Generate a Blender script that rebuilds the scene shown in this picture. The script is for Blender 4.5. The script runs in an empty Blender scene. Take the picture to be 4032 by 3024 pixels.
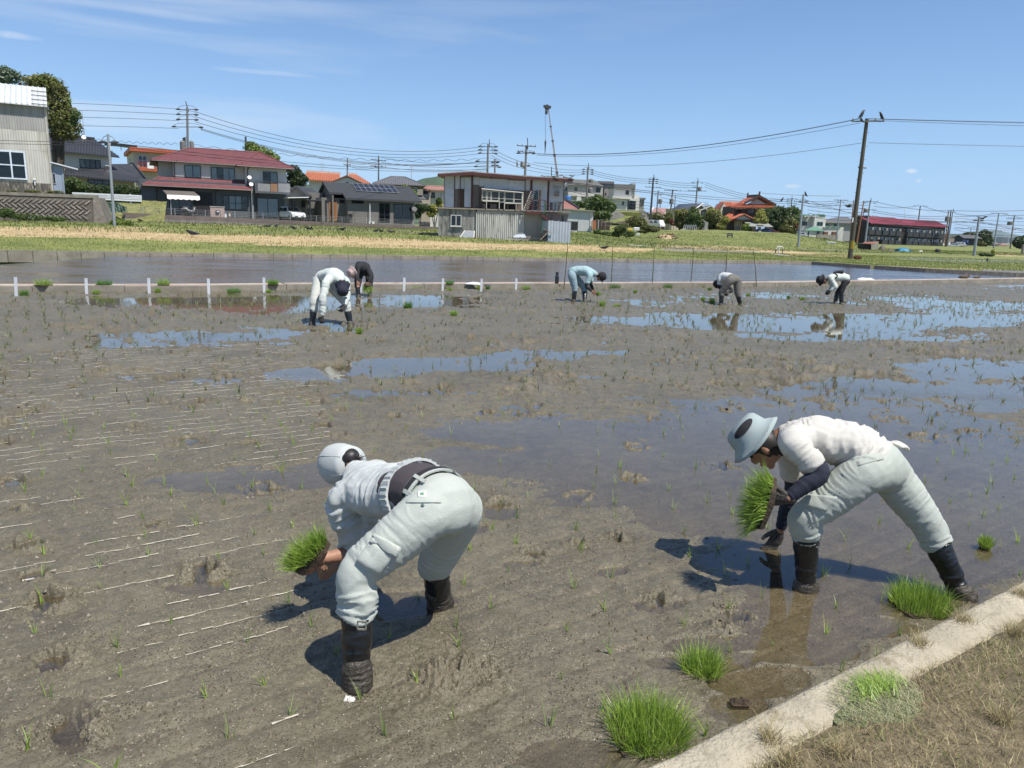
import bpy,math,random
import numpy as np
from mathutils import Vector
# ------ camera, world, sun, exposure
scene=bpy.context.scene
col=scene.collection
F_PX,CX,CY,CAMH=2898.,2016.,1512.,1.9
PITCH,ROLL=math.radians(12.0),math.radians(1.8)
fwd=np.array([0,math.cos(PITCH),-math.sin(PITCH)])
up0=np.array([0,math.sin(PITCH),math.cos(PITCH)])
r0=np.array([1.,0,0])
right=r0*math.cos(ROLL)+up0*math.sin(ROLL)
up=-r0*math.sin(ROLL)+up0*math.cos(ROLL)
CAM=np.array([0,0,CAMH])
cam_d=bpy.data.cameras.new('camera')
cam_d.sensor_width=36.0
cam_d.lens=36.0*F_PX/4032.0
cam_d.clip_start=0.05
cam_d.clip_end=20000
cam_o=bpy.data.objects.new('camera',cam_d)
col.objects.link(cam_o)
from mathutils import Matrix
Mx=Matrix(((right[0],up[0],-fwd[0],0),(right[1],up[1],-fwd[1],0),(right[2],up[2],-fwd[2],CAMH),(0,0,0,1)))
cam_o.matrix_world=Mx
scene.camera=cam_o
SUN_TO=np.array([0.78,-0.62,0.0])
SUN_TO/=np.linalg.norm(SUN_TO)
SUN_EL=math.radians(63)
sun_vec=np.array([SUN_TO[0]*math.cos(SUN_EL),SUN_TO[1]*math.cos(SUN_EL),math.sin(SUN_EL)])
SUN_AZ=math.atan2(SUN_TO[0],SUN_TO[1])
world=bpy.data.worlds.new('World')
scene.world=world
world.use_nodes=True
wt=world.node_tree
wn,wl=wt.nodes,wt.links
for n in list(wn):
 wn.remove(n)
w_out=wn.new('ShaderNodeOutputWorld')
w_bg=wn.new('ShaderNodeBackground')
w_sky=wn.new('ShaderNodeTexSky')
w_sky.sky_type='NISHITA'
w_sky.sun_disc=False
w_sky.sun_elevation=SUN_EL
w_sky.sun_rotation=SUN_AZ
w_sky.air_density=1.0
w_sky.dust_density=0.0
w_sky.ozone_density=1.5
w_bg.inputs['Strength'].default_value=0.079
w_tc=wn.new('ShaderNodeTexCoord')
w_sep=wn.new('ShaderNodeSeparateXYZ')
wl.new(w_tc.outputs['Generated'],w_sep.inputs[0])
def wmath(op,a,b=None,c=None,clamp=False):
 m=wn.new('ShaderNodeMath');m.operation=op;m.use_clamp=clamp
 for i,v in enumerate((a,b,c)):
  if v is None:continue
  if isinstance(v,(int,float)):m.inputs[i].default_value=v
  else:wl.new(v,m.inputs[i])
 return m.outputs[0]
w_map=wn.new('ShaderNodeMapping')
w_map.inputs['Rotation'].default_value=(0.0,math.radians(-3),0)
w_map.inputs['Scale'].default_value=(1.6,1.6,15.0)
wl.new(w_tc.outputs['Generated'],w_map.inputs['Vector'])
w_n1=wn.new('ShaderNodeTexNoise')
w_n1.inputs['Scale'].default_value=1.5
w_n1.inputs['Detail'].default_value=5
w_n1.inputs['Distortion'].default_value=0.35
wl.new(w_map.outputs[0],w_n1.inputs['Vector'])
w_r1=wn.new('ShaderNodeMapRange')
w_r1.inputs['From Min'].default_value=0.46
w_r1.inputs['From Max'].default_value=0.80
wl.new(w_n1.outputs['Fac'],w_r1.inputs['Value'])
w_west=wmath('MULTIPLY_ADD',w_sep.outputs['X'],-1.3,0.42,clamp=True)
w_c1=wmath('MULTIPLY',w_r1.outputs[0],w_west)
w_c1=wmath('MULTIPLY',w_c1,.72)
w_c=w_c1
def sky_dir(px,py):
 d=fwd+right*((px-CX)/F_PX)-up*((py-CY)/F_PX)
 return d/np.linalg.norm(d)
for(px,py,rx,ry,amt,seed)in((3120,733,42,11,.8,1),(3590,673,26,10,.7,2),(3618,712,17,11,.75,3),(3612,838,45,14,.75,4),(3700,860,110,24,.25,9),(3960,905,90,22,.45,5),(480,28,560,22,.35,6),(1050,285,230,13,.35,7),(60,140,90,14,.35,8)):
 d=sky_dir(px,py)
 h=np.array([d[1],-d[0],0]);h/=np.linalg.norm(h)
 v=np.cross(h,d)
 def wdot(vec):
  m=wn.new('ShaderNodeVectorMath');m.operation='DOT_PRODUCT'
  wl.new(w_tc.outputs['Generated'],m.inputs[0]);m.inputs[1].default_value=vec
  return m.outputs['Value']
 nz=wn.new('ShaderNodeTexNoise');nz.inputs['Scale'].default_value=55 if rx<100 else 9
 nz.inputs['Detail'].default_value=4
 nm=wn.new('ShaderNodeMapping');nm.inputs['Location'].default_value=(seed*3.1,0,0)
 nm.inputs['Scale'].default_value=(1,1,1 if rx<100 else 5)
 wl.new(w_tc.outputs['Generated'],nm.inputs[0]);wl.new(nm.outputs[0],nz.inputs['Vector'])
 a=wmath('MULTIPLY',wdot(h),F_PX/rx)
 b=wmath('MULTIPLY',wmath('SUBTRACT',wdot(v),0.0),F_PX/ry)
 r2=wmath('ADD',wmath('MULTIPLY',a,a),wmath('MULTIPLY',b,b))
 front=wmath('GREATER_THAN',wdot(d),0.0)
 g=wmath('SUBTRACT',1.35,wmath('ADD',r2,wmath('MULTIPLY',nz.outputs['Fac'],1.4)),clamp=True)
 g=wmath('MULTIPLY',wmath('MULTIPLY',g,amt*1.3),front)
 w_c=wmath('MAXIMUM',w_c,g)
w_c=wmath('MINIMUM',w_c,0.9)
w_mix=wn.new('ShaderNodeMix');w_mix.data_type='RGBA'
wl.new(w_c,w_mix.inputs[0])
w_hz=wmath('POWER',2.718,wmath('MULTIPLY',wmath('ABSOLUTE',w_sep.outputs['Z']),-6.5))
w_hm=wn.new('ShaderNodeMix');w_hm.data_type='RGBA'
wl.new(wmath('MULTIPLY',w_hz,.85),w_hm.inputs[0]);wl.new(w_sky.outputs[0],w_hm.inputs[6]);w_hm.inputs[7].default_value=(5.2,6.5,7.9,1)
w_gm=wn.new('ShaderNodeMix');w_gm.data_type='RGBA';w_gm.blend_type='MULTIPLY';w_gm.inputs[0].default_value=1
wl.new(w_hm.outputs[2],w_gm.inputs[6]);w_gm.inputs[7].default_value=(.77,.96,1.2,1)
wl.new(w_gm.outputs[2],w_mix.inputs[6])
w_mix.inputs[7].default_value=(7.6,8.2,9.0,1)
wl.new(w_mix.outputs[2],w_bg.inputs['Color'])
wl.new(w_bg.outputs[0],w_out.inputs[0])
sun_d=bpy.data.lights.new('sun','SUN')
sun_d.energy=5.0
sun_d.angle=math.radians(0.5)
sun_d.color=(1.0,0.95,0.88)
sun_o=bpy.data.objects.new('sun',sun_d)
col.objects.link(sun_o)
sun_o.rotation_euler=Vector(sun_vec).to_track_quat('Z','Y').to_euler()
sun_o.location=(20,-20,40)
scene.view_settings.view_transform='Standard'
scene.view_settings.look='None'
scene.view_settings.exposure=0.46
scene.view_settings.gamma=1.0
scene.view_settings.use_curve_mapping=False
# ------ picture measuring helpers (photo pixels -> real points)
WIN={'A':(0,250,2.552),'B':(500,520,3.253),'C':(1120,640,3.568),'D':(1700,640,3.687),'E':(2200,620,3.687),'F':(2780,720,3.456),'G':(3250,780,4.337),'H':(3600,780,5.12),'M':(1000,1700,1.508),'N':(2600,1550,1.7015),'1':(1190,1000,5.026),'3':(2220,1020,8.295),'4':(2780,1050,9.217),'5':(3190,1050,9.216),'a':(0,250,1.7464),'b':(1000,350,1.7015),'c':(2100,350,1.8436),'d':(3000,400,1.9516),'L':(2300,2250,1.2771),'u':(0,0,.5486),'p':(0,0,1.),'P':(600,380,6.913),'R':(1780,520,5.267)}
def q(k,x,y):
 w=WIN[k]
 return w[0]+x/w[2],w[1]+y/w[2]
def ray(px,py):
 return fwd+right*((px-CX)/F_PX)+up*(-(py-CY)/F_PX)
def Gp(k,x,y,z=0.):
 px,py=q(k,x,y)
 d=ray(px,py)
 return CAM+d*((z-CAMH)/d[2])
def Dp(k,x,y,dep):
 px,py=q(k,x,y)
 d=ray(px,py)
 return CAM+d*(dep/d[1])
def proj(P):
 v=np.asarray(P,float)-CAM
 w=v@fwd
 return CX+F_PX*(v@right)/w,CY-F_PX*(v@up)/w
def unit(v):
 v=np.asarray(v,float)
 return v/(np.linalg.norm(v)+1e-12)
 # ------ numpy noise
def _hash(ix,iy,iz,seed):
 h=(ix.astype(np.int64)*374761393+iy.astype(np.int64)*668265263+iz.astype(np.int64)*2147483647+seed*1274126177)&0xFFFFFFFF
 h=((h^(h>>13))*1274126177)&0xFFFFFFFF
 h=(h^(h>>16))&0xFFFFFFFF
 return h.astype(np.float64)/4294967295.0
def vnoise(x,y,z=None,seed=0):
 x=np.asarray(x,float);y=np.asarray(y,float)
 z=np.zeros_like(x)if z is None else np.asarray(z,float)
 fx,fy,fz=np.floor(x),np.floor(y),np.floor(z)
 tx,ty,tz=x-fx,y-fy,z-fz
 tx=tx*tx*(3-2*tx);ty=ty*ty*(3-2*ty);tz=tz*tz*(3-2*tz)
 fx=fx.astype(np.int64);fy=fy.astype(np.int64);fz=fz.astype(np.int64)
 def c(i,j,k):return _hash(fx+i,fy+j,fz+k,seed)
 a=c(0,0,0)*(1-tx)+c(1,0,0)*tx
 b=c(0,1,0)*(1-tx)+c(1,1,0)*tx
 r=a*(1-ty)+b*ty
 if np.any(tz):
  a=c(0,0,1)*(1-tx)+c(1,0,1)*tx
  b=c(0,1,1)*(1-tx)+c(1,1,1)*tx
  r=r*(1-tz)+(a*(1-ty)+b*ty)*tz
 return r
def fbm(x,y,z=None,oct=4,seed=0,gain=.5):
 s=0;a=1;t=0
 for o in range(oct):
  s=s+a*vnoise(x,y,z,seed+o*17);t+=a
  a*=gain;x=x*2.03+3.1;y=y*2.03+1.7
  z=None if z is None else z*2.03+.9
 return s/t
def sstep(a,b,x):
 t=np.clip((x-a)/(b-a),0,1)
 return t*t*(3-2*t)
 # ------ materials
MATS={}
def _ramp(nt,fac,stops):
 r=nt.nodes.new('ShaderNodeValToRGB')
 e=r.color_ramp.elements
 while len(e)>1:e.remove(e[-1])
 e[0].position=stops[0][0];e[0].color=(*stops[0][1],1)
 for p,c in stops[1:]:
  n=e.new(p);n.color=(*c,1)
 nt.links.new(fac,r.inputs[0])
 return r.outputs[0]
def _noise(nt,vec,scale,detail=4,rough=.55,dist=0.,stretch=None):
 if stretch:
  m=nt.nodes.new('ShaderNodeMapping');m.inputs['Scale'].default_value=stretch
  nt.links.new(vec,m.inputs[0]);vec=m.outputs[0]
 n=nt.nodes.new('ShaderNodeTexNoise')
 n.inputs['Scale'].default_value=scale;n.inputs['Detail'].default_value=detail
 n.inputs['Roughness'].default_value=rough;n.inputs['Distortion'].default_value=dist
 nt.links.new(vec,n.inputs['Vector'])
 return n.outputs['Fac']
def _mixc(nt,fac,a,b,mode='MIX'):
 m=nt.nodes.new('ShaderNodeMix');m.data_type='RGBA';m.blend_type=mode
 for i,v in((0,fac),(6,a),(7,b)):
  if isinstance(v,(int,float)):m.inputs[i].default_value=v
  elif isinstance(v,tuple):m.inputs[i].default_value=(*v[:3],1)
  else:nt.links.new(v,m.inputs[i])
 return m.outputs[2]
def _m(nt,op,a,b=0.,clamp=False):
 m=nt.nodes.new('ShaderNodeMath');m.operation=op;m.use_clamp=clamp
 for i,v in enumerate((a,b)):
  if isinstance(v,(int,float)):m.inputs[i].default_value=v
  else:nt.links.new(v,m.inputs[i])
 return m.outputs[0]
def _range(nt,v,a,b,c=0.,d=1.):
 m=nt.nodes.new('ShaderNodeMapRange')
 nt.links.new(v,m.inputs['Value'])
 m.inputs['From Min'].default_value=a;m.inputs['From Max'].default_value=b
 m.inputs['To Min'].default_value=c;m.inputs['To Max'].default_value=d
 return m.outputs[0]
def base_mat(name):
 m=bpy.data.materials.new(name);m.use_nodes=True
 nt=m.node_tree
 b=nt.nodes['Principled BSDF']
 tc=nt.nodes.new('ShaderNodeTexCoord')
 g=nt.nodes.new('ShaderNodeNewGeometry')
 return m,nt,b,tc,g
def mat(name,c,rough=.6,var=.25,scale=3.,bump=0.,bscale=40.,metal=0.,c2=None,c2lo=.5,c2hi=.7,stretch=None,spec=.5,coat=0.):
 """a plain paint/stone/cloth: base colour with soft tonal variation, optional second colour for wear, fine bump"""
 if name in MATS:return MATS[name]
 m,nt,b,tc,g=base_mat(name)
 vec=g.outputs['Position']
 n=_noise(nt,vec,scale,5,.6,stretch=stretch)
 k=_range(nt,n,.25,.75,1-var,1+var)
 cc=nt.nodes.new('ShaderNodeCombineColor')
 for i in range(3):nt.links.new(k,cc.inputs[i])
 colr=_mixc(nt,1.,tuple(c),cc.outputs[0],'MULTIPLY')
 if c2 is not None:
  n2=_noise(nt,vec,scale*2.3,6,.65,stretch=stretch)
  colr=_mixc(nt,_range(nt,n2,c2lo,c2hi),colr,tuple(c2))
 nt.links.new(colr,b.inputs['Base Color'])
 b.inputs['Roughness'].default_value=rough
 b.inputs['Metallic'].default_value=metal
 b.inputs['Specular IOR Level'].default_value=spec
 b.inputs['Coat Weight'].default_value=coat
 if bump:
  bp=nt.nodes.new('ShaderNodeBump');bp.inputs['Strength'].default_value=bump
  bp.inputs['Distance'].default_value=.02
  nt.links.new(_noise(nt,vec,bscale,4),bp.inputs['Height'])
  nt.links.new(bp.outputs[0],b.inputs['Normal'])
 MATS[name]=m
 return m
def leaf_mat(name,c1,c2,scale=1.2,trans=.35,rough=.5):
 if name in MATS:return MATS[name]
 m,nt,b,tc,g=base_mat(name)
 n=_noise(nt,g.outputs['Position'],scale,4)
 rnd=g.outputs['Random Per Island']
 mixv=_m(nt,'ADD',_m(nt,'MULTIPLY',n,.8),_m(nt,'MULTIPLY',rnd,.45))
 colr=_mixc(nt,_range(nt,mixv,.35,.9),tuple(c1),tuple(c2))
 nt.links.new(colr,b.inputs['Base Color'])
 b.inputs['Roughness'].default_value=rough
 tr=nt.nodes.new('ShaderNodeBsdfTranslucent')
 nt.links.new(colr,tr.inputs[0])
 mx=nt.nodes.new('ShaderNodeMixShader');mx.inputs[0].default_value=trans
 nt.links.new(b.outputs[0],mx.inputs[1]);nt.links.new(tr.outputs[0],mx.inputs[2])
 nt.links.new(mx.outputs[0],nt.nodes['Material Output'].inputs[0])
 MATS[name]=m
 return m
def glass_mat(name,tint=(.78,.81,.82),trans=.8):
 if name in MATS:return MATS[name]
 m,nt,b,tc,g=base_mat(name)
 t=nt.nodes.new('ShaderNodeBsdfTransparent');t.inputs[0].default_value=(*tint,1)
 gl=nt.nodes.new('ShaderNodeBsdfGlossy');gl.inputs['Roughness'].default_value=.03
 fr=nt.nodes.new('ShaderNodeFresnel');fr.inputs[0].default_value=1.5
 mx=nt.nodes.new('ShaderNodeMixShader')
 nt.links.new(_m(nt,'ADD',fr.outputs[0],.0),mx.inputs[0]);nt.links.new(t.outputs[0],mx.inputs[1]);nt.links.new(gl.outputs[0],mx.inputs[2])
 nt.links.new(mx.outputs[0],nt.nodes['Material Output'].inputs[0])
 MATS[name]=m
 return m
 # ------ mesh building
class MB:
 def __init__(s):
  s.v=[];s.f=[];s.n=0
 def add(s,verts,faces):
  o=s.n
  s.v.extend([tuple(map(float,p))for p in verts]);s.n+=len(verts)
  s.f.extend([tuple(o+i for i in f)for f in faces])
  return s
 def hexa(s,p):
  return s.add(p,[(3,2,1,0),(4,5,6,7),(0,1,5,4),(1,2,6,5),(2,3,7,6),(3,0,4,7)])
 def box(s,a,b):
  x0,y0,z0=a;x1,y1,z1=b
  return s.hexa([(x0,y0,z0),(x1,y0,z0),(x1,y1,z0),(x0,y1,z0),(x0,y0,z1),(x1,y0,z1),(x1,y1,z1),(x0,y1,z1)])
 def slab(s,pts,th,d=(0,0,-1)):
  pts=[np.asarray(p,float)for p in pts];d=np.asarray(d,float)*th;n=len(pts)
  return s.add(pts+[p+d for p in pts],[tuple(range(n)),tuple(range(2*n-1,n-1,-1))]+[(i,i+n,(i+1)%n+n,(i+1)%n)for i in range(n)])
 def tube(s,pts,r,seg=6,caps=True):
  pts=[np.asarray(p,float)for p in pts]
  if not hasattr(r,'__len__'):r=[r]*len(pts)
  vs=[];prev=None
  for i,p in enumerate(pts):
   t=unit(pts[min(i+1,len(pts)-1)]-pts[max(i-1,0)])
   if prev is None:
    a=np.array([0,0,1.])if abs(t[2])<.9 else np.array([1.,0,0])
    u=unit(np.cross(t,a))
   else:
    u=unit(prev-t*np.dot(prev,t))
   prev=u;w=np.cross(t,u)
   for k in range(seg):
    an=2*math.pi*k/seg
    vs.append(p+(u*math.cos(an)+w*math.sin(an))*r[i])
  fs=[]
  for i in range(len(pts)-1):
   for k in range(seg):
    fs.append((i*seg+k,i*seg+(k+1)%seg,(i+1)*seg+(k+1)%seg,(i+1)*seg+k))
  if caps:
   fs.append(tuple(range(seg-1,-1,-1)));fs.append(tuple((len(pts)-1)*seg+k for k in range(seg)))
  return s.add(vs,fs)
 def bar(s,a,b,w,h=None,upv=(0,0,1)):
  a=np.asarray(a,float);b=np.asarray(b,float);h=h or w
  t=unit(b-a);u=np.cross(t,np.asarray(upv,float))
  if np.linalg.norm(u)<1e-3:u=np.cross(t,(1,0,0))
  u=unit(u)*w/2;v=unit(np.cross(u,t))*h/2
  return s.hexa([a-u-v,a+u-v,a+u+v,a-u+v,b-u-v,b+u-v,b+u+v,b-u+v])
 def lathe(s,c,prof,seg=16,axis=None):
  c=np.asarray(c,float);vs=[];fs=[]
  ax=unit(axis if axis is not None else(0,0,1))
  u=unit(np.cross(ax,(0,1,0)if abs(ax[1])<.9 else(1,0,0)));w=np.cross(ax,u)
  for r,h in prof:
   for k in range(seg):
    an=2*math.pi*k/seg
    vs.append(c+ax*h+(u*math.cos(an)+w*math.sin(an))*r)
  for i in range(len(prof)-1):
   for k in range(seg):
    fs.append((i*seg+k,i*seg+(k+1)%seg,(i+1)*seg+(k+1)%seg,(i+1)*seg+k))
  fs.append(tuple(range(seg-1,-1,-1)));fs.append(tuple((len(prof)-1)*seg+k for k in range(seg)))
  return s.add(vs,fs)
def mesh_from(name,verts,faces,material,smooth=False):
 me=bpy.data.meshes.new(name)
 me.from_pydata([tuple(v)for v in verts],[],faces)
 if material is not None:me.materials.append(material)
 if smooth:
  me.polygons.foreach_set('use_smooth',[True]*len(me.polygons))
 me.update()
 return me
def mesh_np(name,V,Q,material,smooth=False):
 """fast mesh from arrays: V (n,3), Q (m,k)"""
 V=np.asarray(V,np.float32);Q=np.asarray(Q,np.int32)
 me=bpy.data.meshes.new(name)
 k=Q.shape[1]
 me.vertices.add(len(V));me.vertices.foreach_set('co',V.ravel())
 me.loops.add(Q.size);me.loops.foreach_set('vertex_index',Q.ravel())
 me.polygons.add(len(Q));me.polygons.foreach_set('loop_start',np.arange(0,Q.size,k,dtype=np.int32))
 try:me.polygons.foreach_set('loop_total',np.full(len(Q),k,np.int32))
 except Exception:pass
 if smooth:me.polygons.foreach_set('use_smooth',np.ones(len(Q),bool))
 if material is not None:me.materials.append(material)
 me.update(calc_edges=True);me.validate()
 return me
def tag(o,label=None,cat=None,group=None,kind=None):
 if label:o['label']=label
 if cat:o['category']=cat
 if group:o['group']=group
 if kind:o['kind']=kind
 return o
def thing(name,label,cat,origin,group=None):
 o=bpy.data.objects.new(name,None);col.objects.link(o)
 o.location=tuple(map(float,origin));o.empty_display_size=.2
 return tag(o,label,cat,group)
def root_loc(o):
 l=Vector((0,0,0))
 while o is not None:
  l=l+o.location;o=o.parent
 return np.array(l)
def part(name,mb,material,parent=None,smooth=False,**kw):
 org=root_loc(parent)if parent is not None else np.zeros(3)
 v=np.array(mb.v)-org if mb.n else np.zeros((0,3))
 o=bpy.data.objects.new(name,mesh_from(name,v,mb.f,material,smooth));col.objects.link(o)
 if parent is not None:o.parent=parent
 return tag(o,**kw)
def part_mesh(name,me,parent=None,**kw):
 o=bpy.data.objects.new(name,me);col.objects.link(o)
 if parent is not None:o.parent=parent
 return tag(o,**kw)
def solo(name,mb,material,label,cat,group=None,smooth=False,origin=None,kind=None):
 """a thing that is a single mesh"""
 v=np.array(mb.v)
 org=np.array(origin,float)if origin is not None else np.array([v[:,0].mean(),v[:,1].mean(),v[:,2].min()])
 o=bpy.data.objects.new(name,mesh_from(name,v-org,mb.f,material,smooth));col.objects.link(o)
 o.location=tuple(org)
 return tag(o,label,cat,group,kind)
 # ------ the setting: terrain, paddies, kerbs
WZ2=0.10
kerb_pts=[(-80,7),(-60,17.5),(-45,24.6)]
for k,x,y in(('a',0,1310),('a',2183,1335),('b',2212,1155),('d',380,1248),('d',900,1285),('d',1300,1310),('d',2014,1345)):
 g=Gp(k,x,y,WZ2);kerb_pts.append((g[0],g[1]))
kerb_pts+=[(44,37),(90,14)]
kerb_pts=np.array(sorted(kerb_pts))
def yk(x):return np.interp(x,kerb_pts[:,0],kerb_pts[:,1])
bund_px=[(-1500,1170),(-600,1156),(0,1152),(716,1150),(1150,1143),(2187,1136),(2968,1131),(4032,1110),(4700,1092),(5500,1070)]
bund_pts=np.array([Gp('p',x,y,0)[:2]for x,y in bund_px])
def yb(x):return np.interp(x,bund_pts[:,0],bund_pts[:,1])
def Hraw(x,y):
 x=np.asarray(x,float);y=np.asarray(y,float)
 dist=np.maximum(y-yk(x),0)
 pa=2016+2960*x/np.maximum(y,8)
 A=np.interp(pa,[500,2000,2280,2500,2800,3000],[1.45,1.45,1.25,.45,-.05,-.17])
 z=.2+A*(1-np.exp(-dist/26.))
 B=np.interp(pa,[1900,2200,2300,2600,2800,3080,3150,3272,3400,3480],[0,.5,1.0,1.8,2.5,2.5,1.9,1.2,.4,0])
 z=z+B*sstep(98,142,y)*(1-.6*sstep(190,235,y))
 z=z+np.interp(pa,[2050,2180,2490,2550],[0,4.6,4.6,0])*sstep(140,182,y)*(1-.5*sstep(300,600,y))
 return z
def H(x,y):
 x=np.asarray(x,float);y=np.asarray(y,float)
 n=fbm(x*.35,y*.35,oct=4,seed=5)-.5
 far=np.minimum(np.maximum(y-yk(x),0)/3.,1)
 return Hraw(x,y)+n*.18*far
 # ---- ground sheet reaching the horizon
def ground_attr(X,Y,Z):
 """how straw-dry / grassy / bare the ground is, from the bands seen in the field"""
 v=np.stack([X,Y,Z-CAMH],-1)
 w=np.maximum(v@fwd,.1)
 px=CX+F_PX*(v@right)/w;py=CY-F_PX*(v@up)/w
 return px,py
def in_poly(px,py,poly):
 r=np.zeros(px.shape,bool);n=len(poly)
 for i in range(n):
  x1,y1=poly[i];x2,y2=poly[(i+1)%n]
  c=((y1>py)!=(y2>py))&(px<(x2-x1)*(py-y1)/((y2-y1)if y2!=y1 else 1e-9)+x1)
  r^=c
 return r
xs=np.unique(np.concatenate([np.linspace(-1500,-100,15),np.linspace(-100,-48,14),np.arange(-48,75,.45),np.linspace(75,140,16),np.linspace(140,2500,14)]))
ds=np.concatenate([[-40,-.06,.12],np.arange(.5,40,.42),np.arange(40,75,.9),np.arange(75,160,5),np.geomspace(165,4500,16)])
GX,GD=np.meshgrid(xs,ds)
GY=yk(GX)+GD
GZ=np.where(GD<0,-.6,H(GX,GY))
GY[0,:]=-60
V=np.stack([GX,GY,GZ],-1).reshape(-1,3)
nr,nc=GX.shape
ii=(np.arange(nr-1)[:,None]*nc+np.arange(nc-1)[None,:]).ravel()
Q=np.stack([ii,ii+1,ii+nc+1,ii+nc],-1)
def ground_material():
 m,nt,b,tc,g=base_mat('field_ground')
 at=nt.nodes.new('ShaderNodeAttribute');at.attribute_name='cover'
 sp=nt.nodes.new('ShaderNodeSeparateColor');nt.links.new(at.outputs['Color'],sp.inputs[0])
 P=g.outputs['Position']
 nbig=_noise(nt,P,.35,5,.6)
 nmid=_noise(nt,P,1.6,5,.65,stretch=(1,.5,1))
 nfin=_noise(nt,P,9,6,.7,stretch=(1,.55,1))
 grass=_ramp(nt,_m(nt,'ADD',_m(nt,'MULTIPLY',nbig,.45),_m(nt,'MULTIPLY',nfin,.6)),[(.30,(.035,.045,.012)),(.46,(.10,.125,.025)),(.58,(.19,.20,.05)),(.74,(.30,.26,.11))])
 straw=_ramp(nt,_m(nt,'ADD',_m(nt,'MULTIPLY',nmid,.4),_m(nt,'MULTIPLY',nfin,.6)),[(.30,(.17,.115,.06)),(.45,(.33,.24,.12)),(.6,(.50,.39,.21)),(.8,(.58,.48,.29))])
 bare=_ramp(nt,nfin,[(.3,(.10,.08,.06)),(.6,(.24,.20,.15)),(.8,(.33,.29,.22))])
 wob=_m(nt,'MULTIPLY',_m(nt,'SUBTRACT',nmid,.5),1.6)
 s=_range(nt,_m(nt,'ADD',sp.outputs[0],wob),.3,.7)
 nt.nodes[-1].clamp=True
 e=_range(nt,_m(nt,'ADD',sp.outputs[1],wob),.35,.7)
 c=_mixc(nt,s,grass,straw)
 c=_mixc(nt,e,c,bare)
 pad=_ramp(nt,nfin,[(.3,(.16,.18,.12)),(.7,(.26,.27,.20))])
 c=_mixc(nt,sp.outputs[2],c,pad)
 nt.links.new(c,b.inputs['Base Color'])
 b.inputs['Roughness'].default_value=.85
 bp=nt.nodes.new('ShaderNodeBump');bp.inputs['Strength'].default_value=.5;bp.inputs['Distance'].default_value=.12
 nt.links.new(nfin,bp.inputs['Height']);nt.links.new(bp.outputs[0],b.inputs['Normal'])
 return m
for mm in(ground_material(),):
 me=mesh_np('ground',V,Q,mm,True)
gpx,gpy=ground_attr(V[:,0],V[:,1],V[:,2])
straw=np.zeros(len(V));bare=np.zeros(len(V));pad=np.zeros(len(V))
def cp(k,pts):return[q(k,*p)for p in pts]
for poly,a in((cp('a',[(-600,1125),(0,1120),(700,1145),(1400,1180),(2183,1185),(2183,1243),(1500,1232),(700,1200),(0,1190),(-600,1185)]),1.),(cp('b',[(0,985),(600,985),(1250,1020),(1600,1040),(2300,1045),(2300,1085),(1200,1075),(600,1058),(0,1050)]),.9),(cp('c',[(0,1140),(600,1150),(900,1160),(800,1190),(0,1180)]),.8),(cp('c',[(880,1132),(1500,1145),(2028,1190),(2028,1205),(1500,1175),(900,1150)]),1.),(cp('d',[(170,1150),(700,1175),(700,1200),(170,1180)]),.6),(cp('d',[(900,1260),(2014,1295),(2014,1310),(900,1270)]),.5),(cp('d',[(1700,1155),(2014,1165),(2014,1195),(1700,1180)]),.7),(cp('A',[(0,1640),(1531,1640),(1531,1680),(0,1700)]),.6)):
 straw=np.maximum(straw,a*in_poly(gpx,gpy,poly))
for poly,a in((cp('c',[(930,1155),(1150,1160),(1600,1185),(1600,1195),(930,1175)]),.7),(cp('B',[(0,1135),(2212,1205),(2212,1220),(0,1150)]),.9),(cp('C',[(0,905),(1500,960),(2212,990),(2212,1000),(1500,975),(0,925)]),.9),(cp('c',[(0,1105),(280,1105),(280,1118),(0,1118)]),.3)):
 bare=np.maximum(bare,a*in_poly(gpx,gpy,poly))
dd=V[:,1]-yk(V[:,0])
bare=np.where(dd>60,.0,bare)
pad=1.*in_poly(gpx,gpy,cp('d',[(960,1188),(2100,1218),(2300,1250),(2100,1242),(1500,1238),(1090,1212)]))
ca=me.color_attributes.new('cover','FLOAT_COLOR','POINT')
ca.data.foreach_set('color',np.stack([straw,bare,pad,np.ones(len(V))],-1).astype(np.float32).ravel())
part_mesh('ground',me,kind='structure')
# ---- strips that drape over the ground (tracks, roads)
def drape(name,pts,width,material,lift=.02,n=60,label=None,edge=0.):
 pts=np.array(pts,float)
 seg=np.concatenate([[0],np.cumsum(np.linalg.norm(np.diff(pts,axis=0),axis=1))])
 t=np.linspace(0,seg[-1],n)
 P=np.stack([np.interp(t,seg,pts[:,0]),np.interp(t,seg,pts[:,1])],-1)
 T=np.gradient(P,axis=0);T/=np.linalg.norm(T,axis=1)[:,None]
 Nn=np.stack([-T[:,1],T[:,0]],-1)
 rows=[]
 for k in np.linspace(-.5,.5,6):
  w=width*k*(1+edge*(vnoise(t*.9+k*9,t*0+3)-.5))
  XY=P+Nn*np.asarray(w)[...,None]if np.ndim(w)else P+Nn*w
  rows.append(np.stack([XY[:,0],XY[:,1],H(XY[:,0],XY[:,1])+lift],-1))
 Vv=np.concatenate(rows);m_=len(P)
 i=(np.arange(5)[:,None]*m_+np.arange(m_-1)[None,:]).ravel()
 return part_mesh(name,mesh_np(name,Vv,np.stack([i,i+1,i+m_+1,i+m_],-1),material,True),kind='structure')
M_asph=mat('asphalt',(.12,.12,.125),.8,.2,2.,.3,60,c2=(.2,.2,.2))
M_track=mat('gravel_track',(.30,.28,.24),.9,.25,2.,.4,50)
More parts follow.
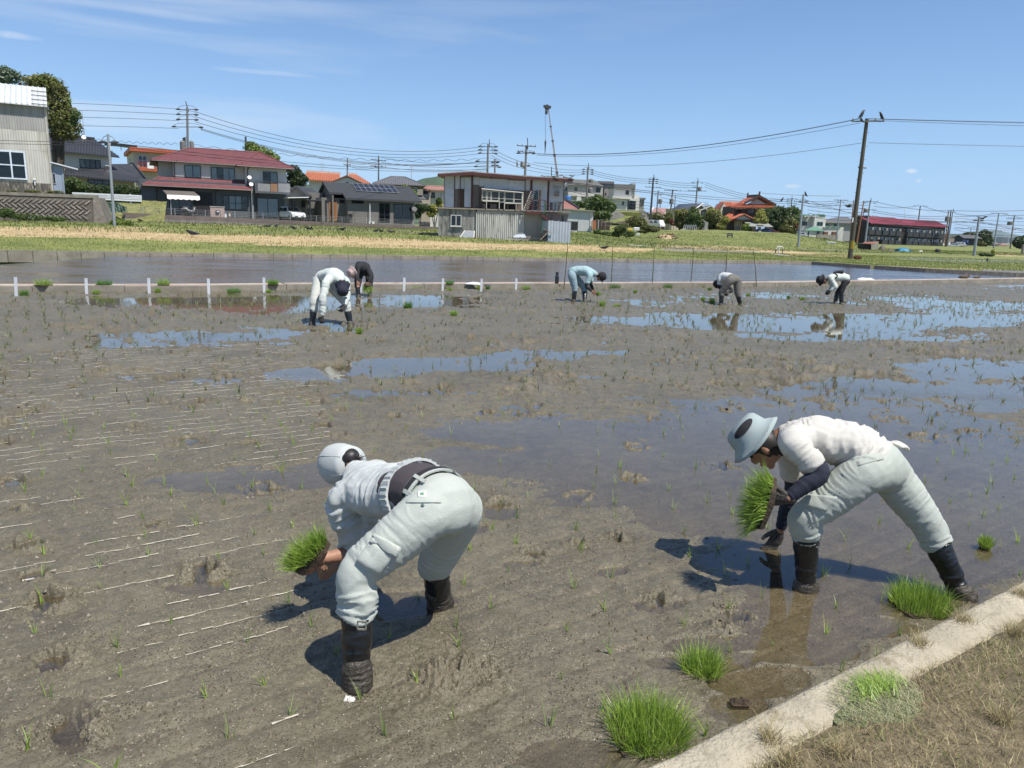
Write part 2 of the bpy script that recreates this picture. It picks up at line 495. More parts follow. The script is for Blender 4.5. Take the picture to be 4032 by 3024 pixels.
def Hp(k,x,y):
 """the point where a picture ray meets the terrain"""
 px,py=q(k,x,y);d=ray(px,py)
 lo,hi=30.,400.
 for i in range(48):
  mid=(lo+hi)/2;P=CAM+d*(mid/d[1])
  if P[2]>float(Hraw(P[0],P[1])):lo=mid
  else:hi=mid
 return CAM+d*(lo/d[1])
road_ctr=[(19.0,62.5),(20.8,57.0),(22.6,53.0)]
road_ctr=[]
for(k,x,y)in(('d',560,1221),('d',1000,1254),('d',1500,1285),('d',2014,1318)):
 px,py=q(k,x,y);g=Gp('p',px,py,.36);road_ctr.append((g[0],g[1]))
road_ctr=np.array([(14,66),(19,60.5),(23.5,54.6),(27.2,48.6),(33.0,44.2),(46,38),(70,25)])
# ---- far kerb of concrete blocks (each block its own piece)
M_conc=mat('old_concrete',(.22,.20,.16),.85,.3,1.6,.5,30,c2=(.16,.14,.11))
M_conc2=mat('pale_concrete',(.45,.42,.36),.85,.25,2.2,.5,35,c2=(.28,.25,.2))
far_kerb=thing('kerb_wall','long low kerb of weathered concrete blocks on the far side of the flooded paddy','kerb',(0,float(yk(0)),WZ2))
def along(poly,step,x0,x1,off=0.):
 xs_=np.arange(x0,x1,.05);P=np.stack([xs_,np.interp(xs_,poly[:,0],poly[:,1])+off],-1)
 s_=np.concatenate([[0],np.cumsum(np.linalg.norm(np.diff(P,axis=0),axis=1))])
 t=np.arange(0,s_[-1],step)
 return np.stack([np.interp(t,s_,P[:,0]),np.interp(t,s_,P[:,1])],-1)
rk=random.Random(4)
KP=along(kerb_pts,.92,-29,22.3)
L=.92
blk=MB();blk.hexa([(.008,-.10,-.35),(L-.010,-.10,-.35),(L-.010,.14,-.35),(.008,.14,-.35),(.012,-.088,.17),(L-.014,-.088,.17),(L-.014,.13,.17),(.012,.13,.17)])
me_blk=mesh_from('block',blk.v,blk.f,M_conc)
for i in range(len(KP)-1):
 o=bpy.data.objects.new('block',me_blk);col.objects.link(o);o.parent=far_kerb
 d=KP[i+1]-KP[i]
 o.location=Vector((KP[i][0],KP[i][1],WZ2+rk.uniform(-.012,.012)))-far_kerb.location
 o.rotation_euler=(rk.uniform(-.02,.02),0,math.atan2(d[1],d[0])+rk.uniform(-.008,.008))
mb=MB()
RP=along(kerb_pts,1.5,22.3,80)
for i in range(len(RP)-1):
 a,b=RP[i],RP[i+1];n=unit((-(b-a)[1],(b-a)[0]));
 mb.hexa([(*(a-n*.10),-.3),(*(b-n*.10),-.3),(*(b+n*.25),-.3),(*(a+n*.25),-.3),(*(a-n*.06),.29),(*(b-n*.06),.29),(*(b+n*.25),.295),(*(a+n*.25),.295)])
solo('road_kerb',mb,mat('dark_concrete',(.16,.145,.12),.85,.3,2.,.4,c2=(.3,.27,.22)),'dark concrete kerb holding the road above the right end of the flooded paddy','kerb',origin=(30,43.8,.1))
rc=np.array([(RP[i][0]-(RP[min(i+1,len(RP)-1)]-RP[i-1 if i else 0])[1]/3*2.1/1.,RP[i][1]+(RP[min(i+1,len(RP)-1)]-RP[i-1 if i else 0])[0]/3*2.1)for i in range(1,len(RP)-1)])
drape('road',rc[3:],3.0,M_asph,lift=.10,n=90)
drape('track',[Hp('c',620,1128)[:2],Hp('c',1150,1158)[:2],Hp('c',1600,1187)[:2],Hp('c',1950,1222)[:2]],.9,M_track,.03)
drape('track',[Hp('d',300,1135)[:2],Hp('d',1000,1160)[:2],Hp('d',1700,1190)[:2]],.9,M_track,.03)
# ---- mud of the paddy being planted: perspective-graded height field in world space
kin=[Gp('u',*p,.25)[:2]for p in((1385,1659),(1740,1442),(2212,1250))]
K0=np.array([0.444,2.016]);KD=unit(np.array(kin[2])-np.array(kin[0]));KN=np.array([KD[1],-KD[0]])
K0=np.array(kin[0])
pxs=np.unique(np.concatenate([np.linspace(-2600,-260,40),np.arange(-260,4300,4.6),np.linspace(4300,6600,40)]))
nrow=560
tt=np.linspace(0,1,nrow)
bpx=np.interp(pxs,[b[0]for b in bund_px],[b[1]for b in bund_px])-1.5
PYm=bpx[None,:]+(3230-bpx[None,:])*(tt[:,None]**1.06)
PXm=np.repeat(pxs[None,:],nrow,0)
dx=fwd[0]+right[0]*(PXm-CX)/F_PX-up[0]*(PYm-CY)/F_PX
dy=fwd[1]+right[1]*(PXm-CX)/F_PX-up[1]*(PYm-CY)/F_PX
dz=fwd[2]+right[2]*(PXm-CX)/F_PX-up[2]*(PYm-CY)/F_PX
tm=-CAMH/dz
MX,MY=dx*tm,dy*tm
U=PXm*.5486;Vv_=PYm*.5486
wx=(fbm(MX*1.1+7,MY*1.6,oct=4,seed=21)-.5);wy=(fbm(MX*1.1,MY*1.6+11,oct=4,seed=33)-.5)
PUD=[(560,655,300,20,1.),(300,652,150,14,.8),(900,650,130,14,.7),(400,728,230,12,.9),(330,745,180,9,.7),(560,722,110,11,1.),(715,706,60,10,1.2),(640,812,110,14,1.),(800,800,130,18,1.2),(950,785,200,18,1.),(1150,768,170,11,.9),(430,827,60,8,.5),(850,850,110,7,.5),(980,850,60,6,.5),(1120,880,40,7,.6),(1500,692,270,14,1.1),(1800,700,330,18,1.2),(2080,690,190,18,1.2),(1850,730,280,10,.9),(2100,660,150,11,1.),(1930,648,130,6,.6),(1420,655,90,4,.7),(1700,640,90,6,.6),(2180,615,90,5,.8),(1480,640,60,4,.6),(2090,800,180,24,1.2),(1900,838,260,22,1.1),(2130,850,170,34,1.),(1270,820,60,5,.5),(1380,860,40,5,.4),(1750,955,420,95,.62),(1450,1000,300,90,.55),(2100,1090,240,150,.75),(1850,1230,300,110,.75),(1250,930,300,36,.5),(1050,1000,160,26,.5),(560,1040,220,24,.5),(750,1005,130,14,.45),(1650,1110,300,60,.55),(1650,1470,100,36,1.3),(1520,1420,120,22,.9),(1430,1310,60,10,1.1),(1600,1530,70,36,1.2),(1740,1405,110,30,1.1),(1560,1380,130,18,.8),(1850,1360,120,20,.9),(1700,1330,140,40,.7),(420,1266,62,20,1.),(560,1068,50,11,1.1),(515,1000,38,9,.9),(105,1318,26,16,1.),(1380,1040,55,8,1.),(1265,1076,50,10,1.),(1090,1105,36,12,1.),(1130,1215,40,10,.8),(1320,1245,34,11,.8),(1590,1020,60,6,.8),(1040,1140,30,8,.8),(150,1570,40,60,.5),(860,1300,110,30,1.),(1230,1640,110,40,.6),(1500,955,60,8,.6)]
f=np.full(U.shape,-1.5)
Uw=U+wx*90*(1+(Vv_<900));Vw=Vv_+wy*np.where(Vv_<900,26,60)
for cx_,cy_,rx_,ry_,a_ in PUD:
 r2=((Uw-cx_)/rx_)**2+((Vw-cy_)/ry_)**2
 f=np.maximum(f,a_*(1-r2))
far_w=sstep(4.5,12,MY)
n1=fbm(MX*3.2,MY*3.2,oct=5,seed=2)-.5
n2=fbm(MX*14,MY*14,oct=4,seed=8)-.5
n3=fbm(MX*46,MY*46,oct=3,seed=12)-.5
base=np.where(f>0,-.004-.011*np.minimum(f,1.2),np.minimum(.013,-f*.035-.002))
rough=1-.55*sstep(-.1,.4,f)
Zm=base+rough*(n1*.020+n2*.014+n3*.006)
cl=fbm(MX*5+3,MY*5+8,oct=4,seed=51)
pat=sstep(.45,.62,fbm(MX*.55,MY*.8,oct=3,seed=77))
Zm+=far_w*(.052*sstep(.56,.78,cl)*(.3+.9*pat)+.028*pat*n2+.010*n2)*(1-.75*sstep(.1,.6,f))
FD=np.array([math.cos(math.radians(34)),math.sin(math.radians(34))]);FN=np.array([-FD[1],FD[0]])
pc=MX*FN[0]+MY*FN[1]
Zm+=-.006*np.exp(-((((pc/.165)%1)-.5)/.12)**2)*(1-far_w)*sstep(.35,.5,fbm(MX*.8,MY*.8,oct=2,seed=91)+.08)
FOOT=[(20,1042,.10),(62,1182,.09),(76,1245,.06),(120,1300,.10),(128,1430,.09),(160,1570,.10),(965,1470,.13),(350,870,.09),(268,815,.10),(405,952,.12),(440,760,.09),(560,770,.08),(735,945,.10),(690,900,.08),(650,860,.08),(700,920,.07),(290,925,.09),(560,1055,.12),(1365,1032,.10),(1252,1070,.09),(440,1240,.10),(540,960,.08),(880,760,.10),(1075,740,.1),(1550,830,.12),(1410,905,.07),(1560,1005,.12),(1370,965,.10),(1080,1090,.08),(1330,1165,.05),(1250,1180,.06),(1150,1200,.07),(2100,935,.12),(1920,905,.15),(2000,945,.14),(1600,1330,.07),(1420,1300,.07),(1560,1360,.06),(620,770,.08),(500,745,.1),(180,735,.1),(60,720,.1),(30,760,.09),(10,810,.1),(5,960,.1),(0,915,.1),(-10,850,.1),(1000,690,.1),(1150,700,.1),(1300,740,.1),(830,740,.1),(1440,780,.1),(1640,770,.1),(1880,780,.09),(2140,780,.09),(1020,1455,.08),(330,1136,.05),(45,1100,.06)]
rf=random.Random(11)
for k in range(260):
 FOOT.append((rf.uniform(-50,2260),655+245*rf.random()**1.4,rf.uniform(.05,.11)))
for(u_,v_,r_)in FOOT:
 g=Gp('u',u_,v_);d2=(MX-g[0])**2+((MY-g[1])*1.15)**2
 msk=d2<(r_*3.2)**2
 if not msk.any():continue
 d=np.sqrt(d2[msk])/r_;wv=.8*n2[msk]+.9*n1[msk]
 dd_=d+wv*1.6
 big=1.0 if v_>900 else .7
 hole=-.07*big*np.exp(-(dd_/.55)**4)
 rim=(.018*np.exp(-((dd_-1.05)/.33)**2))*(.55+3.2*np.maximum(n2[msk],-.1)+.5*(MY[msk]>g[1]))
 Zm[msk]+=hole+rim*big+(.07*n2[msk]+.05*n3[msk])*big*np.exp(-(d/1.5)**2)
V=np.stack([MX,MY,Zm],-1).reshape(-1,3)
nr,nc=MX.shape
ii=(np.arange(nr-1)[:,None]*nc+np.arange(nc-1)[None,:]).ravel()
Q=np.stack([ii,ii+nc,ii+nc+1,ii+1],-1)
lev=((V[:,0]-K0[0])*KN[0]+(V[:,1]-K0[1])*KN[1])>.35
keep=~(lev[Q].all(1))
Q=Q[keep]
used=np.zeros(len(V),bool);used[Q.ravel()]=True
remap=np.cumsum(used)-1
Vm=V[used];Q=remap[Q]
def mud_material():
 m,nt,b,tc,g=base_mat('wet_mud')
 P=g.outputs['Position']
 big=_noise(nt,P,.9,5,.6)
 fin=_noise(nt,P,38,5,.7)
 mid=_noise(nt,P,7,6,.65)
 c=_ramp(nt,_m(nt,'ADD',_m(nt,'MULTIPLY',big,.3),_m(nt,'ADD',_m(nt,'MULTIPLY',mid,.3),_m(nt,'MULTIPLY',fin,.4))),[(.32,(.050,.042,.024)),(.48,(.110,.095,.060)),(.66,(.172,.151,.101))])
 def specks(scale,lo,hi):
  v=nt.nodes.new('ShaderNodeTexVoronoi');v.inputs['Scale'].default_value=scale;v.feature='F1'
  nt.links.new(P,v.inputs['Vector'])
  r=nt.nodes.new('ShaderNodeSeparateColor');nt.links.new(v.outputs['Color'],r.inputs[0])
  on=_range(nt,v.outputs['Distance'],hi,lo);nt.nodes[-1].clamp=True
  return on,r
 on,r=specks(88,.22,.34)
 dk=_m(nt,'MULTIPLY',on,_m(nt,'GREATER_THAN',r.outputs[0],.15))
 gate=_range(nt,_noise(nt,P,2.1,4),.42,.58);
 dk=_m(nt,'MULTIPLY',dk,_m(nt,'MINIMUM',_m(nt,'MAXIMUM',gate,.4),1.))
 c=_mixc(nt,_m(nt,'MULTIPLY',dk,.9),c,(.035,.028,.02))
 on2,r2=specks(95,.14,.24)
 wh=_m(nt,'MULTIPLY',on2,_m(nt,'GREATER_THAN',r2.outputs[1],.86))
 c=_mixc(nt,wh,c,(.52,.47,.36))
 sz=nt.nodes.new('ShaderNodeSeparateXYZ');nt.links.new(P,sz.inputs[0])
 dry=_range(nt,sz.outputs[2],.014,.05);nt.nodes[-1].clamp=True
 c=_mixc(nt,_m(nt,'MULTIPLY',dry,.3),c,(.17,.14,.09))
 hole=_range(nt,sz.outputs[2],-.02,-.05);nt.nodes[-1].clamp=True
 c=_mixc(nt,_m(nt,'MULTIPLY',hole,.5),c,(.028,.023,.015))  # hollows coloured darker with depth, for wet mud and the shade inside
 nt.links.new(c,b.inputs['Base Color'])
 nt.links.new(_range(nt,mid,.3,.7,.28,.62),b.inputs['Roughness'])
 b.inputs['Specular IOR Level'].default_value=.5
 bp=nt.nodes.new('ShaderNodeBump');bp.inputs['Strength'].default_value=.75;bp.inputs['Distance'].default_value=.012
 hh=_m(nt,'SUBTRACT',_m(nt,'ADD',fin,_m(nt,'MULTIPLY',_noise(nt,P,140,3),.4)),_m(nt,'MULTIPLY',dk,.6))
 nt.links.new(hh,bp.inputs['Height']);nt.links.new(bp.outputs[0],b.inputs['Normal'])
 return m
M_mud=mud_material()
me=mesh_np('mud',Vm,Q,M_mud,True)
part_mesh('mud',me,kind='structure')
mud_grid=(MX,MY,Zm)
def mud_z(x,y):
 """height of the mud at a world point (via its own projection)"""
 px,py=proj((x,y,0))
 j=int(np.clip(np.searchsorted(pxs,px),0,len(pxs)-1))
 i=int(np.clip(np.searchsorted(PYm[:,j],py),0,nrow-1))
 return float(Zm[i,j])
def wetness(u_,v_):
 j=int(np.clip(np.searchsorted(pxs,u_/.5486),0,len(pxs)-1));i=int(np.clip(np.searchsorted(PYm[:,j],v_/.5486),0,nrow-1))
 return f[i,j]
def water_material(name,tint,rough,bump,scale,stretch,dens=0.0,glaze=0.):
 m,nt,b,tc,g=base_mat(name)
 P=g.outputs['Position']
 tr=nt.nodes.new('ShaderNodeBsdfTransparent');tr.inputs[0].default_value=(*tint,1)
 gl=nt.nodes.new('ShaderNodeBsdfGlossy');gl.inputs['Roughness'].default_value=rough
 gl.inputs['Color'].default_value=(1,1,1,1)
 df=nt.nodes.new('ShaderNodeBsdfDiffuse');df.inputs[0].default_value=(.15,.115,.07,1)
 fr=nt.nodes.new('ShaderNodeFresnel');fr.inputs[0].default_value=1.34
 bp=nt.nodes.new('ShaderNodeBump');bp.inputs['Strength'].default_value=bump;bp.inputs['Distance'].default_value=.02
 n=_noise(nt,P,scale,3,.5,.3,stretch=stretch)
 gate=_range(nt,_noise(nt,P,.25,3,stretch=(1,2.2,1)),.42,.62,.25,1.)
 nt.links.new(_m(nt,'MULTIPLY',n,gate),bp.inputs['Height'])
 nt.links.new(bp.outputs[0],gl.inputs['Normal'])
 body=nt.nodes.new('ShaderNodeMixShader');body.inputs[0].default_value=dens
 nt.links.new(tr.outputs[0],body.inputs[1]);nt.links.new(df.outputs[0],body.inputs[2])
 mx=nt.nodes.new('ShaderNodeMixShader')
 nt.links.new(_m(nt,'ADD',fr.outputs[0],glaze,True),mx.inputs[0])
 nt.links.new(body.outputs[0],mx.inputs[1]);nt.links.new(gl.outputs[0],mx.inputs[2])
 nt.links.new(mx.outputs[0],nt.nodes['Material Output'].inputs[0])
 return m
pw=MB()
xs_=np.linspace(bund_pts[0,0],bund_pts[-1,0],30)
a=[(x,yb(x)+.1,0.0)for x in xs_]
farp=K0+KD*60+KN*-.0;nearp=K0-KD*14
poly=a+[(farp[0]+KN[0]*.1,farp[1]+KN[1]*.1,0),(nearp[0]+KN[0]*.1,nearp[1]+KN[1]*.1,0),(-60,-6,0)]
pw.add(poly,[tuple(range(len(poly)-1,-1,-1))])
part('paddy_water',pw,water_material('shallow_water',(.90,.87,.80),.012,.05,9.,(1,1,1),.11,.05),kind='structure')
# ---- flooded paddy behind the bund
xs_=np.linspace(bund_pts[0,0],70,60)
mbw=MB();mbd=MB()
A_=[(x,yb(x)+.5)for x in xs_];B_=[(x,max(yk(x)+.02,yb(x)+.6))for x in xs_]
for i in range(len(xs_)-1):
 for mb_,z in((mbw,WZ2),(mbd,.035)):
  mb_.add([(*A_[i],z),(*A_[i+1],z),(*B_[i+1],z),(*B_[i],z)],[(0,1,2,3)])
part('flooded_paddy_water',mbw,water_material('paddy_water',(.74,.66,.54),.09,1.1,17.,(.45,1.2,1),.12,.0),kind='structure')
part('flooded_paddy_bed',mbd,mat('paddy_bed',(.17,.12,.08),.8,.35,.25,c2=(.10,.085,.06),stretch=(.4,1.6,1)),kind='structure')
# ---- the low bund between the two paddies: concrete kerb pieces, earth and a pinkish plastic strip on top
bund=thing('bund','low concrete bund with pinkish plastic sheeting between the two paddies','bund',(0,float(yb(0)),0))
BP=along(bund_pts,2.0,-17,34)
rk=random.Random(9)
def bx_(mb,a,b,n,o0,o1,z0,z1,z1b=None):
 z1b=z1 if z1b is None else z1b
 mb.hexa([(*(a+n*o0),z0),(*(b+n*o0),z0),(*(b+n*o1),z0),(*(a+n*o1),z0),(*(a+n*(o0+.012)),z1),(*(b+n*(o0+.012)),z1),(*(b+n*o1),z1b),(*(a+n*o1),z1b)])
for i in range(len(BP)-1):
 a,b=BP[i],BP[i+1];n=unit((-(b-a)[1],(b-a)[0]));g=unit(b-a)*.006
 mb=MB();dzz=rk.uniform(-.008,.008)
 bx_(mb,a+g,b-g,n,0,.28,-.25,.155+dzz)
 part('kerb_piece',mb,M_conc,bund)
mb=MB();mb2=MB()
for i in range(len(BP)-1):
 a,b=BP[i],BP[i+1];n=unit((-(b-a)[1],(b-a)[0]))
 bx_(mb,a,b,n,.27,.62,-.2,.13,.14)
 w=rk.uniform(-.04,.04)
 bx_(mb2,a,b,n,.40+w*.3,.74+w,0.0,.165+w*.2,.15)
part('earth_fill',mb,mat('bund_earth',(.34,.29,.22),.9,.35,3.,.6,c2=(.2,.16,.11)),bund)
part('plastic_strip',mb2,mat('pink_plastic',(.46,.33,.27),.6,.3,1.3,.3,c2=(.5,.44,.36),c2lo=.45,c2hi=.6),bund)
# ---- levee where the photographer stands: concrete kerb and dry grass
M_kerb=mat('kerb_concrete',(.36,.32,.235),.9,.3,3.5,.9,55,c2=(.22,.185,.12),c2lo=.53,c2hi=.68)
def lev_pt(s,n,z):
 p=K0+KD*s+KN*n;return(p[0],p[1],z)
ss=np.arange(-14,60,.055);ss=ss[(ss>-3)]
ss=np.concatenate([np.arange(-14,-.8,.6),np.arange(-.8,3.6,.03),np.arange(3.6,60,.5)])
prof=[(-.012,-.3),(-.012,.20),(.0,.235),(.018,.25),(.04,.252),(.07,.25),(.10,.249),(.13,.245),(.16,.23),(.175,.15)]
Vk=[]
for s in ss:
 for n,z in prof:
  j=(fbm(np.array([s*6.]),np.array([n*30.]),oct=3,seed=3)[0]-.5)
  j2=(fbm(np.array([s*25.]),np.array([n*40.]),oct=2,seed=4)[0]-.5)
  Vk.append(lev_pt(s,n+j*.02+j2*.008*(z>.2),z+(j2*.008+j*.004 if z>.19 else 0)))
m_=len(prof);ii=(np.arange(len(ss)-1)[:,None]*m_+np.arange(m_-1)[None,:]).ravel()
kme=mesh_np('levee_kerb',np.array(Vk),np.stack([ii,ii+m_,ii+m_+1,ii+1],-1),M_kerb,True)
part_mesh('levee_kerb',kme,kind='structure')
nn=np.concatenate([[.13,.155],np.arange(.19,2.0,.05),np.geomspace(2.1,60,22)])
S2,N2=np.meshgrid(ss,nn)
LX=K0[0]+KD[0]*S2+KN[0]*N2;LY=K0[1]+KD[1]*S2+KN[1]*N2
LZ=.235+.03*(fbm(LX*7,LY*7,oct=4,seed=6)-.35)+.012*(fbm(LX*28,LY*28,oct=3,seed=16)-.5)
edge=.06*(fbm(S2*5,S2*0,oct=3,seed=61)-.5)
LZ=np.where(N2<.16,LZ-.03,LZ)
nr,nc=S2.shape;ii=(np.arange(nr-1)[:,None]*nc+np.arange(nc-1)[None,:]).ravel()
M_lev=mat('levee_soil',(.13,.105,.06),.95,.4,9.,.8,70,c2=(.25,.20,.12),c2lo=.52,c2hi=.72)
part_mesh('levee',mesh_np('levee',np.stack([LX,LY,LZ],-1).reshape(-1,3),np.stack([ii,ii+1,ii+nc+1,ii+nc],-1),M_lev,True),kind='structure')
def lev_z(n):return .24
# ------ buildings
class Fac:
 """a vertical wall plane: ex runs along it, n points out of it (towards the field)"""
 def __init__(s,O,yawdeg):
  a=math.radians(yawdeg);s.O=np.array([O[0],O[1]],float)
  s.ex=np.array([math.cos(a),math.sin(a)]);s.n=np.array([math.sin(a),-math.cos(a)]);s.yaw=a
 def pt(s,S,N,z):
  p=s.O+s.ex*S+s.n*N
  return np.array([p[0],p[1],z])
 def hit(s,k,x,y,off=0.):
  px,py=q(k,x,y);d=ray(px,py)
  o=s.O+s.n*off
  t=((o-CAM[:2])@s.n)/(d[:2]@s.n)
  P=CAM+d*t
  return(P[:2]-s.O)@s.ex,P[2]
 def rect(s,k,x0,y0,x1,y1,off=0.):
  """picture box (left, top, right, bottom) -> (s0, s1, z0, z1); the edges are read at their middles"""
  ym,xm=(y0+y1)/2,(x0+x1)/2
  return s.hit(k,x0,ym,off)[0],s.hit(k,x1,ym,off)[0],s.hit(k,xm,y1,off)[1],s.hit(k,xm,y0,off)[1]
 def box(s,mb,s0,s1,n0,n1,z0,z1):
  return mb.hexa([s.pt(s0,n1,z0),s.pt(s1,n1,z0),s.pt(s1,n0,z0),s.pt(s0,n0,z0),s.pt(s0,n1,z1),s.pt(s1,n1,z1),s.pt(s1,n0,z1),s.pt(s0,n0,z1)])
 def shift(s,S,N,dyaw=0):
  p=s.O+s.ex*S+s.n*N
  return Fac(p,math.degrees(s.yaw)+dyaw)
M_glass=glass_mat('window_glass')
M_dark=mat('dark_room',(.012,.013,.015),.7,.1)
M_frame_k=mat('black_frame',(.018,.018,.02),.4,.1)
M_frame_w=mat('white_frame',(.72,.73,.72),.45,.08)
M_frame_g=mat('grey_alloy_frame',(.42,.43,.44),.4,.1,metal=.3)
M_curt=mat('curtain',(.62,.64,.63),.9,.12)
M_rail=mat('railing_metal',(.06,.06,.065),.5,.1)
M_gut=mat('gutter_brown',(.035,.02,.02),.5,.1)
def window(F,r,parent,frame=M_frame_k,panes=2,fw=.05,out=.05,curtain=None,bars=(),sill=False,n0=0.,glass=None,name='window'):
 s0,s1,z0,z1=r
 mb=MB()
 F.box(mb,s0,s1,n0+.0,n0+out,z0,z0+fw);F.box(mb,s0,s1,n0+.0,n0+out,z1-fw,z1)
 F.box(mb,s0,s0+fw,n0+.0,n0+out,z0+fw,z1-fw);F.box(mb,s1-fw,s1,n0+.0,n0+out,z0+fw,z1-fw)
 for i in range(1,panes):
  x=s0+(s1-s0)*i/panes
  F.box(mb,x-fw*.5,x+fw*.5,n0+.0,n0+out*.95,z0+fw,z1-fw)
 for b in bars:
  z=z0+(z1-z0)*b
  F.box(mb,s0+fw,s1-fw,n0+.0,n0+out*.9,z-fw*.4,z+fw*.4)
 if sill:F.box(mb,s0-.06,s1+.06,n0,n0+out+.05,z0-.05,z0)
 w=part(name,mb,frame,parent)
 mb=MB();F.box(mb,s0+fw*.5,s1-fw*.5,n0-.02,n0+.008,z0+fw*.5,z1-fw*.5);part('room_shade',mb,M_dark,w)
 for i in range(panes):
  a=s0+(s1-s0)*i/panes+fw*.4;b=s0+(s1-s0)*(i+1)/panes-fw*.4
  mb=MB();F.box(mb,a,b,n0+out*.55,n0+out*.65,z0+fw*.8,z1-fw*.8);part('pane',mb,glass or M_glass,w)
  if curtain and(curtain=='all' or i in curtain):
   mb=MB();nf=max(4,int((b-a)/.09));P=[]
   for j in range(nf+1):
    x=a+(b-a)*j/nf;nn_=n0+out*.25+.008*(1 if j%2 else-1)
    P+=[F.pt(x,nn_,z0+fw*.8),F.pt(x,nn_,z1-fw*.8)]
   mb.add(P,[(2*j,2*j+2,2*j+3,2*j+1)for j in range(nf)]);part('curtain',mb,M_curt,w)
 return w
def wall_box(F,s0,s1,n0,n1,z0,z1,m,parent,name='wall',**kw):
 mb=MB();F.box(mb,s0,s1,n0,n1,z0,z1);return part(name,mb,m,parent,**kw)
def ribs(mb,B0,B1,T0,T1,step,h,w=None,lift=0.):
 """ridges running up a planar roof/wall polygon B0 B1 (low edge) T1 T0 (high edge)"""
 B0,B1,T0,T1=[np.asarray(v,float)for v in(B0,B1,T0,T1)]
 a=B1-B0;L=np.linalg.norm(a);a=a/L
 up_=(T0+T1)/2-(B0+B1)/2;up_=up_-a*(up_@a);Hh=np.linalg.norm(up_);up_/=Hh
 nn_=np.cross(a,up_);nn_=nn_*(1 if nn_[2]>=-1e-6 else-1)
 if abs(nn_[2])<1e-3 and nn_@(CAM-B0)<0:nn_=-nn_
 a0,a1=(T0-B0)@a,(T1-B0)@a
 w=w or step*.45
 x=step*.5
 while x<L:
  if x<a0:t=Hh*x/max(a0,1e-6)
  elif x>a1:t=Hh*(L-x)/max(L-a1,1e-6)
  else:t=Hh
  if t>.08:
   p0=B0+a*x+nn_*lift;p1=p0+up_*t
   mb.add([p0-a*w/2,p0+nn_*h,p0+a*w/2,p1-a*w/2,p1+nn_*h,p1+a*w/2],[(0,1,4,3),(1,2,5,4),(0,2,1),(3,4,5)])
  x+=step
def courses(mb,B0,B1,T0,T1,step,h):
 """horizontal steps (shingle or tile courses) across a roof polygon"""
 B0,B1,T0,T1=[np.asarray(v,float)for v in(B0,B1,T0,T1)]
 n=max(2,int(np.linalg.norm((T0+T1)/2-(B0+B1)/2)/step))
 nn_=np.cross(B1-B0,T0-B0);nn_=unit(nn_)*(1 if nn_[2]>0 else-1)
 for i in range(n):
  t=i/n;t2=(i+1)/n
  a,b=B0+(T0-B0)*t,B1+(T1-B1)*t;c,d=B0+(T0-B0)*t2,B1+(T1-B1)*t2
  mb.add([a+nn_*h,b+nn_*h,c+nn_*.003,d+nn_*.003,a,b],[(0,1,3,2),(4,5,1,0)])
def roof_plane(parent,B0,B1,T1,T0,th,m,kind=None,step=.28,h=.05,name='roof',label=None):
 mb=MB();mb.slab([B0,B1,T1,T0],th)
 r=part(name,mb,m,parent,label=label)
 if kind:
  mb=MB()
  if kind=='rib':ribs(mb,B0,B1,T0,T1,step,h,lift=.001)
  else:courses(mb,B0,B1,T0,T1,step,h)
  part('roof_tiles' if kind!='rib' or h>.035 else 'roof_ribs',mb,m,r,kind='stuff')
 return r
def hip_roof(parent,F,s0,s1,n0,n1,ze,zr,r0_,r1_,m,th=.12,kind='course',step=.3,h=.03,ridge_m=None,rn=None):
 """eaves rectangle s0..s1 x n0(front)..n1(back), ridge r0_..r1_ at zr"""
 nm=(n0+n1)/2 if rn is None else rn
 A,Bq,C_,Dq=F.pt(s0,n0,ze),F.pt(s1,n0,ze),F.pt(s1,n1,ze),F.pt(s0,n1,ze)
 R0,R1=F.pt(r0_,nm,zr),F.pt(r1_,nm,zr)
 for B0,B1,T1,T0 in((A,Bq,R1,R0),(Bq,C_,R1,R1),(C_,Dq,R0,R1),(Dq,A,R0,R0)):
  if np.allclose(T0,T1):
   mb=MB();mb.slab([B0,B1,T1],th);r=part('roof',mb,m,parent)
   mb=MB();(ribs if kind=='rib' else courses)(mb,B0,B1,T0,T1,step,h);part('roof_tiles',mb,m,r,kind='stuff')
  else:roof_plane(parent,B0,B1,T1,T0,th,m,kind,step,h)
 mb=MB()
 for a,b in((A,R0),(Bq,R1),(C_,R1),(Dq,R0),(R0,R1)):
  mb.tube([a+np.array([0,0,.03]),b+np.array([0,0,.05])],.07,6)
 part('ridge_cap',mb,ridge_m or m,parent)
 mb=MB()
 for a,b in((A,Bq),(Bq,C_),(C_,Dq),(Dq,A)):
  mb.tube([a-np.array([0,0,th*.6]),b-np.array([0,0,th*.6])],.06,5)
 part('gutter',mb,M_gut,parent)
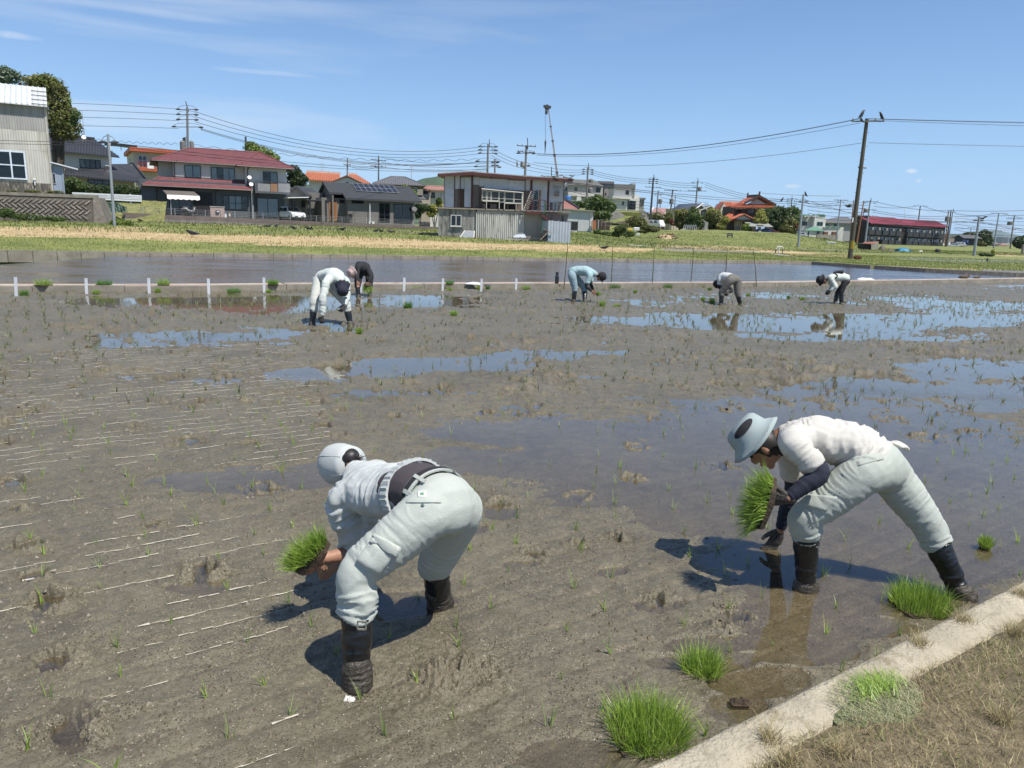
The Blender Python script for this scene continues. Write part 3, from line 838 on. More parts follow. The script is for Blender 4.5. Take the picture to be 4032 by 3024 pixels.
def gable_roof(parent,F,s0,s1,n0,n1,ze,zr,m,along_s=True,th=.14,kind='rib',step=.28,h=.05,ov=.0,ridge_m=None,zb=None,mid=None):
 """ridge parallel to the wall (along_s) or pointing out of it"""
 zb=ze if zb is None else zb
 if along_s:
  nm=(n0+n1)/2 if mid is None else mid
  R0,R1=F.pt(s0,nm,zr),F.pt(s1,nm,zr)
  roof_plane(parent,F.pt(s0,n0,ze),F.pt(s1,n0,ze),R1,R0,th,m,kind,step,h)
  roof_plane(parent,F.pt(s1,n1,zb),F.pt(s0,n1,zb),R0,R1,th,m,kind,step,h)
 else:
  sm=(s0+s1)/2 if mid is None else mid
  R0,R1=F.pt(sm,n0,zr),F.pt(sm,n1,zr)
  roof_plane(parent,F.pt(s0,n1,ze),F.pt(s0,n0,ze),R0,R1,th,m,kind,step,h)
  roof_plane(parent,F.pt(s1,n0,zb),F.pt(s1,n1,zb),R1,R0,th,m,kind,step,h)
 mb=MB();mb.tube([R0+np.array([0,0,.04]),R1+np.array([0,0,.04])],.1,6);part('ridge_cap',mb,ridge_m or m,parent)
def gable_wall(F,parent,s0,s1,n,zb,ze,zr,m,th=.15,mid=None):
 mb=MB();sm=(s0+s1)/2 if mid is None else mid
 pts=[F.pt(s0,n,zb),F.pt(s1,n,zb),F.pt(s1,n,ze),F.pt(sm,n,zr),F.pt(s0,n,ze)]
 mb.slab(pts,th,(-F.n[0],-F.n[1],0));part('gable_wall',mb,m,parent)
 # ===== two-storey house with dark red hipped roofs =====
M_redroof=mat('dark_red_slate',(.155,.052,.055),.65,.18,1.5,.2,30,c2=(.21,.085,.085))
M_cream=mat('cream_render',(.52,.50,.45),.85,.08,1.2,.25,80,c2=(.42,.39,.33),c2lo=.6,c2hi=.8)
M_slate=mat('slate_grey_render',(.075,.085,.095),.8,.12,1.2,.2,80)
M_soffit=mat('soffit',(.40,.39,.37),.8,.1)
F1=Fac(Dp('B',180,1035,76)[:2],27)
z1b=F1.hit('B',180,1035)[1]
sR=F1.hit('B',2060,1120)[0];s_up0=F1.hit('B',600,500)[0];s_bay=F1.hit('B',1520,600)[0]
zb1=1.35
t=thing('two_storey_house','two-storey house with dark red hipped roofs, cream upper walls and slate grey ground floor','house',F1.pt(8,-4,zb1))
zE2=F1.hit('B',2040,470)[1];zU=F1.hit('B',2040,700)[1]
ze2=F1.hit('B',1000,395)[1]
zlow=F1.hit('B',1000,640)[1]
dep=8.0
wall_box(F1,s_up0,s_bay,-dep,-1.1,zlow-.6,ze2+.05,M_cream,t,'upper_wall')
wall_box(F1,s_bay,sR,-dep,0.0,zlow-.6,ze2-.05,M_cream,t,'upper_wall')
wall_box(F1,s_up0-1.9+.6,s_up0,-dep,-2.6,zlow-.3,ze2+.05,M_cream,t,'upper_wall')
wall_box(F1,s_up0-.01,s_bay+.0,-1.2,-1.06,zlow-.25,F1.hit('B',1000,575)[1],M_slate,t,'dark_band')
wall_box(F1,s_bay+.01,sR+.02,-.4,.03,zb1,F1.hit('B',1900,650)[1],M_slate,t,'ground_wall')
wall_box(F1,0,s_bay+.01,-dep+.3,0.0,zb1,zlow+.0,M_slate,t,'ground_wall')
e0=F1.hit('B',330,370,-.4)[0];e1=F1.hit('B',2135,470)[0]
zr=F1.hit('B',1200,225,-dep/2)[1]
sap=F1.hit('B',1685,275,-dep/2)[0]
hip_roof(t,F1,s_up0-2.0,sR+.6,-.55,-dep-.6,ze2+.04,zr,F1.hit('B',825,190,-dep/2)[0],sap,M_redroof)
hip_roof(t,F1,s_bay-.9,sR+.75,.65,-dep-.62,ze2-.06,zr+.03,sap,sap+.05,M_redroof,rn=-dep/2)
zl0=F1.hit('B',900,712)[1]
sk0=F1.hit('B',65,690,.8)[0];sk1=F1.hit('B',1610,770,.8)[0]
roof_plane(t,F1.pt(sk0+.9,.75,zl0),F1.pt(sk1,.75,zl0),F1.pt(sk1-.4,-1.05,zl0+.95),F1.pt(s_up0-1.2,-1.05,zl0+.95),.1,M_redroof,'course',.3,.03,'skirt_roof')
roof_plane(t,F1.pt(sk0+.9,-dep,zl0),F1.pt(sk0+.9,.75,zl0),F1.pt(s_up0-1.2,-1.05,zl0+.95),F1.pt(s_up0-1.2,-dep,zl0+.95),.1,M_redroof,'course',.3,.03,'skirt_roof')
mb=MB();mb.tube([F1.pt(sk0+.9,.75,zl0+.03),F1.pt(s_up0-1.2,-1.05,zl0+1.0)],.07);part('ridge_cap',mb,M_redroof,t)
mb=MB();mb.tube([F1.pt(sk0+.9,.78,zl0-.06),F1.pt(sk1,.78,zl0-.06)],.06,5);mb.tube([F1.pt(sk0+.88,-dep,zl0-.06),F1.pt(sk0+.88,.75,zl0-.06)],.06,5);part('gutter',mb,M_gut,t)
for(x0,y0,x1,y1,off,pn,cu,br)in((737,427,947,585,-1.05,2,'all',()),(1075,455,1383,615,-1.05,4,(0,2,3),()),(1743,508,1928,650,.03,2,(1,),()),(1228,815,1545,993,0.,4,(1,2),(.45,)),(1665,845,1940,1088,.03,2,'all',()),(500,835,840,1020,0.,2,None,())):
 window(F1,F1.rect('B',x0,y0,x1,y1,off),t,panes=pn,curtain=cu,bars=br,n0=off,fw=.07,out=.07)
r=F1.rect('B',855,770,1098,1060)
wall_box(F1,r[0],r[1],-.02,.02,r[2],r[3],M_dark,t,'entrance')
mb=MB()
for i in range(9):x=r[0]+(r[1]-r[0])*(i+.5)/9;F1.box(mb,x-.02,x+.02,.02,.05,r[2],r[3]-.1)
part('entrance_lattice',mb,M_gut,t)
M_awn=mat('awning_cloth',(.10,.085,.075),.7,.15)
M_awn2=mat('awning_valance',(.70,.66,.58),.6,.1)
r=F1.rect('B',440,718,920,850)
mb=MB();mb.slab([F1.pt(r[0]-.1,.1,r[3]),F1.pt(r[1]-.8,.1,r[3]),F1.pt(r[1]-.05,1.5,r[3]-.75),F1.pt(r[0]+.45,1.5,r[3]-.75)],.04)
aw=part('awning',mb,M_awn,t)
mb=MB()
n=6
for i in range(n):
 a=r[0]+.45+(r[1]-r[0]-.5)*i/n;b=r[0]+.45+(r[1]-r[0]-.5)*(i+1)/n
 mb.slab([F1.pt(a,1.52,r[3]-.74),F1.pt(b,1.52,r[3]-.74),F1.pt(b,1.66,r[3]-1.12),F1.pt((a+b)/2,1.67,r[3]-1.2),F1.pt(a,1.66,r[3]-1.12)],.02,(F1.n[0],F1.n[1],0))
part('valance',mb,M_awn2,aw)
mb=MB();
for x in(r[0]+.75,):mb.bar(F1.pt(x,1.4,zb1),F1.pt(x,1.4,r[3]-.8),.07)
part('awning_post',mb,M_frame_g,t)
r=F1.rect('B',1640,640,2090,790,.9)
mb=MB();F1.box(mb,r[0],r[1],.0,.95,r[2],r[2]+.22);F1.box(mb,r[0],r[0]+.08,.0,.95,r[2]+.2,r[3]-.25);part('balcony_floor',mb,M_slate,t)
M_bpan=mat('balcony_panel',(.22,.22,.22),.7,.12,2,.2);M_woodp=mat('brown_panel',(.24,.13,.07),.6,.2,3)
for x0,x1,mm in((1672,1835,M_bpan),(1838,1927,M_woodp),(1935,2088,M_bpan)):
 rr=F1.rect('B',x0,655,x1,772,.9);wall_box(F1,rr[0]+.02,rr[1]-.02,.9,.95,r[2]+.22,rr[3]-.05,mm,t,'balcony_panel')
mb=MB();mb.bar(F1.pt(r[0],.93,r[3]-.02),F1.pt(r[1],.93,r[3]-.02),.06)
for i in range(7):x=r[0]+(r[1]-r[0])*i/6;mb.bar(F1.pt(x,.93,r[3]-.35),F1.pt(x,.93,r[3]-.02),.03)
part('balcony_rail',mb,M_rail,t)
wall_box(F1,F1.hit('B',1590,900)[0],F1.hit('B',1615,900)[0],.02,.35,zb1,zl0+.2,M_bpan,t,'buttress')
mb=MB();x=F1.hit('B',2030,900)[0];mb.hexa([F1.pt(x-.4,.03,zb1),F1.pt(x+.35,.03,zb1),F1.pt(x+.35,-.2,zb1),F1.pt(x-.4,-.2,zb1),F1.pt(x,.05,r[2]),F1.pt(x+.35,.05,r[2]),F1.pt(x+.35,-.2,r[2]),F1.pt(x,-.2,r[2])]);part('buttress',mb,M_bpan,t)
for x,y0,y1,off in((600,365,600,-1.0),(1540,440,720,.08),(375,700,1045,.06),(1125,740,960,.06),(1655,790,1105,.08)):
 s_,za=F1.hit('B',x,y0,off);zb_=F1.hit('B',x,y1,off)[1]
 mb=MB();mb.tube([F1.pt(s_+.25,off+.35,za+.05),F1.pt(s_,off+.05,za-.35),F1.pt(s_,off+.05,zb_)],.05,6)
 part('downpipe',mb,M_gut,t)
def dish(parent,F,k,x,y,off,r=.2,name='satellite_dish',m=None):
 s_,z_=F.hit(k,x,y,off);c=F.pt(s_,off,z_)
 ax=unit(np.array([.45,-.8,.45]))
 mb=MB();mb.lathe(c,[(r,.09),(r*.8,.035),(r*.45,.008),(.01,0),(.01,-.012),(r*.45,-.004),(r*.8,.023),(r,.08)],18,ax)
 mb.tube([c-ax*.01,c-ax*.15,F.pt(s_,off-.35,z_-.15)],.02,5);mb.tube([c+np.array([0,0,-r*.9])+ax*.1,c+ax*.32-np.array([0,0,.05])],.012,4)
 return part(name,mb,m or M_frame_w,parent,smooth=False)
dish(t,F1,'B',1568,585,.4);dish(t,F1,'B',1590,673,.4)
FL=Fac(F1.pt(-.01,-dep,0)[:2],27-90)
mb=MB()
z_a,z_b=F1.hit('B',240,960)[1],F1.hit('B',240,790)[1]
for n_ in(-2.0,-1.2):
 pass
window(FL,(dep-2.9,dep-1.0,z_a,z_b),t,panes=3,n0=0.,curtain=(1,),fw=.08)
FU=Fac(F1.pt(s_up0-1.31,-dep,0)[:2],27-90)
window(FU,(dep-4.6,dep-3.6,F1.hit('B',540,485,-3)[1],F1.hit('B',540,395,-3)[1]),t,panes=2)
M_pink=mat('pinkish_tile',(.36,.27,.24),.7,.15,5,.4,14)
rg=F1.rect('B',1068,960,1250,1085,4.2)
t=thing('gate_pier','pinkish tiled gate wall with dark letter box in front of the red-roofed house','gate pier',F1.pt(rg[0],4.2,zb1))
mb=MB();F1.box(mb,rg[0],rg[1],3.9,4.2,zb1-.3,rg[3]);part('pier_wall',mb,M_pink,t)
mb=MB();F1.box(mb,rg[0]-.04,rg[1]+.04,3.86,4.24,rg[3],rg[3]+.06);part('coping',mb,M_conc2,t)
rr=F1.rect('B',1135,1003,1180,1042,4.2);mb=MB();F1.box(mb,rr[0],rr[1],4.2,4.3,rr[2],rr[3]);part('letter_box',mb,M_frame_k,t)
rr=F1.rect('B',1150,1012,1178,1024,4.3);mb=MB();F1.box(mb,rr[0],rr[1],4.3,4.31,rr[2],rr[3]);part('name_plate',mb,M_frame_w,t)
def bike(name,F,k,x,y,off,ln,col_,label,cat):
 s_,z_=F.hit(k,x,y,off);c=F.pt(s_,off,z_)
 e=np.array([*F.ex,0]);u=np.array([0,0,1.])
 t=thing(name,label,cat,c)
 R_=.22 if cat=='motor scooter' else .3
 for d in(-ln*.38,ln*.38):
  mb=MB();P=c+e*d+u*R_;mb.tube([P+e*R_*math.cos(a)+u*R_*math.sin(a)for a in np.linspace(0,2*math.pi,15)],.05,6);mb.tube([P-np.array([*F.n,0])*.05,P+np.array([*F.n,0])*.05],.09,8);part('wheel',mb,M_frame_k,t)
 mb=MB();mb.tube([c+e*(-ln*.5)+u*.55,c+e*(-ln*.2)+u*.62,c+e*(0)+u*.35,c+e*(ln*.25)+u*.38,c+e*(ln*.33)+u*.8],[.09,.14,.12,.1,.06],8);part('body',mb,col_,t,smooth=True)
 mb=MB();mb.tube([c+e*(-ln*.4)+u*.72,c+e*(-ln*.05)+u*.75],[.1,.08],8);part('seat',mb,M_frame_k,t)
 mb=MB();mb.tube([c+e*(ln*.33)+u*.8,c+e*(ln*.28)+u*1.0],.025);n3=np.array([*F.n,0]);mb.tube([c+e*(ln*.26)+u*1.0-n3*.3,c+e*(ln*.28)+u*1.02,c+e*(ln*.26)+u*1.0+n3*.3],.02);part('handlebar',mb,M_frame_k,t)
bike('motor_scooter',F1,'B',805,1062,1.6,1.6,mat('scooter_grey',(.18,.18,.19),.35,.1),'grey scooter parked by the awning post of the red-roofed house','motor scooter')
mb=MB();rr=F1.rect('B',262,998,360,1045,.7);F1.box(mb,rr[0],rr[1],.3,.9,rr[2]-.1,rr[3]);F1.box(mb,rr[0]-.03,rr[1]+.03,.25,.95,rr[3],rr[3]+.12)
solo('garden_bench_box',mb,mat('maroon_plastic',(.12,.02,.03),.5,.1),'low maroon storage box at the left corner of the red-roofed house','storage box')
mb=MB();rr=F1.rect('B',1253,1046,1275,1093,4.0);F1.box(mb,rr[0],rr[1],3.8,4.05,rr[2],rr[3]);solo('white_box',mb,M_frame_w,'small white box against the right end of the pinkish gate wall','box')
mb=MB();s_,z_=F1.hit('B',1315,1090,1.0);mb.lathe(F1.pt(s_,1.0,z_),[(.1,0),(.14,.1),(.09,.2),(.11,.28),(.06,.38)],10);solo('garden_ornament',mb,mat('ornament',(.5,.35,.3),.6,.3,9),'small pale garden ornament under the bay window of the red-roofed house','ornament')
# ===== low dark grey bungalow with solar panels =====
M_dkroof=mat('charcoal_shingle',(.045,.047,.05),.6,.15,2,.3,25)
M_taupe=mat('taupe_siding',(.155,.145,.13),.8,.08,1.5,.25,60)
M_found=mat('foundation',(.40,.38,.34),.85,.12)
F2=Fac(Dp('C',1830,878,86)[:2],27)
zb2=1.2
def h2(x,y,off=0.):return F2.hit('C',x,y,off)
t=thing('bungalow','low taupe bungalow with charcoal shingle roof carrying a row of solar panels','house',F2.pt(-8,-3,zb2))
sL=h2(560,650)[0];sM=h2(890,650)[0]
ze=h2(1400,525)[1];zrg=F2.hit('C',900,290,-3.6)[1]
wall_box(F2,sM,0,-7.2,0,zb2+.0,ze,M_taupe,t)
wall_box(F2,sL,sM,-7.2,-1.2,zb2,ze,M_taupe,t)
wall_box(F2,sM-.01,.02,-.1,.02,zb2-.1,zb2+.32,M_found,t,'foundation')
sr0=h2(420,260,-3.6)[0];sEnd=F2.hit('C',1930,548,.5)[0]
for(a,b,n0,n1)in((h2(850,480,.55)[0],sEnd,.55,-3.6),):
 pass
R0=F2.pt(sr0-1.2,-3.6,zrg);R1=F2.pt(sEnd,-3.6,zrg)
B0=F2.pt(h2(855,490,.55)[0],.55,ze+.02);B1=F2.pt(sEnd,.55,ze+.02)
slope=(zrg-ze-.02)/(4.15)
def rp(s_,n_):return F2.pt(s_,n_,ze+.02+(.55-n_)*slope)
roof_plane(t,rp(h2(855,490,.55)[0],.55),rp(sEnd,.55),rp(sEnd,-3.6),rp(h2(855,490,.55)[0],-3.6),.2,M_dkroof,'course',.25,.02)
sa=h2(620,405,-.9)[0]
roof_plane(t,rp(sa,-.75),rp(h2(855,490,.55)[0],-.75),rp(h2(855,490,.55)[0],-3.6),rp(sa,-3.6),.2,M_dkroof,'course',.25,.02)
roof_plane(t,F2.pt(sEnd,-7.7,ze),F2.pt(sa,-7.7,ze),rp(sa,-3.6),rp(sEnd,-3.6),.2,M_dkroof,'course',.25,.02)
Fg=Fac(F2.pt(sL,-7.2,0)[:2],27-90)
mb=MB();mb.slab([F2.pt(sa+.35,-.8,zb2),F2.pt(sa+.35,-7.2,zb2),F2.pt(sa+.35,-7.2,ze),F2.pt(sa+.35,-3.6,zrg-.15),F2.pt(sa+.35,-.8,ze+1.1*slope)],.15,(F2.ex[0],F2.ex[1],0));part('gable_wall',mb,M_taupe,t)
mb=MB();mb.slab([F2.pt(-.15,-.02,zb2),F2.pt(-.15,-7.2,zb2),F2.pt(-.15,-7.2,ze),F2.pt(-.15,-3.6,zrg-.15),F2.pt(-.15,-.02,ze)],.13,(F2.ex[0],F2.ex[1],0));part('gable_wall',mb,M_taupe,t)
FW=Fac(Dp('C',60,815,83)[:2],27)
w0=FW.hit('C',60,650)[0];w1=FW.hit('C',560,650)[0];wpk=FW.hit('C',150,325)[0]
zwe=FW.hit('C',320,465)[1];zwr=FW.hit('C',150,325)[1]
mb=MB();mb.slab([FW.pt(w0,0,zb2),FW.pt(w1*.55,0,zb2),FW.pt(w1*.55,0,zwe),FW.pt(wpk+.2,0,zwr-.15),FW.pt(w0,0,zwr-.9)],5,(-FW.n[0],-FW.n[1],0));part('wing_wall',mb,M_taupe,t)
wall_box(FW,w1*.5,w1,-6,-.6,zb2,zwe+.4,M_taupe,t,'wing_wall')
roof_plane(t,FW.pt(FW.hit('C',320,465)[0],.5,zwe),FW.pt(FW.hit('C',320,465)[0]+3.2,-5,zwe),FW.pt(wpk+2.7,-5,zwr+.05),FW.pt(wpk,.5,zwr),.16,M_dkroof,'course',.25,.02,'wing_roof')
roof_plane(t,FW.pt(w0-.6,-5,zwr-1.1),FW.pt(w0-.6,.5,zwr-1.1),FW.pt(wpk,.5,zwr),FW.pt(wpk+2.7,-5,zwr),.16,M_dkroof,None,name='wing_roof')
for(x0,y0,x1,y1,FF,off)in((92,545,152,632,FW,0),(233,542,293,633,FW,0),(770,523,857,570,F2,-1.2),(942,528,1115,580,F2,0)):
 window(FF,FF.rect('C',x0,y0,x1,y1,off),t,panes=1,n0=off,fw=.09)
window(F2,F2.rect('C',1328,570,1482,833),t,panes=2,curtain=None,fw=.1)
window(F2,F2.rect('C',1535,585,1785,850),t,panes=2,fw=.1)
M_door=mat('orange_wood_door',(.30,.13,.04),.5,.2,6,stretch=(1,1,.2))
rr=F2.rect('C',628,555,735,825,-1.2);
mb=MB();F2.box(mb,rr[0],rr[1],-1.2,-1.12,rr[2],rr[3])
dr=part('door',mb,M_door,t)
mb=MB()
for i in range(1,6):x=rr[0]+(rr[1]-rr[0])*i/6;F2.box(mb,x-.012,x+.012,-1.12,-1.11,rr[2],rr[3])
part('door_groove',mb,M_gut,dr)
mb=MB();F2.box(mb,rr[0]+.12,rr[0]+.16,-1.12,-1.04,rr[2]+.8,rr[2]+1.3);part('handle',mb,M_frame_k,dr)
M_solar=mat('solar_cell',(.016,.019,.026),.3,.1,spec=.5)
pA,pB=(945,302),(1540,340);pC,pD=(1112,415),(1705,458)
npan=8
def onroof(x,y):
 px,py=q('C',x,y);d=ray(px,py)
 lo,hi=60.,130.
 for _ in range(50):
  m_=(lo+hi)/2;P=CAM+d*(m_/d[1]);n_=(P[:2]-F2.O)@F2.n
  if P[2]<ze+.02+(.55-n_)*slope:hi=m_
  else:lo=m_
 P=CAM+d*(lo/d[1]);return(P[:2]-F2.O)@F2.ex,(P[:2]-F2.O)@F2.n
a0,na=onroof(*pA);a1,_=onroof(*pB);c0,nc_=onroof(*pC);c1,_=onroof(*pD)
pt_=thing('solar_array','row of dark solar panels on the charcoal roof of the bungalow','solar panels',rp(c0,nc_));nu=unit(np.array([F2.n[0]*slope,F2.n[1]*slope,1.]))
for i in range(npan):
 sA=min(a0,c0)+(c1-c0)*(i+.03)/npan;sB=min(a0,c0)+(c1-c0)*(i+.97)/npan
 A_=[rp(sA,nc_)+nu*.12,rp(sB,nc_)+nu*.12,rp(sB,na)+nu*.12,rp(sA,na)+nu*.12]
 mb=MB();mb.slab(A_,.04,-nu);part('panel',mb,M_solar,pt_)
mb=MB()
sA=min(a0,c0);
for n_ in(nc_,(na+nc_)/2,na):mb.bar(rp(sA,n_)+nu*.115,rp(sA+(c1-c0),n_)+nu*.115,.035,.035)
for i in range(npan+1):x=sA+(c1-c0)*i/npan;mb.bar(rp(x,nc_)+nu*.115,rp(x,na)+nu*.115,.03,.03)
part('panel_rails',mb,M_frame_g,pt_)
cpt=thing('carport','flat-roofed carport on thin dark posts in front of the bungalow','carport',FW.pt(1,3,zb2))
zc=FW.hit('C',300,500,3)[1]
c_s0,c_s1=FW.hit('C',45,505,3)[0],FW.hit('C',330,500,3)[0];d_s1=FW.hit('C',735,550,2)[0]
mb=MB();mb.slab([FW.pt(c_s0,3,zc),FW.pt(c_s1+.1,3,zc+.15),FW.pt(c_s1+.1,-.2,zc+.15),FW.pt(c_s0,-.2,zc)],.08);part('canopy',mb,M_frame_w,cpt)
mb=MB()
FW.box(mb,c_s1,d_s1,2.15,2.25,zc-.25,zc-.12);FW.box(mb,c_s1,d_s1,-.2,-.1,zc-.25,zc-.12)
for i in range(6):x=c_s1+(d_s1-c_s1)*i/5;FW.box(mb,x-.04,x+.04,-.1,2.15,zc-.2,zc-.13)
part('canopy_frame',mb,M_frame_k,cpt)
for i in range(5):
 x0_=c_s1+(d_s1-c_s1)*(i+.1)/5;x1_=c_s1+(d_s1-c_s1)*(i+.9)/5;mb=MB();FW.box(mb,x0_,x1_,-.0,2.1,zc-.12,zc-.1);part('roof_sheet',mb,mat('polycarbonate',(.35,.38,.42),.2,.1),cpt)
for x,y0,y1 in((120,520,815),(355,500,822),(578,530,828),(708,560,830)):
 s_,za=FW.hit('C',x,y0,2.2);zb_=zb2-.1
 mb=MB();FW.box(mb,s_-.09,s_+.09,2.12,2.28,zb_,zc-.1);part('post',mb,M_frame_k,cpt)
mb=MB();s_,z_=h2(1200,585,.3);mb.tube([F2.pt(s_,.3,zb2),F2.pt(s_,.3,z_)],.05);mb.tube([F2.pt(s_-.08,.3,z_),F2.pt(s_+.08,.3,z_)],.06)
solo('vent_pipe',mb,M_frame_w,'white vent pipe standing against the front wall of the bungalow','pipe')
def ac_unit(F,k,x0,y0,x1,y1,off,label,name='air_conditioner'):
 r=F.rect(k,x0,y0,x1,y1,off);o=thing(name,label,'air conditioner',F.pt(r[0],off,r[2]))
 mb=MB();F.box(mb,r[0],r[1],off-.32,off,r[2],r[3]);part('casing',mb,mat('ac_white',(.62,.62,.58),.5,.1),o)
 rad=(r[3]-r[2])*.4;c=F.pt(r[0]+(r[1]-r[0])*.42,off+.01,(r[2]+r[3])/2)
 mb=MB();mb.lathe(c,[(rad,0),(rad,.02),(rad*.85,.02),(rad*.85,.004)],14,(F.n[0],F.n[1],0));part('fan_grille',mb,M_rail,o)
 return o
ac_unit(F2,'C',1187,828,1265,860,.5,'white air conditioner unit on the ground by the vent pipe of the bungalow')
mb=MB();rr=F2.rect('C',905,722,952,845,.4);F2.box(mb,rr[0],rr[1],.2,.45,rr[2]+(rr[3]-rr[2])*.45,rr[3]);F2.box(mb,rr[0],rr[0]+.06,.3,.36,rr[2],rr[3]);F2.box(mb,rr[1]-.06,rr[1],.3,.36,rr[2],rr[3])
solo('letter_box',mb,M_frame_k,'black letter box on two legs in front of the bungalow wall','letter box')
dish(t,F2,'C',1822,658,.4,.3,m=M_frame_k)
# ===== the low block wall along the road, with its wire fence =====
wa=np.array(Dp('B',-60,1035,69.5)[:2]);wb=np.array(Dp('C',2230,905,86)[:2])
FWall=Fac(wa,math.degrees(math.atan2(wb[1]-wa[1],wb[0]-wa[0])))
M_brick=mat('brown_block',(.15,.12,.105),.85,.25,1.5,.4,30)
M_brick2=mat('grey_block',(.20,.18,.165),.85,.3,1.5,.4,30)
Lw=np.linalg.norm(wb-wa)
zt0=FWall.hit('B',0,1035)[1];zt1=FWall.hit('C',2150,905)[1]
t=thing('block_wall','long low brown block wall along the road in front of the houses','wall',FWall.pt(Lw/2,0,1.2))
n=42
bw=Lw/n
for(h0,h1,M_)in((-.75,-.42,M_brick2),(-.41,-.22,M_brick),(-.21,0,M_brick)):
 mb=MB();FWall.box(mb,.006,bw-.006,-.14,0 if M_ is M_brick else .03,h0+.005,h1-.005)
 org=FWall.pt(0,0,0);mez=mesh_from('block',np.array(mb.v)-org,mb.f,M_)
 for i in range(n):
  o=bpy.data.objects.new('block',mez);col.objects.link(o);o.parent=t
  z=zt0+(zt1-zt0)*(i+.5)/n
  p=FWall.pt(i*bw,rf.uniform(-.006,.006),z)
  o.location=Vector(p)-t.location
mb=MB()
for i in range(int(Lw/.16)):
 s_=i*.16;z=zt0+(zt1-zt0)*s_/Lw
 FWall.box(mb,s_,s_+.10,.0,.015,z-.40,z-.02)
part('rib_relief',mb,M_brick,t,kind='stuff')
fn=thing('wire_fence','thin wire mesh fence with posts standing on the brown block wall','fence',FWall.pt(Lw/2,-.1,zt0))
for i in range(24):
 s_=Lw*(i+.3)/24;z=zt0+(zt1-zt0)*s_/Lw
 mb=MB();mb.tube([FWall.pt(s_,-.08,z),FWall.pt(s_,-.08,z+.62)],.022,5);part('post',mb,M_frame_g if i%2 else M_rail,fn)
mb=MB()
for dz_ in(.6,.45,.3,.15):mb.tube([FWall.pt(0,-.08,zt0+dz_),FWall.pt(Lw,-.08,zt1+dz_)],.007,3,False)
for i in range(int(Lw/.5)):s_=i*.5;z=zt0+(zt1-zt0)*s_/Lw;mb.tube([FWall.pt(s_,-.08,z),FWall.pt(s_,-.08,z+.6)],.004,3,False)
part('mesh_wires',mb,M_frame_g,fn)
# ===== tall corrugated workshop on the left, on its herringbone retaining wall =====
def corr(mb,F,s0,s1,n,z0,z1,step,amp,ztop=None):
 """vertical corrugated sheet as a real folded surface"""
 m_=int((s1-s0)/step*4);P=[]
 for i in range(m_+1):
  s_=s0+(s1-s0)*i/m_;nn_=n+amp*math.sin(2*math.pi*(s_-s0)/step)
  zt=z1 if ztop is None else z1+(ztop-z1)*i/m_
  P+=[F.pt(s_,nn_,z0),F.pt(s_,nn_,zt)]
 mb.add(P,[(2*i,2*i+2,2*i+3,2*i+1)for i in range(m_)])
FS=Fac(Dp('A',530,1285,70)[:2],31)
zbs=FS.hit('A',400,1290)[1]
zes=FS.hit('A',250,418)[1]
M_corr=mat('cream_corrugated',(.48,.465,.41),.7,.18,.9,c2=(.34,.30,.23),c2lo=.5,c2hi=.75,stretch=(1,1,.25))
M_corrd=mat('shaded_weathered_corrugated',(.33,.32,.30),.75,.2,.8,c2=(.20,.18,.15),stretch=(1,1,.2))  # upper wall's eave shade painted in as darker grey, with weathered streaks
M_soot=mat('mouldy_sheet',(.10,.09,.075),.85,.5,1.5,c2=(.30,.27,.22),c2lo=.5,c2hi=.62,stretch=(1.5,1.5,.4))
t=thing('workshop','tall corrugated workshop with a pale metal roof and big four-pane window above the retaining wall','workshop',FS.pt(-6,-5,zbs))
zmid=FS.hit('A',250,672)[1];zsoot=FS.hit('A',250,1200)[1]
for z0,z1,mm,nm in((zbs-.2,zsoot,M_soot,'sooty_sheet'),(zsoot,FS.hit('A',250,870)[1],M_corr,'wall_sheet'),(FS.hit('A',250,870)[1],zmid,M_corr,'wall_sheet'),(zmid,zes+.1,M_corrd,'wall_sheet')):
 mb=MB();corr(mb,FS,-14,0,.05+(.03 if z0<zsoot-.1 else 0),z0,z1+.03,.2,.02);part(nm,mb,mm,t)
 if nm=='wall_sheet':
  mb=MB();
  for i in range(20):FS.box(mb,-14+.7*i,-14+.7*i+.02,.085,.1,z0+.15,z0+.2)
wall_box(FS,-14,-.03,-9,0,zbs-.2,zes,M_corrd,t,'wall_core')
mb=MB();FS.box(mb,-.08,.06,-.1,.12,zbs-.2,zes);part('corner_trim',mb,mat('pale_trim',(.40,.38,.33),.7,.2,1.5),t)
mb=MB();FR=Fac(FS.pt(0.0,0,0)[:2],121);corr(mb,FR,0,9,.02,zbs-.2,zes,.2,.035);part('side_sheet',mb,M_corrd,t)
zrs=FS.hit('A',380,238,-4.5)[1];srs=FS.hit('A',380,238,-4.5)[0]
M_tin=mat('pale_tin_roof',(.48,.50,.50),.45,.1,1.2,metal=.0)
roof_plane(t,FS.pt(-14.5,.5,zes),FS.pt(.2,.5,zes),FS.pt(.2,-4.5,zrs),FS.pt(-14.5,-4.5,zrs),.06,M_tin,'rib',.42,.07)
roof_plane(t,FS.pt(.2,-9.5,zes),FS.pt(-14.5,-9.5,zes),FS.pt(-14.5,-4.5,zrs),FS.pt(.2,-4.5,zrs),.06,M_tin,'rib',.42,.07)
mb=MB();mb.slab([FS.pt(-.05,0,zes),FS.pt(-.05,-9,zes),FS.pt(-.05,-4.5,zrs-.1)],.05,(FS.ex[0],FS.ex[1],0));part('gable_wall',mb,M_corrd,t)
mb=MB()
for i in range(4):zz=FS.hit('A',400,260+48*i,-4+1.1*i)[1];mb.bar(FS.pt(-1.0,.4-1.15*i,zes+(zrs-zes)*(.12+1.15*i)/5+.09),FS.pt(.2,.4-1.15*i,zes+(zrs-zes)*(.12+1.15*i)/5+.09),.06)
part('snow_bars',mb,M_rail,t,kind='stuff')
r=FS.rect('A',-190,872,262,1158,.1)
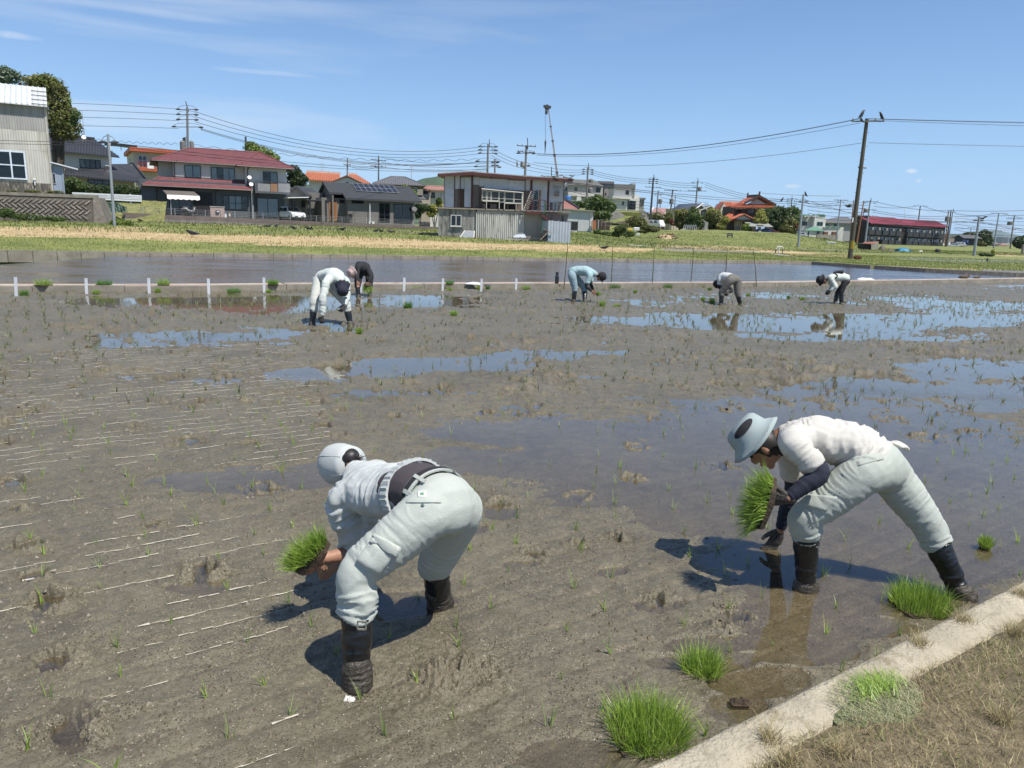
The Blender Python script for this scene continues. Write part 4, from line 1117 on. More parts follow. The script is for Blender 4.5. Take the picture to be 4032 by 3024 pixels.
w=window(FS,r,t,frame=mat('white_alloy',(.60,.66,.74),.4,.1),panes=3,fw=.12,out=.12,bars=(.5,),n0=.09)
mb=MB();s_,z_=FS.hit('A',346,1165,.2);FS.box(mb,s_-.1,s_+.1,.1,.3,z_-.05,z_+.1);mb.tube([FS.pt(s_,.2,z_-.05),FS.pt(s_,.2,z_-.5)],.05);part('vent_cowl',mb,M_frame_w,t)
FLn=Fac(Dp('A',525,1290,70.2)[:2],31)
t2=thing('lean_to_shed','narrow blue-grey ribbed lean-to beside the corrugated workshop','shed',FLn.pt(1,-1,zbs))
M_bg=mat('bluegrey_sheet',(.26,.31,.38),.5,.1,1.5)
la,lb=FLn.hit('A',523,1100)[0],FLn.hit('A',637,1100)[0]
zlt=FLn.hit('A',580,1030)[1]
mb=MB();FLn.box(mb,la,lb,-3,0,zbs-.4,zlt);part('wall',mb,M_bg,t2)
mb=MB();corr(mb,FLn,la+.75,lb,.05,zbs-.4,zlt,.45,.05);part('ribbed_sheet',mb,M_bg,t2)
mb=MB();mb.slab([FLn.pt(la-.1,.4,zlt+.35),FLn.pt(lb+1.2,.4,zlt-.15),FLn.pt(lb+1.2,-3,zlt-.05),FLn.pt(la-.1,-3,zlt+.45)],.12);part('roof',mb,mat('leanto_roof',(.55,.58,.62),.5,.1),t2)
window(FLn,FLn.rect('A',528,1100,560,1210),t2,panes=1,frame=M_frame_g)
# ---- herringbone retaining wall, each block its own piece
FH=Fac(Dp('A',0,1560,58)[:2],20)
ztop=FH.hit('A',450,1325)[1];zbot=FH.hit('A',450,1560)[1]
M_hb=mat('herringbone_block',(.145,.13,.11),.9,.4,1.2,.5,30,c2=(.26,.22,.17))
M_hbg=mat('mossy_joint',(.085,.075,.06),.95,.3)
sE=FH.hit('A',925,1400)[0];sE2=FH.hit('A',1040,1570)[0]
t=thing('retaining_wall','old herringbone-block retaining wall with concrete capping below the workshop','retaining wall',FH.pt(0,0,zbot))
bat=.55
def hbp(s_,v,o=0.):
 return FH.pt(s_,-bat*v+o,zbot+(ztop-zbot)*v+o*.2)
mb=MB();mb.hexa([hbp(-34,-.25),hbp(sE,-.25),FH.pt(sE,-4,zbot-.5),FH.pt(-34,-4,zbot-.5),hbp(-34,.97),hbp(sE,.97),FH.pt(sE,-4,ztop),FH.pt(-34,-4,ztop)]);part('backing',mb,M_hbg,t)
mb=MB();FH.box(mb,-34,sE+.35,-bat-.45,-bat+.10,ztop-.08,ztop+.16);part('capping',mb,M_conc,t)
mb=MB();mb.hexa([hbp(sE+.02,-.3,.12),FH.pt(sE2+.25,.12,zbot-.2),FH.pt(sE2+.25,-4,zbot-.2),FH.pt(sE,-4,zbot-.2),hbp(sE+.02,1.0,.1),FH.pt(sE+.35,-bat+.05,ztop),FH.pt(sE+.35,-4,ztop),FH.pt(sE,-4,ztop)]);part('end_slab',mb,mat('dark_end_slab',(.13,.115,.095),.9,.35,1.4,.5,c2=(.2,.18,.15)),t)
Hh=ztop-zbot;cell=.40;cnt=0
for j in range(-1,int(Hh/cell*1.0)+2):
 for i in range(int(-16/cell),int(sE/cell)+1):
  cx_=i*cell+(.0 if j%2 else cell/2);vz=(j+.5)*cell*.95
  sgn=1 if j%2 else-1
  L2=cell*.86;W2=cell*.30
  c_,s__=math.cos(math.radians(40)),math.sin(math.radians(40))*sgn
  pts=[]
  for a,b in((-L2/1.25,-W2/2),(L2/1.25,-W2/2),(L2/1.25,W2/2),(-L2/1.25,W2/2)):
   pts.append((cx_+a*c_-b*s__,vz+a*s__+b*c_))
  if min(p[1]for p in pts)<-.1 or max(p[1]for p in pts)>Hh-.06 or min(p[0]for p in pts)<-16 or max(p[0]for p in pts)>sE:continue
  if cnt>=298:continue
  cnt+=1
  o_=.07+.02*rf.random()
  mb=MB();lo=[hbp(p[0],p[1]/Hh,-.02)for p in pts];c0_=np.mean(pts,0)
  hi=[hbp(c0_[0]+(p[0]-c0_[0])*.86,(c0_[1]+(p[1]-c0_[1])*.86)/Hh,o_)for p in pts]
  mb.hexa(lo+hi);part('block',mb,M_hb,t)
  # ===== black-tiled house behind =====
M_bt=mat('black_glazed_tile',(.035,.037,.042),.35,.2,3,spec=.6)
M_wht=mat('white_plaster',(.60,.59,.55),.8,.08,1.5)
M_beige=mat('beige_wall',(.46,.41,.32),.85,.1,1.5)
FB=Fac(Dp('A',630,1200,90)[:2],27)
def hB(x,y,off=0.):return FB.hit('A',x,y,off)
t=thing('black_tiled_house','white plastered house with black glazed tile roofs behind the hedge','house',FB.pt(8,-4,2.2))
u0=hB(500,900)[0];u1=hB(1110,980)[0];l1=hB(1350,1200)[0]
wall_box(FB,u0-6,u1,-7,-.8,3.6,hB(850,905,-.8)[1],M_wht,t,'upper_wall')
wall_box(FB,-.5,l1,-8,0,2.0,hB(1000,1140)[1],M_beige,t,'ground_wall')
zt_=hB(700,895,0)[1];
roof_plane(t,FB.pt(u0-6,.0,zt_+.3),FB.pt(u1+1.0,.0,zt_-.1),FB.pt(u1-1.6,-4,zt_+2.0),FB.pt(u0-6,-4,zt_+2.4),.16,M_bt,'rib',.30,.07)
mb=MB();mb.bar(FB.pt(u0-6,-4,zt_+2.5),FB.pt(u1-1.6,-4,zt_+2.1),.3,.3);part('ridge_cap',mb,M_bt,t)
mb=MB();mb.slab([FB.pt(u1-.05,-.8,zt_-.1),FB.pt(u1-.05,-7,zt_-.1),FB.pt(u1-.05,-4,zt_+1.7)],.1,(FB.ex[0],FB.ex[1],0));part('gable_wall',mb,M_wht,t)
zl_=hB(1000,1150,1.)[1];
lr0=hB(635,1090,1.)[0];lr1=hB(1485,1170,1.)[0];lt1=hB(1340,1030,-1.5)[0]
zlt_=hB(850,1050,-.8)[1]
roof_plane(t,FB.pt(lr0,1.,zl_+.15),FB.pt(lr1,1.,zl_-.25),FB.pt(lt1,-2.2,zlt_+.9),FB.pt(lr0+.2,-2.2,zlt_+.4),.16,M_bt,'rib',.30,.07)
mb=MB();mb.bar(FB.pt(lr0+7,-2.2,zlt_+.75),FB.pt(lt1,-2.2,zlt_+1.0),.28,.28);mb.bar(FB.pt(lr1,1.,zl_-.1),FB.pt(lt1,-2.2,zlt_+1.0),.2,.2);part('ridge_cap',mb,M_bt,t)
window(FB,FB.rect('A',800,965,1012,1055,-.8),t,panes=4,n0=-.8,curtain=(0,),fw=.08)
window(FB,FB.rect('A',880,1168,1100,1225),t,panes=3,fw=.08)
ac_unit(FB,'A',1060,1022,1100,1082,-.3,'white air conditioner on the wall above the lower black-tiled roof')
mb=MB();s_,z_=hB(845,745,-3.5);mb.tube([FB.pt(s_,-4,z_-.6),FB.pt(s_,-4,z_+3.2)],.03,5)
for dz_ in(1.6,2.2):mb.tube([FB.pt(s_-.7,-4,z_+dz_),FB.pt(s_+.9,-4,z_+dz_)],.018,4)
t3=thing('roof_antenna','television antenna mast with a small white dish on the black-tiled roof','antenna',FB.pt(s_,-4,z_-.6));part('mast',mb,M_frame_g,t3);dish(t3,FB,'A',842,745,-3.9,.26,'dish')
# ===== cream house with flat orange fascia =====
FO=Fac(Dp('A',1340,1100,106)[:2],31)
t=thing('flat_roofed_house','cream flat-roofed house with orange-red fascia and balcony behind the black-tiled house','house',FO.pt(4,-3,2))
M_or=mat('orange_fascia',(.38,.085,.035),.6,.15)
M_pcream=mat('pale_cream',(.50,.46,.33),.85,.1)
r=FO.rect('A',1340,850,1800,1180)
wall_box(FO,r[0],r[1]+2,-11,0,2,FO.hit('A',1500,880)[1],M_pcream,t)
for(kk,x0,y0,x1,y1,n0,n1)in(('A',1320,845,1531,885,0,.9),):
 rr=FO.rect(kk,x0,y0,x1,y1,.8);wall_box(FO,rr[0]-.2,rr[1]+4,-11.5,.9,rr[2],rr[3],M_or,t,'fascia')
rr=FO.rect('B',140,455,437,500,1.);wall_box(FO,rr[0],rr[1],0,1.,rr[2],rr[3],M_or,t,'balcony_floor')
mb=MB();z0_,z1_=rr[3],FO.hit('B',300,390,1.)[1]
mb.bar(FO.pt(rr[0],.95,z1_),FO.pt(rr[1],.95,z1_),.06)
for i in range(26):x=rr[0]+(rr[1]-rr[0])*i/25;mb.bar(FO.pt(x,.95,z0_),FO.pt(x,.95,z1_),.04)
part('balcony_rail',mb,mat('red_rail',(.2,.07,.06),.6),t)
mb=MB();r2=FO.rect('B',262,392,342,468,1.0);FO.box(mb,r2[0],r2[1],1.0,1.03,r2[2],r2[3]);part('drying_towel',mb,M_frame_w,t)
FOl=Fac(FO.pt(r[0]-.01,0,0)[:2],31-90)
window(Fac(FO.pt(r[0]-.01,-11,0)[:2],31-90),(4.5,5.8,FO.hit('A',1280,995,-5)[1],FO.hit('A',1280,945,-5)[1]),t,panes=1,fw=.1)
window(FO,FO.rect('B',143,300,257,455),t,panes=2,fw=.1,bars=(.3,.6),frame=M_frame_g)
window(FO,FO.rect('B',340,320,430,455),t,panes=2,fw=.1,frame=M_frame_g)
mb=MB();s_,z_=FO.hit('A',1215,820,-2);FO.box(mb,s_-2,s_+2,-3,-1.5,z_-.15,z_+.1)
for x in(-1.7,0,1.7):mb.bar(FO.pt(s_+x,-2.2,z_-.7),FO.pt(s_+x,-2.2,z_),.06)
solo('solar_heater',mb,M_frame_k,'dark flat solar water heater on the roof of the cream flat-roofed house','solar heater')
# ===== houses behind the bungalow =====
M_ot=mat('orange_tile',(.36,.115,.05),.55,.25,2.5,c2=(.24,.09,.05))
M_gt=mat('grey_tile',(.12,.12,.125),.55,.25,2.5)
FT=Fac(Dp('C',280,290,118)[:2],12)
def hT(x,y,off=0.):return FT.hit('C',x,y,off)
t=thing('orange_tiled_house','house with glazed orange tile roof and a small gable behind the bungalow','house',FT.pt(8,-4,2))
a0=hT(285,200)[0];a1=hT(1215,290)[0];g0,g1=hT(700,265,2)[0],hT(1060,285,2)[0]
wall_box(FT,a0+.6,a1-2,-7.5,0,2,hT(500,250)[1],M_wht,t)
ze_=hT(450,243,.8)[1];zr_=hT(500,148,-4)[1]
roof_plane(t,FT.pt(a0-.6,.8,ze_+.05),FT.pt(hT(780,250)[0],.8,ze_-.1),FT.pt(hT(780,165,-4)[0],-4,zr_-.0),FT.pt(a0+.2,-4,zr_+.1),.15,M_ot,'rib',.34,.09)
roof_plane(t,FT.pt(hT(900,275)[0],1,hT(1215,295,1)[1]+.1),FT.pt(a1,1,hT(1215,295,1)[1]),FT.pt(hT(1015,170,-4)[0],-4,hT(1015,170,-4)[1]),FT.pt(hT(900,170,-4)[0],-4,hT(900,165,-4)[1]),.15,M_ot,'rib',.34,.09)
mb=MB();mb.bar(FT.pt(a0,-4,zr_+.2),FT.pt(hT(790,165,-4)[0],-4,zr_+.1),.3,.35);mb.bar(FT.pt(hT(900,165,-4)[0],-4,zr_+.1),FT.pt(hT(1015,168,-4)[0],-4,zr_+.05),.3,.35);part('ridge_cap',mb,mat('pale_ridge',(.55,.45,.38),.35),t)
gm=hT(880,180,2)[0];zg_=hT(880,180,2)[1];zge=hT(700,265,2)[1]
gable_roof(t,FT,g0-.5,g1+.6,2.2,-4,zge-.1,zg_,mat('brown_tile',(.16,.07,.045),.5,.3,2.5),along_s=False,kind='rib',step=.34,h=.08,mid=gm)
gable_wall(FT,t,g0,g1,1.8,2,zge,zg_-.25,M_wht,mid=gm)
mb=MB();c=FT.pt(gm,1.82,zg_-1.2);mb.lathe(c,[(.22,0),(.22,.03)],10,(FT.n[0],FT.n[1],0));part('gable_vent',mb,M_frame_k,t)
F4=Fac(Dp('C',1240,300,112)[:2],10)
def h4(x,y,off=0.):return F4.hit('C',x,y,off)
t=thing('grey_tiled_house','two-storey house with a grey tiled hip roof behind the solar panels','house',F4.pt(9,-4,2))
a0,a1=h4(1240,295)[0],h4(1975,320)[0]
wall_box(F4,a0+1,a1-1.6,-8,0,2,h4(1600,305)[1]+.1,mat('greige_wall',(.25,.225,.19),.85,.1),t)
hip_roof(t,F4,a0,a1,.9,-9,h4(1650,308,.9)[1],h4(1600,200,-4)[1],h4(1500,200,-4)[0],h4(1690,210,-4)[0],M_gt,kind='rib',step=.32,h=.08)
window(F4,F4.rect('C',1815,345,1865,430),t,panes=2,fw=.1,frame=M_frame_g)
rr=F4.rect('C',1870,375,1945,460,1.);wall_box(F4,rr[0],rr[1],0,1.,rr[2],rr[3],mat('greige_wall',(.25,.225,.19)),t,'balcony')
rr=F4.rect('C',1860,455,1990,500,1.5);roof_plane(t,F4.pt(rr[0],1.5,rr[2]),F4.pt(rr[1],1.5,rr[2]-.1),F4.pt(rr[1]-.5,0,rr[3]),F4.pt(rr[0],0,rr[3]),.12,M_gt,'rib',.3,.06,'porch_roof')
t=thing('pinkish_roofed_house','small pale house with faded reddish roof between the bungalow and the two-storey shed','house',Dp('C',1990,560,125))
F5=Fac(Dp('C',1900,560,125)[:2],5)
r=F5.rect('C',1900,355,2048,600);wall_box(F5,r[0],r[1],-6,0,1.6,r[3],M_beige,t)
M_fr=mat('faded_red_tile',(.30,.15,.12),.6,.25)
zz=F5.hit('C',1985,355,.6)[1];roof_plane(t,F5.pt(r[0]-1,.6,zz),F5.pt(r[1]+.4,.6,zz-.1),F5.pt(r[1]-2.0,-4,F5.hit('C',1870,245,-4)[1]-.7),F5.pt(r[0]-2.5,-4,F5.hit('C',1830,240,-4)[1]),.12,M_fr,'rib',.32,.06)
window(F5,F5.rect('C',1948,395,2018,445),t,panes=2,fw=.1)
F5b=Fac(Dp('C',2048,570,117)[:2],5)
t=thing('white_gabled_house','small white house with a reddish tile roof just left of the two-storey shed','house',Dp('C',2120,570,117))
r=F5b.rect('C',2050,350,2300,570);wall_box(F5b,r[0],r[1],-6,0,1.6,F5b.hit('C',2100,385)[1],M_wht,t)
gm=F5b.hit('C',2065,345)[0]
gable_roof(t,F5b,r[0]-.6,r[1]+.5,.7,-6.5,F5b.hit('C',2200,385,.7)[1],F5b.hit('C',2200,340,-3)[1],M_fr,kind='rib',step=.32,h=.06)
window(F5b,F5b.rect('C',2068,420,2112,495),t,panes=1,fw=.12);window(F5b,F5b.rect('C',2182,425,2212,490),t,panes=2,fw=.1,frame=M_frame_g)
mb=MB();rr=F5b.rect('C',2052,465,2120,500,.5);
F5b.box(mb,rr[0],rr[1],.45,.5,rr[2],rr[3]);part('balcony',mb,M_frame_k,t)
# ===== the two-storey corrugated shed in the middle =====
FD_=Fac(Dp('D',95,1060,60)[:2],3)
def hD(x,y,off=0.):return FD_.hit('D',x,y,off)
zbd=hD(600,1110)[1]-.1
M_bpanel=mat('bluish_white_panel',(.40,.44,.48),.6,.1,1.2,c2=(.33,.35,.36))
M_rust=mat('dark_red_steel',(.075,.022,.02),.6,.3,3)
M_oldc=mat('stained_corrugated',(.43,.42,.385),.8,.25,1.0,c2=(.15,.14,.125),c2lo=.51,c2hi=.66,stretch=(1.6,1.6,.28))
M_oldd=mat('dirty_flat_sheet',(.25,.245,.225),.85,.3,1.0,c2=(.07,.06,.05),c2lo=.45,c2hi=.65,stretch=(1.5,1.5,.3))
M_brownp=mat('brown_board',(.16,.13,.11),.8,.15,2)
t=thing('two_storey_shed','run-down two-storey shed with white panels above and stained corrugated iron below','shed',FD_.pt(7,-3,zbd))
x0_,_=hD(95,850);x1_=hD(635,850)[0];x2_=hD(1340,850)[0];x3_=hD(1600,900)[0];x4_=hD(1990,760)[0]
zf=hD(600,680)[1];zf2=hD(1350,715)[1]
zr0=hD(180,175,-1)[1]
mb=MB();corr(mb,FD_,x0_,x1_,0,zbd-.3,zf,.38,.012);part('lower_sheet',mb,M_oldd,t,label='grey lower wall sheet with black streaks')
mb=MB();corr(mb,FD_,x1_+.02,x2_,.10,zbd-.3,hD(1000,735)[1],.155,.03,ztop=hD(1340,760)[1]);part('lower_sheet',mb,M_oldc,t,label='stained corrugated lower wall')
mb=MB();corr(mb,FD_,x2_-.05,x3_,.03,zbd-.3,hD(1450,740)[1],.5,.012);part('lower_sheet',mb,mat('grey_flat_sheet',(.27,.25,.22),.8,.2,1),t)
wall_box(FD_,x0_+.03,x4_-.05,-6,-.05,zbd-.3,zf2-.06,M_oldd,t,'lower_core')
mb=MB();FD_.box(mb,x0_-.1,x4_+.1,-.9,.2,zf-.02,zf+.08)
part('ledge',mb,mat('weathered_ledge',(.24,.21,.17),.85,.3,2),t)
wall_box(FD_,x1_+.1,hD(1365,700)[0],.02,.14,hD(1000,735)[1],zf-.03,mat('grey_flat_sheet',(.27,.25,.22),.8),t,'fascia_board')
ub=-.7
def uD(x,y,off=ub):return FD_.hit('D',x,y,off)
zu1=uD(500,170)[1]
u0,u4=uD(178,400)[0],uD(1925,500)[0]
wall_box(FD_,u0+.05,uD(1440,500)[0],-6,ub-.1,zf,uD(700,165)[1],M_brownp,t,'upper_core')
wall_box(FD_,uD(1440,500)[0],u4-.05,-6,ub-.1,zf,uD(1700,240)[1],M_brownp,t,'upper_core')
def pan(xa,ya,xb,yb_,m_,o_=.0,name='panel',**kw):
 r=FD_.rect('D',xa,ya,xb,yb_,ub+o_);wall_box(FD_,r[0],r[1],ub-.08+o_,ub+o_,r[2],r[3],m_,t,name,**kw)
for a in((182,190,328,648),(338,182,372,648),(374,182,408,380),(418,218,470,380),(474,215,572,378),(474,380,572,645),(602,212,690,322),(692,225,756,345),(758,230,858,380),(860,240,1110,390),(1112,262,1352,405),(1362,228,1430,405),(1462,232,1682,400),(1585,402,1672,700),(1706,255,1922,568)):
 pan(*a,M_bpanel)
for a in((332,384,374,648),(600,330,692,378),(600,378,686,655)):pan(*a,mat('taupe_board',(.13,.115,.10),.8,.2,2),.01)
pan(412,384,470,648,mat('dark_board',(.05,.035,.025),.8,.2),.01)
for a in((415,175,572,212),(604,168,852,222),(866,185,1108,240),(1124,212,1350,255)):pan(*a,M_brownp,-.01,'fascia_board')
mb_posts=[(570,165,600,655),(325,180,337,650),(408,178,417,650),(1430,215,1458,705),(1683,245,1702,705),(1352,240,1361,420),(176,190,183,650),(1912,260,1922,735),(852,180,864,235),(1110,200,1122,250)]
for a in mb_posts:pan(*a,M_rust,.05,'post')
ra=FD_.hit('D',85,158,.1);rb_=FD_.hit('D',565,128,.1);rc_=FD_.hit('D',1360,195,.1);rd_=FD_.hit('D',2050,232,.1)
M_rf=mat('cement_roof_sheet',(.30,.28,.23),.85,.3,1.2)
for(p,r_,z_b)in((ra,rb_,.35),(rb_,rc_,.3),(rc_,rd_,.25)):
 P0,P1=FD_.pt(p[0],.15,p[1]),FD_.pt(r_[0],.15,r_[1])
 Q0,Q1=FD_.pt(p[0],-6.5,p[1]+z_b*.2),FD_.pt(r_[0],-6.5,r_[1]+z_b*.2)
 roof_plane(t,P0,P1,Q1,Q0,.05,M_rf,'rib',.22,.06)
 mb=MB();mb.bar(P0-np.array([0,0,.16])-FD_.n[1]*0,P1-np.array([0,0,.16]),.08,.22);part('eaves_beam',mb,M_rust,t)
mb=MB()
for i in range(26):
 s_=rc_[0]+(rd_[0]-rc_[0])*rf.uniform(.25,1.0);n_=rf.uniform(-4,.2);z_=rc_[1]+(rd_[1]-rc_[1])*(s_-rc_[0])/(rd_[0]-rc_[0])+.1
 L_=rf.uniform(.3,.9);a_=rf.uniform(-.5,.5)
 mb.bar(FD_.pt(s_,n_,z_+rf.uniform(-.05,.2)),FD_.pt(s_+L_*math.cos(a_),n_+L_*math.sin(a_),z_+rf.uniform(-.1,.25)),rf.uniform(.1,.35),.03)
part('broken_sheets',mb,mat('rotten_sheet',(.13,.11,.08),.9,.4,3),t,kind='stuff')
window(FD_,FD_.rect('D',275,760,432,925),t,panes=2,frame=mat('pale_alloy',(.50,.49,.45),.5,.1),fw=.06,out=.09,sill=True,n0=.02)
M_oldf=mat('old_white_frame',(.50,.48,.42),.6,.15,3)
rr=FD_.rect('D',725,395,1325,690,ub+.9)
g1=thing('glazed_balcony','rickety enclosure of old glass panes on the ledge of the two-storey shed','glazed enclosure',FD_.pt((rr[0]+rr[1])/2,0,zf))
mb=MB();FD_.box(mb,rr[0],rr[1],ub,ub+.02,rr[2],rr[3]);part('dark_interior',mb,mat('dim_interior',(.05,.045,.038),.9,.4,3),g1)
for(a,b_,c,d)in((728,400,800,560),(803,412,862,565),(865,415,975,572),(980,420,1055,578),(1060,425,1190,585),(1195,430,1318,592)):
 window(FD_,FD_.rect('D',a,b_,c,d,ub+.95),g1,frame=M_oldf,panes=1,fw=.04,bars=(.35,),n0=ub+.9,glass=glass_mat('dusty_glass',(.75,.73,.66)),curtain=('all' if a in(803,728)else None))
for(a,b_,c,d,m_)in((790,560,800,668,M_oldf),(975,580,985,672,M_oldf),(1050,585,1062,680,M_oldf),(1222,590,1230,690,M_oldf),(1305,430,1328,700,M_oldf),(740,545,965,568,M_oldf),(1055,582,1315,600,M_oldf),(730,378,815,392,M_oldf)):
 r=FD_.rect('D',a,b_,c,d,ub+.97);mb=MB();FD_.box(mb,r[0],r[1],ub+.9,ub+.99,r[2],r[3]);part('bar',mb,m_,g1)
for(a,b_,c,d)in((848,600,940,668),(1090,610,1110,680),(1235,610,1300,690),(735,600,785,660)):
 r=FD_.rect('D',a,b_,c,d,ub+.5);mb=MB();FD_.box(mb,r[0],r[1],ub+.2,ub+.5,r[2],r[3]);part('crate',mb,M_brownp,g1)
r=FD_.rect('D',725,388,1330,430,ub+1.0)
mb=MB();P0,P1=FD_.pt(r[0],ub+1.1,r[3]-.02),FD_.pt(r[1],ub+1.1,r[2]+.02);mb.slab([P0,P1,FD_.pt(r[1],ub,r[3]-.1),FD_.pt(r[0],ub,r[3]+.12)],.04);part('canopy',mb,M_oldf,g1)
r=FD_.rect('D',1330,410,1440,700,ub+.6)
mb=MB()
for i in range(9):z=r[2]+(r[3]-r[2])*i/9;x=r[0]+(r[1]-r[0])*i/9*.9;mb.bar(FD_.pt(x,ub+.5,z),FD_.pt(x+.5,ub+.5,z+.25),.03)
mb.bar(FD_.pt(r[0],ub+.6,r[2]),FD_.pt(r[1],ub+.6,r[3]),.12,.05);part('ladder',mb,M_oldf,t)
window(FD_,FD_.rect('D',1462,392,1550,705,ub+.02),t,frame=M_frame_g,panes=1,fw=.05,bars=(.48,),n0=ub+.02,name='door')
pan(1558,400,1584,708,mat('ochre_board',(.28,.19,.10),.7,.3,4),.03)
st=thing('outside_stair','rusty outside stair and railed landing at the right end of the two-storey shed','stair',FD_.pt(x3_,1,zbd))
r=FD_.rect('D',1362,710,1600,752,.6)
mb=MB();FD_.box(mb,r[0],r[1],ub+.05,.6,r[2],r[3]);part('landing',mb,M_rust,st)
def bars(name,segs,m_,off,w=.045):
 for(k_,xa,ya,xb,yb_)in segs:
  a,b_=FD_.hit(k_,xa,ya,off),FD_.hit(k_,xb,yb_,off)
  mb=MB();mb.bar(FD_.pt(a[0],off,a[1]),FD_.pt(b_[0],off,b_[1]),w);part(name,mb,m_,st)
bars('rail',[('D',1375,535,1645,548),('D',1375,625,1645,640),('D',1375,535,1375,710),('D',1465,538,1465,712),('D',1545,540,1545,712),('D',1645,548,1645,700),('D',1645,548,1890,855),('D',1700,700,1820,855),('D',1820,760,1820,855)],M_rust,.6)
M_grn=mat('green_metal',(.03,.12,.07),.6,.3,4)
bars('green_rail',[('D',1600,720,1600,1000),('D',1632,560,1632,790),('D',1655,570,1655,730),('D',1605,720,1650,720),('D',1650,720,1745,850)],M_grn,.75,.05)
for i in range(7):
 a=FD_.hit('D',1600+22*i,745+18*i,.6);mb=MB();FD_.box(mb,a[0]-.12,a[0]+.35,.1,.8,a[1]-.03,a[1]);part('step',mb,M_rust,st)
mb=MB();a,b_=FD_.hit('D',1600,740,.8),FD_.hit('D',1740,855,.8);mb.bar(FD_.pt(a[0],.8,a[1]-.1),FD_.pt(b_[0],.8,b_[1]-.1),.05,.22);part('stringer',mb,M_rust,st)
wall_box(FD_,x3_-.05,x4_-.3,-5,-.4,zbd-.3,hD(1850,750)[1],mat('grey_block_wall',(.30,.27,.23),.85,.2,1.5),t)
wall_box(FD_,hD(1670,745)[0],x4_,-1.2,.1,hD(1850,762)[1],hD(1850,738)[1],mat('weathered_ledge',(.24,.21,.17)),t,'ledge')
window(FD_,FD_.rect('D',1702,568,1822,705,ub),t,frame=M_oldf,panes=2,fw=.05,n0=ub,curtain=(1,))
pan(1826,572,1905,700,M_oldd,.0)
rr=FD_.rect('D',1765,385,1870,465,ub+.3)
g2=thing('window_air_conditioner','caged window air conditioner on the upper right wall of the two-storey shed','air conditioner',FD_.pt(rr[0],0,rr[2]))
mb=MB();FD_.box(mb,rr[0]+.1,rr[1]-.1,ub,ub+.35,rr[2]-.1,rr[3]-.12);part('casing',mb,M_brownp,g2)
mb=MB()
zt_=FD_.hit('D',1800,335,ub+.4)[1]
for s_ in np.linspace(rr[0],rr[1]+.05,8):
 mb.bar(FD_.pt(s_,ub+.45,rr[2]+.02),FD_.pt(s_,ub+.45,rr[3]),.018);mb.bar(FD_.pt(s_,ub+.45,rr[3]),FD_.pt(s_,ub,zt_),.018)
for z_ in(rr[2]+.02,(rr[2]+rr[3])/2,rr[3]):mb.bar(FD_.pt(rr[0],ub+.45,z_),FD_.pt(rr[1]+.05,ub+.45,z_),.018)
part('cage',mb,M_frame_g,g2)
r=FD_.rect('D',1685,855,2018,1150,1.2)
f3=thing('sheet_fence','pale blue-grey steel sheet fence at the right corner of the two-storey shed','fence',FD_.pt(r[0],1.2,r[2]))
M_zinc=mat('zinc_sheet',(.36,.40,.45),.5,.12,1.3)
n_=4
for i in range(n_):
 a=r[0]+(r[1]-r[0])*i/n_;b_=r[0]+(r[1]-r[0])*(i+1)/n_
 zt=r[3];dz_=-.12*i/n_
 mb=MB();corr(mb,FD_,a+.005,b_-.005,1.2,r[2]-.35,zt+dz_+.05,.22,.012);part('sheet',mb,M_zinc,f3)
r5=FD_.hit('D',1610,900,.5)
mb=MB();mb.slab([FD_.pt(r5[0],.3,r[2]-.2),FD_.pt(r[0],1.19,r[2]-.2),FD_.pt(r[0],1.19,r[3]),FD_.pt(r5[0],.3,r[3]+.05)],.03,(0,1,0));part('sheet',mb,M_zinc,f3)
a=FD_.hit('D',410,1085,1.0);b_=FD_.hit('D',610,1100,1.0);zt=FD_.hit('D',520,990,.3)[1]
wf=thing('leaning_window_frame','old white-framed glass door leaning against the wall below the small shed window','window frame',FD_.pt(a[0],.9,a[1]))
c4=[FD_.pt(a[0],.95,a[1]),FD_.pt(b_[0],.95,a[1]),FD_.pt(b_[0]+.05,.12,zt),FD_.pt(a[0]+.35,.12,zt)]
mb=MB()
for i in range(4):mb.bar(c4[i],c4[(i+1)%4],.07,.05)
part('frame',mb,M_oldf,wf);mb=MB();mb.slab(c4,.015,(0,1,0));part('pane',mb,mat('grey_pane',(.22,.24,.26),.25,.1),wf)
a=FD_.hit('D',1180,1080,1.0);b_=FD_.hit('D',1370,1090,1.0)
mb=MB();mb.slab([FD_.pt(a[0],1.2,a[1]),FD_.pt(b_[0],1.1,a[1]-.02),FD_.pt(b_[0]-.1,.5,a[1]+.25),FD_.pt(a[0]+.2,.5,a[1]+.18)],.05);solo('metal_sheet',mb,M_zinc,'bent pale metal sheet lying at the foot of the corrugated shed wall','metal sheet')
mb=MB()
for i in range(14):s_=a[0]+rf.uniform(-.1,2.6);z_=a[1]-.1;p=FD_.pt(s_,rf.uniform(.6,1.3),z_);mb.bar(p,p+np.array([rf.uniform(-.6,.6),rf.uniform(-.3,.3),rf.uniform(.0,.12)]),.08,.04)
solo('scrap_boards',mb,M_brownp,'low heap of dark scrap boards in the grass before the shed','scrap heap',kind='stuff')
a=FD_.hit('D',1575,1125,1.3)
bb=thing('wheelbarrow','overturned dark wheelbarrow leaning beside the steel sheet fence','wheelbarrow',FD_.pt(a[0],1.3,a[1]))
mb=MB();p=FD_.pt(a[0]+.35,1.2,a[1]);mb.hexa([p+np.array(v)for v in((-.3,0,0),(.3,0,.05),(.25,.4,.05),(-.2,.4,0),(-.15,.1,.75),(.2,.1,.85),(.15,.35,.8),(-.1,.35,.7))]);part('tray',mb,mat('black_tray',(.02,.02,.02),.6),bb)
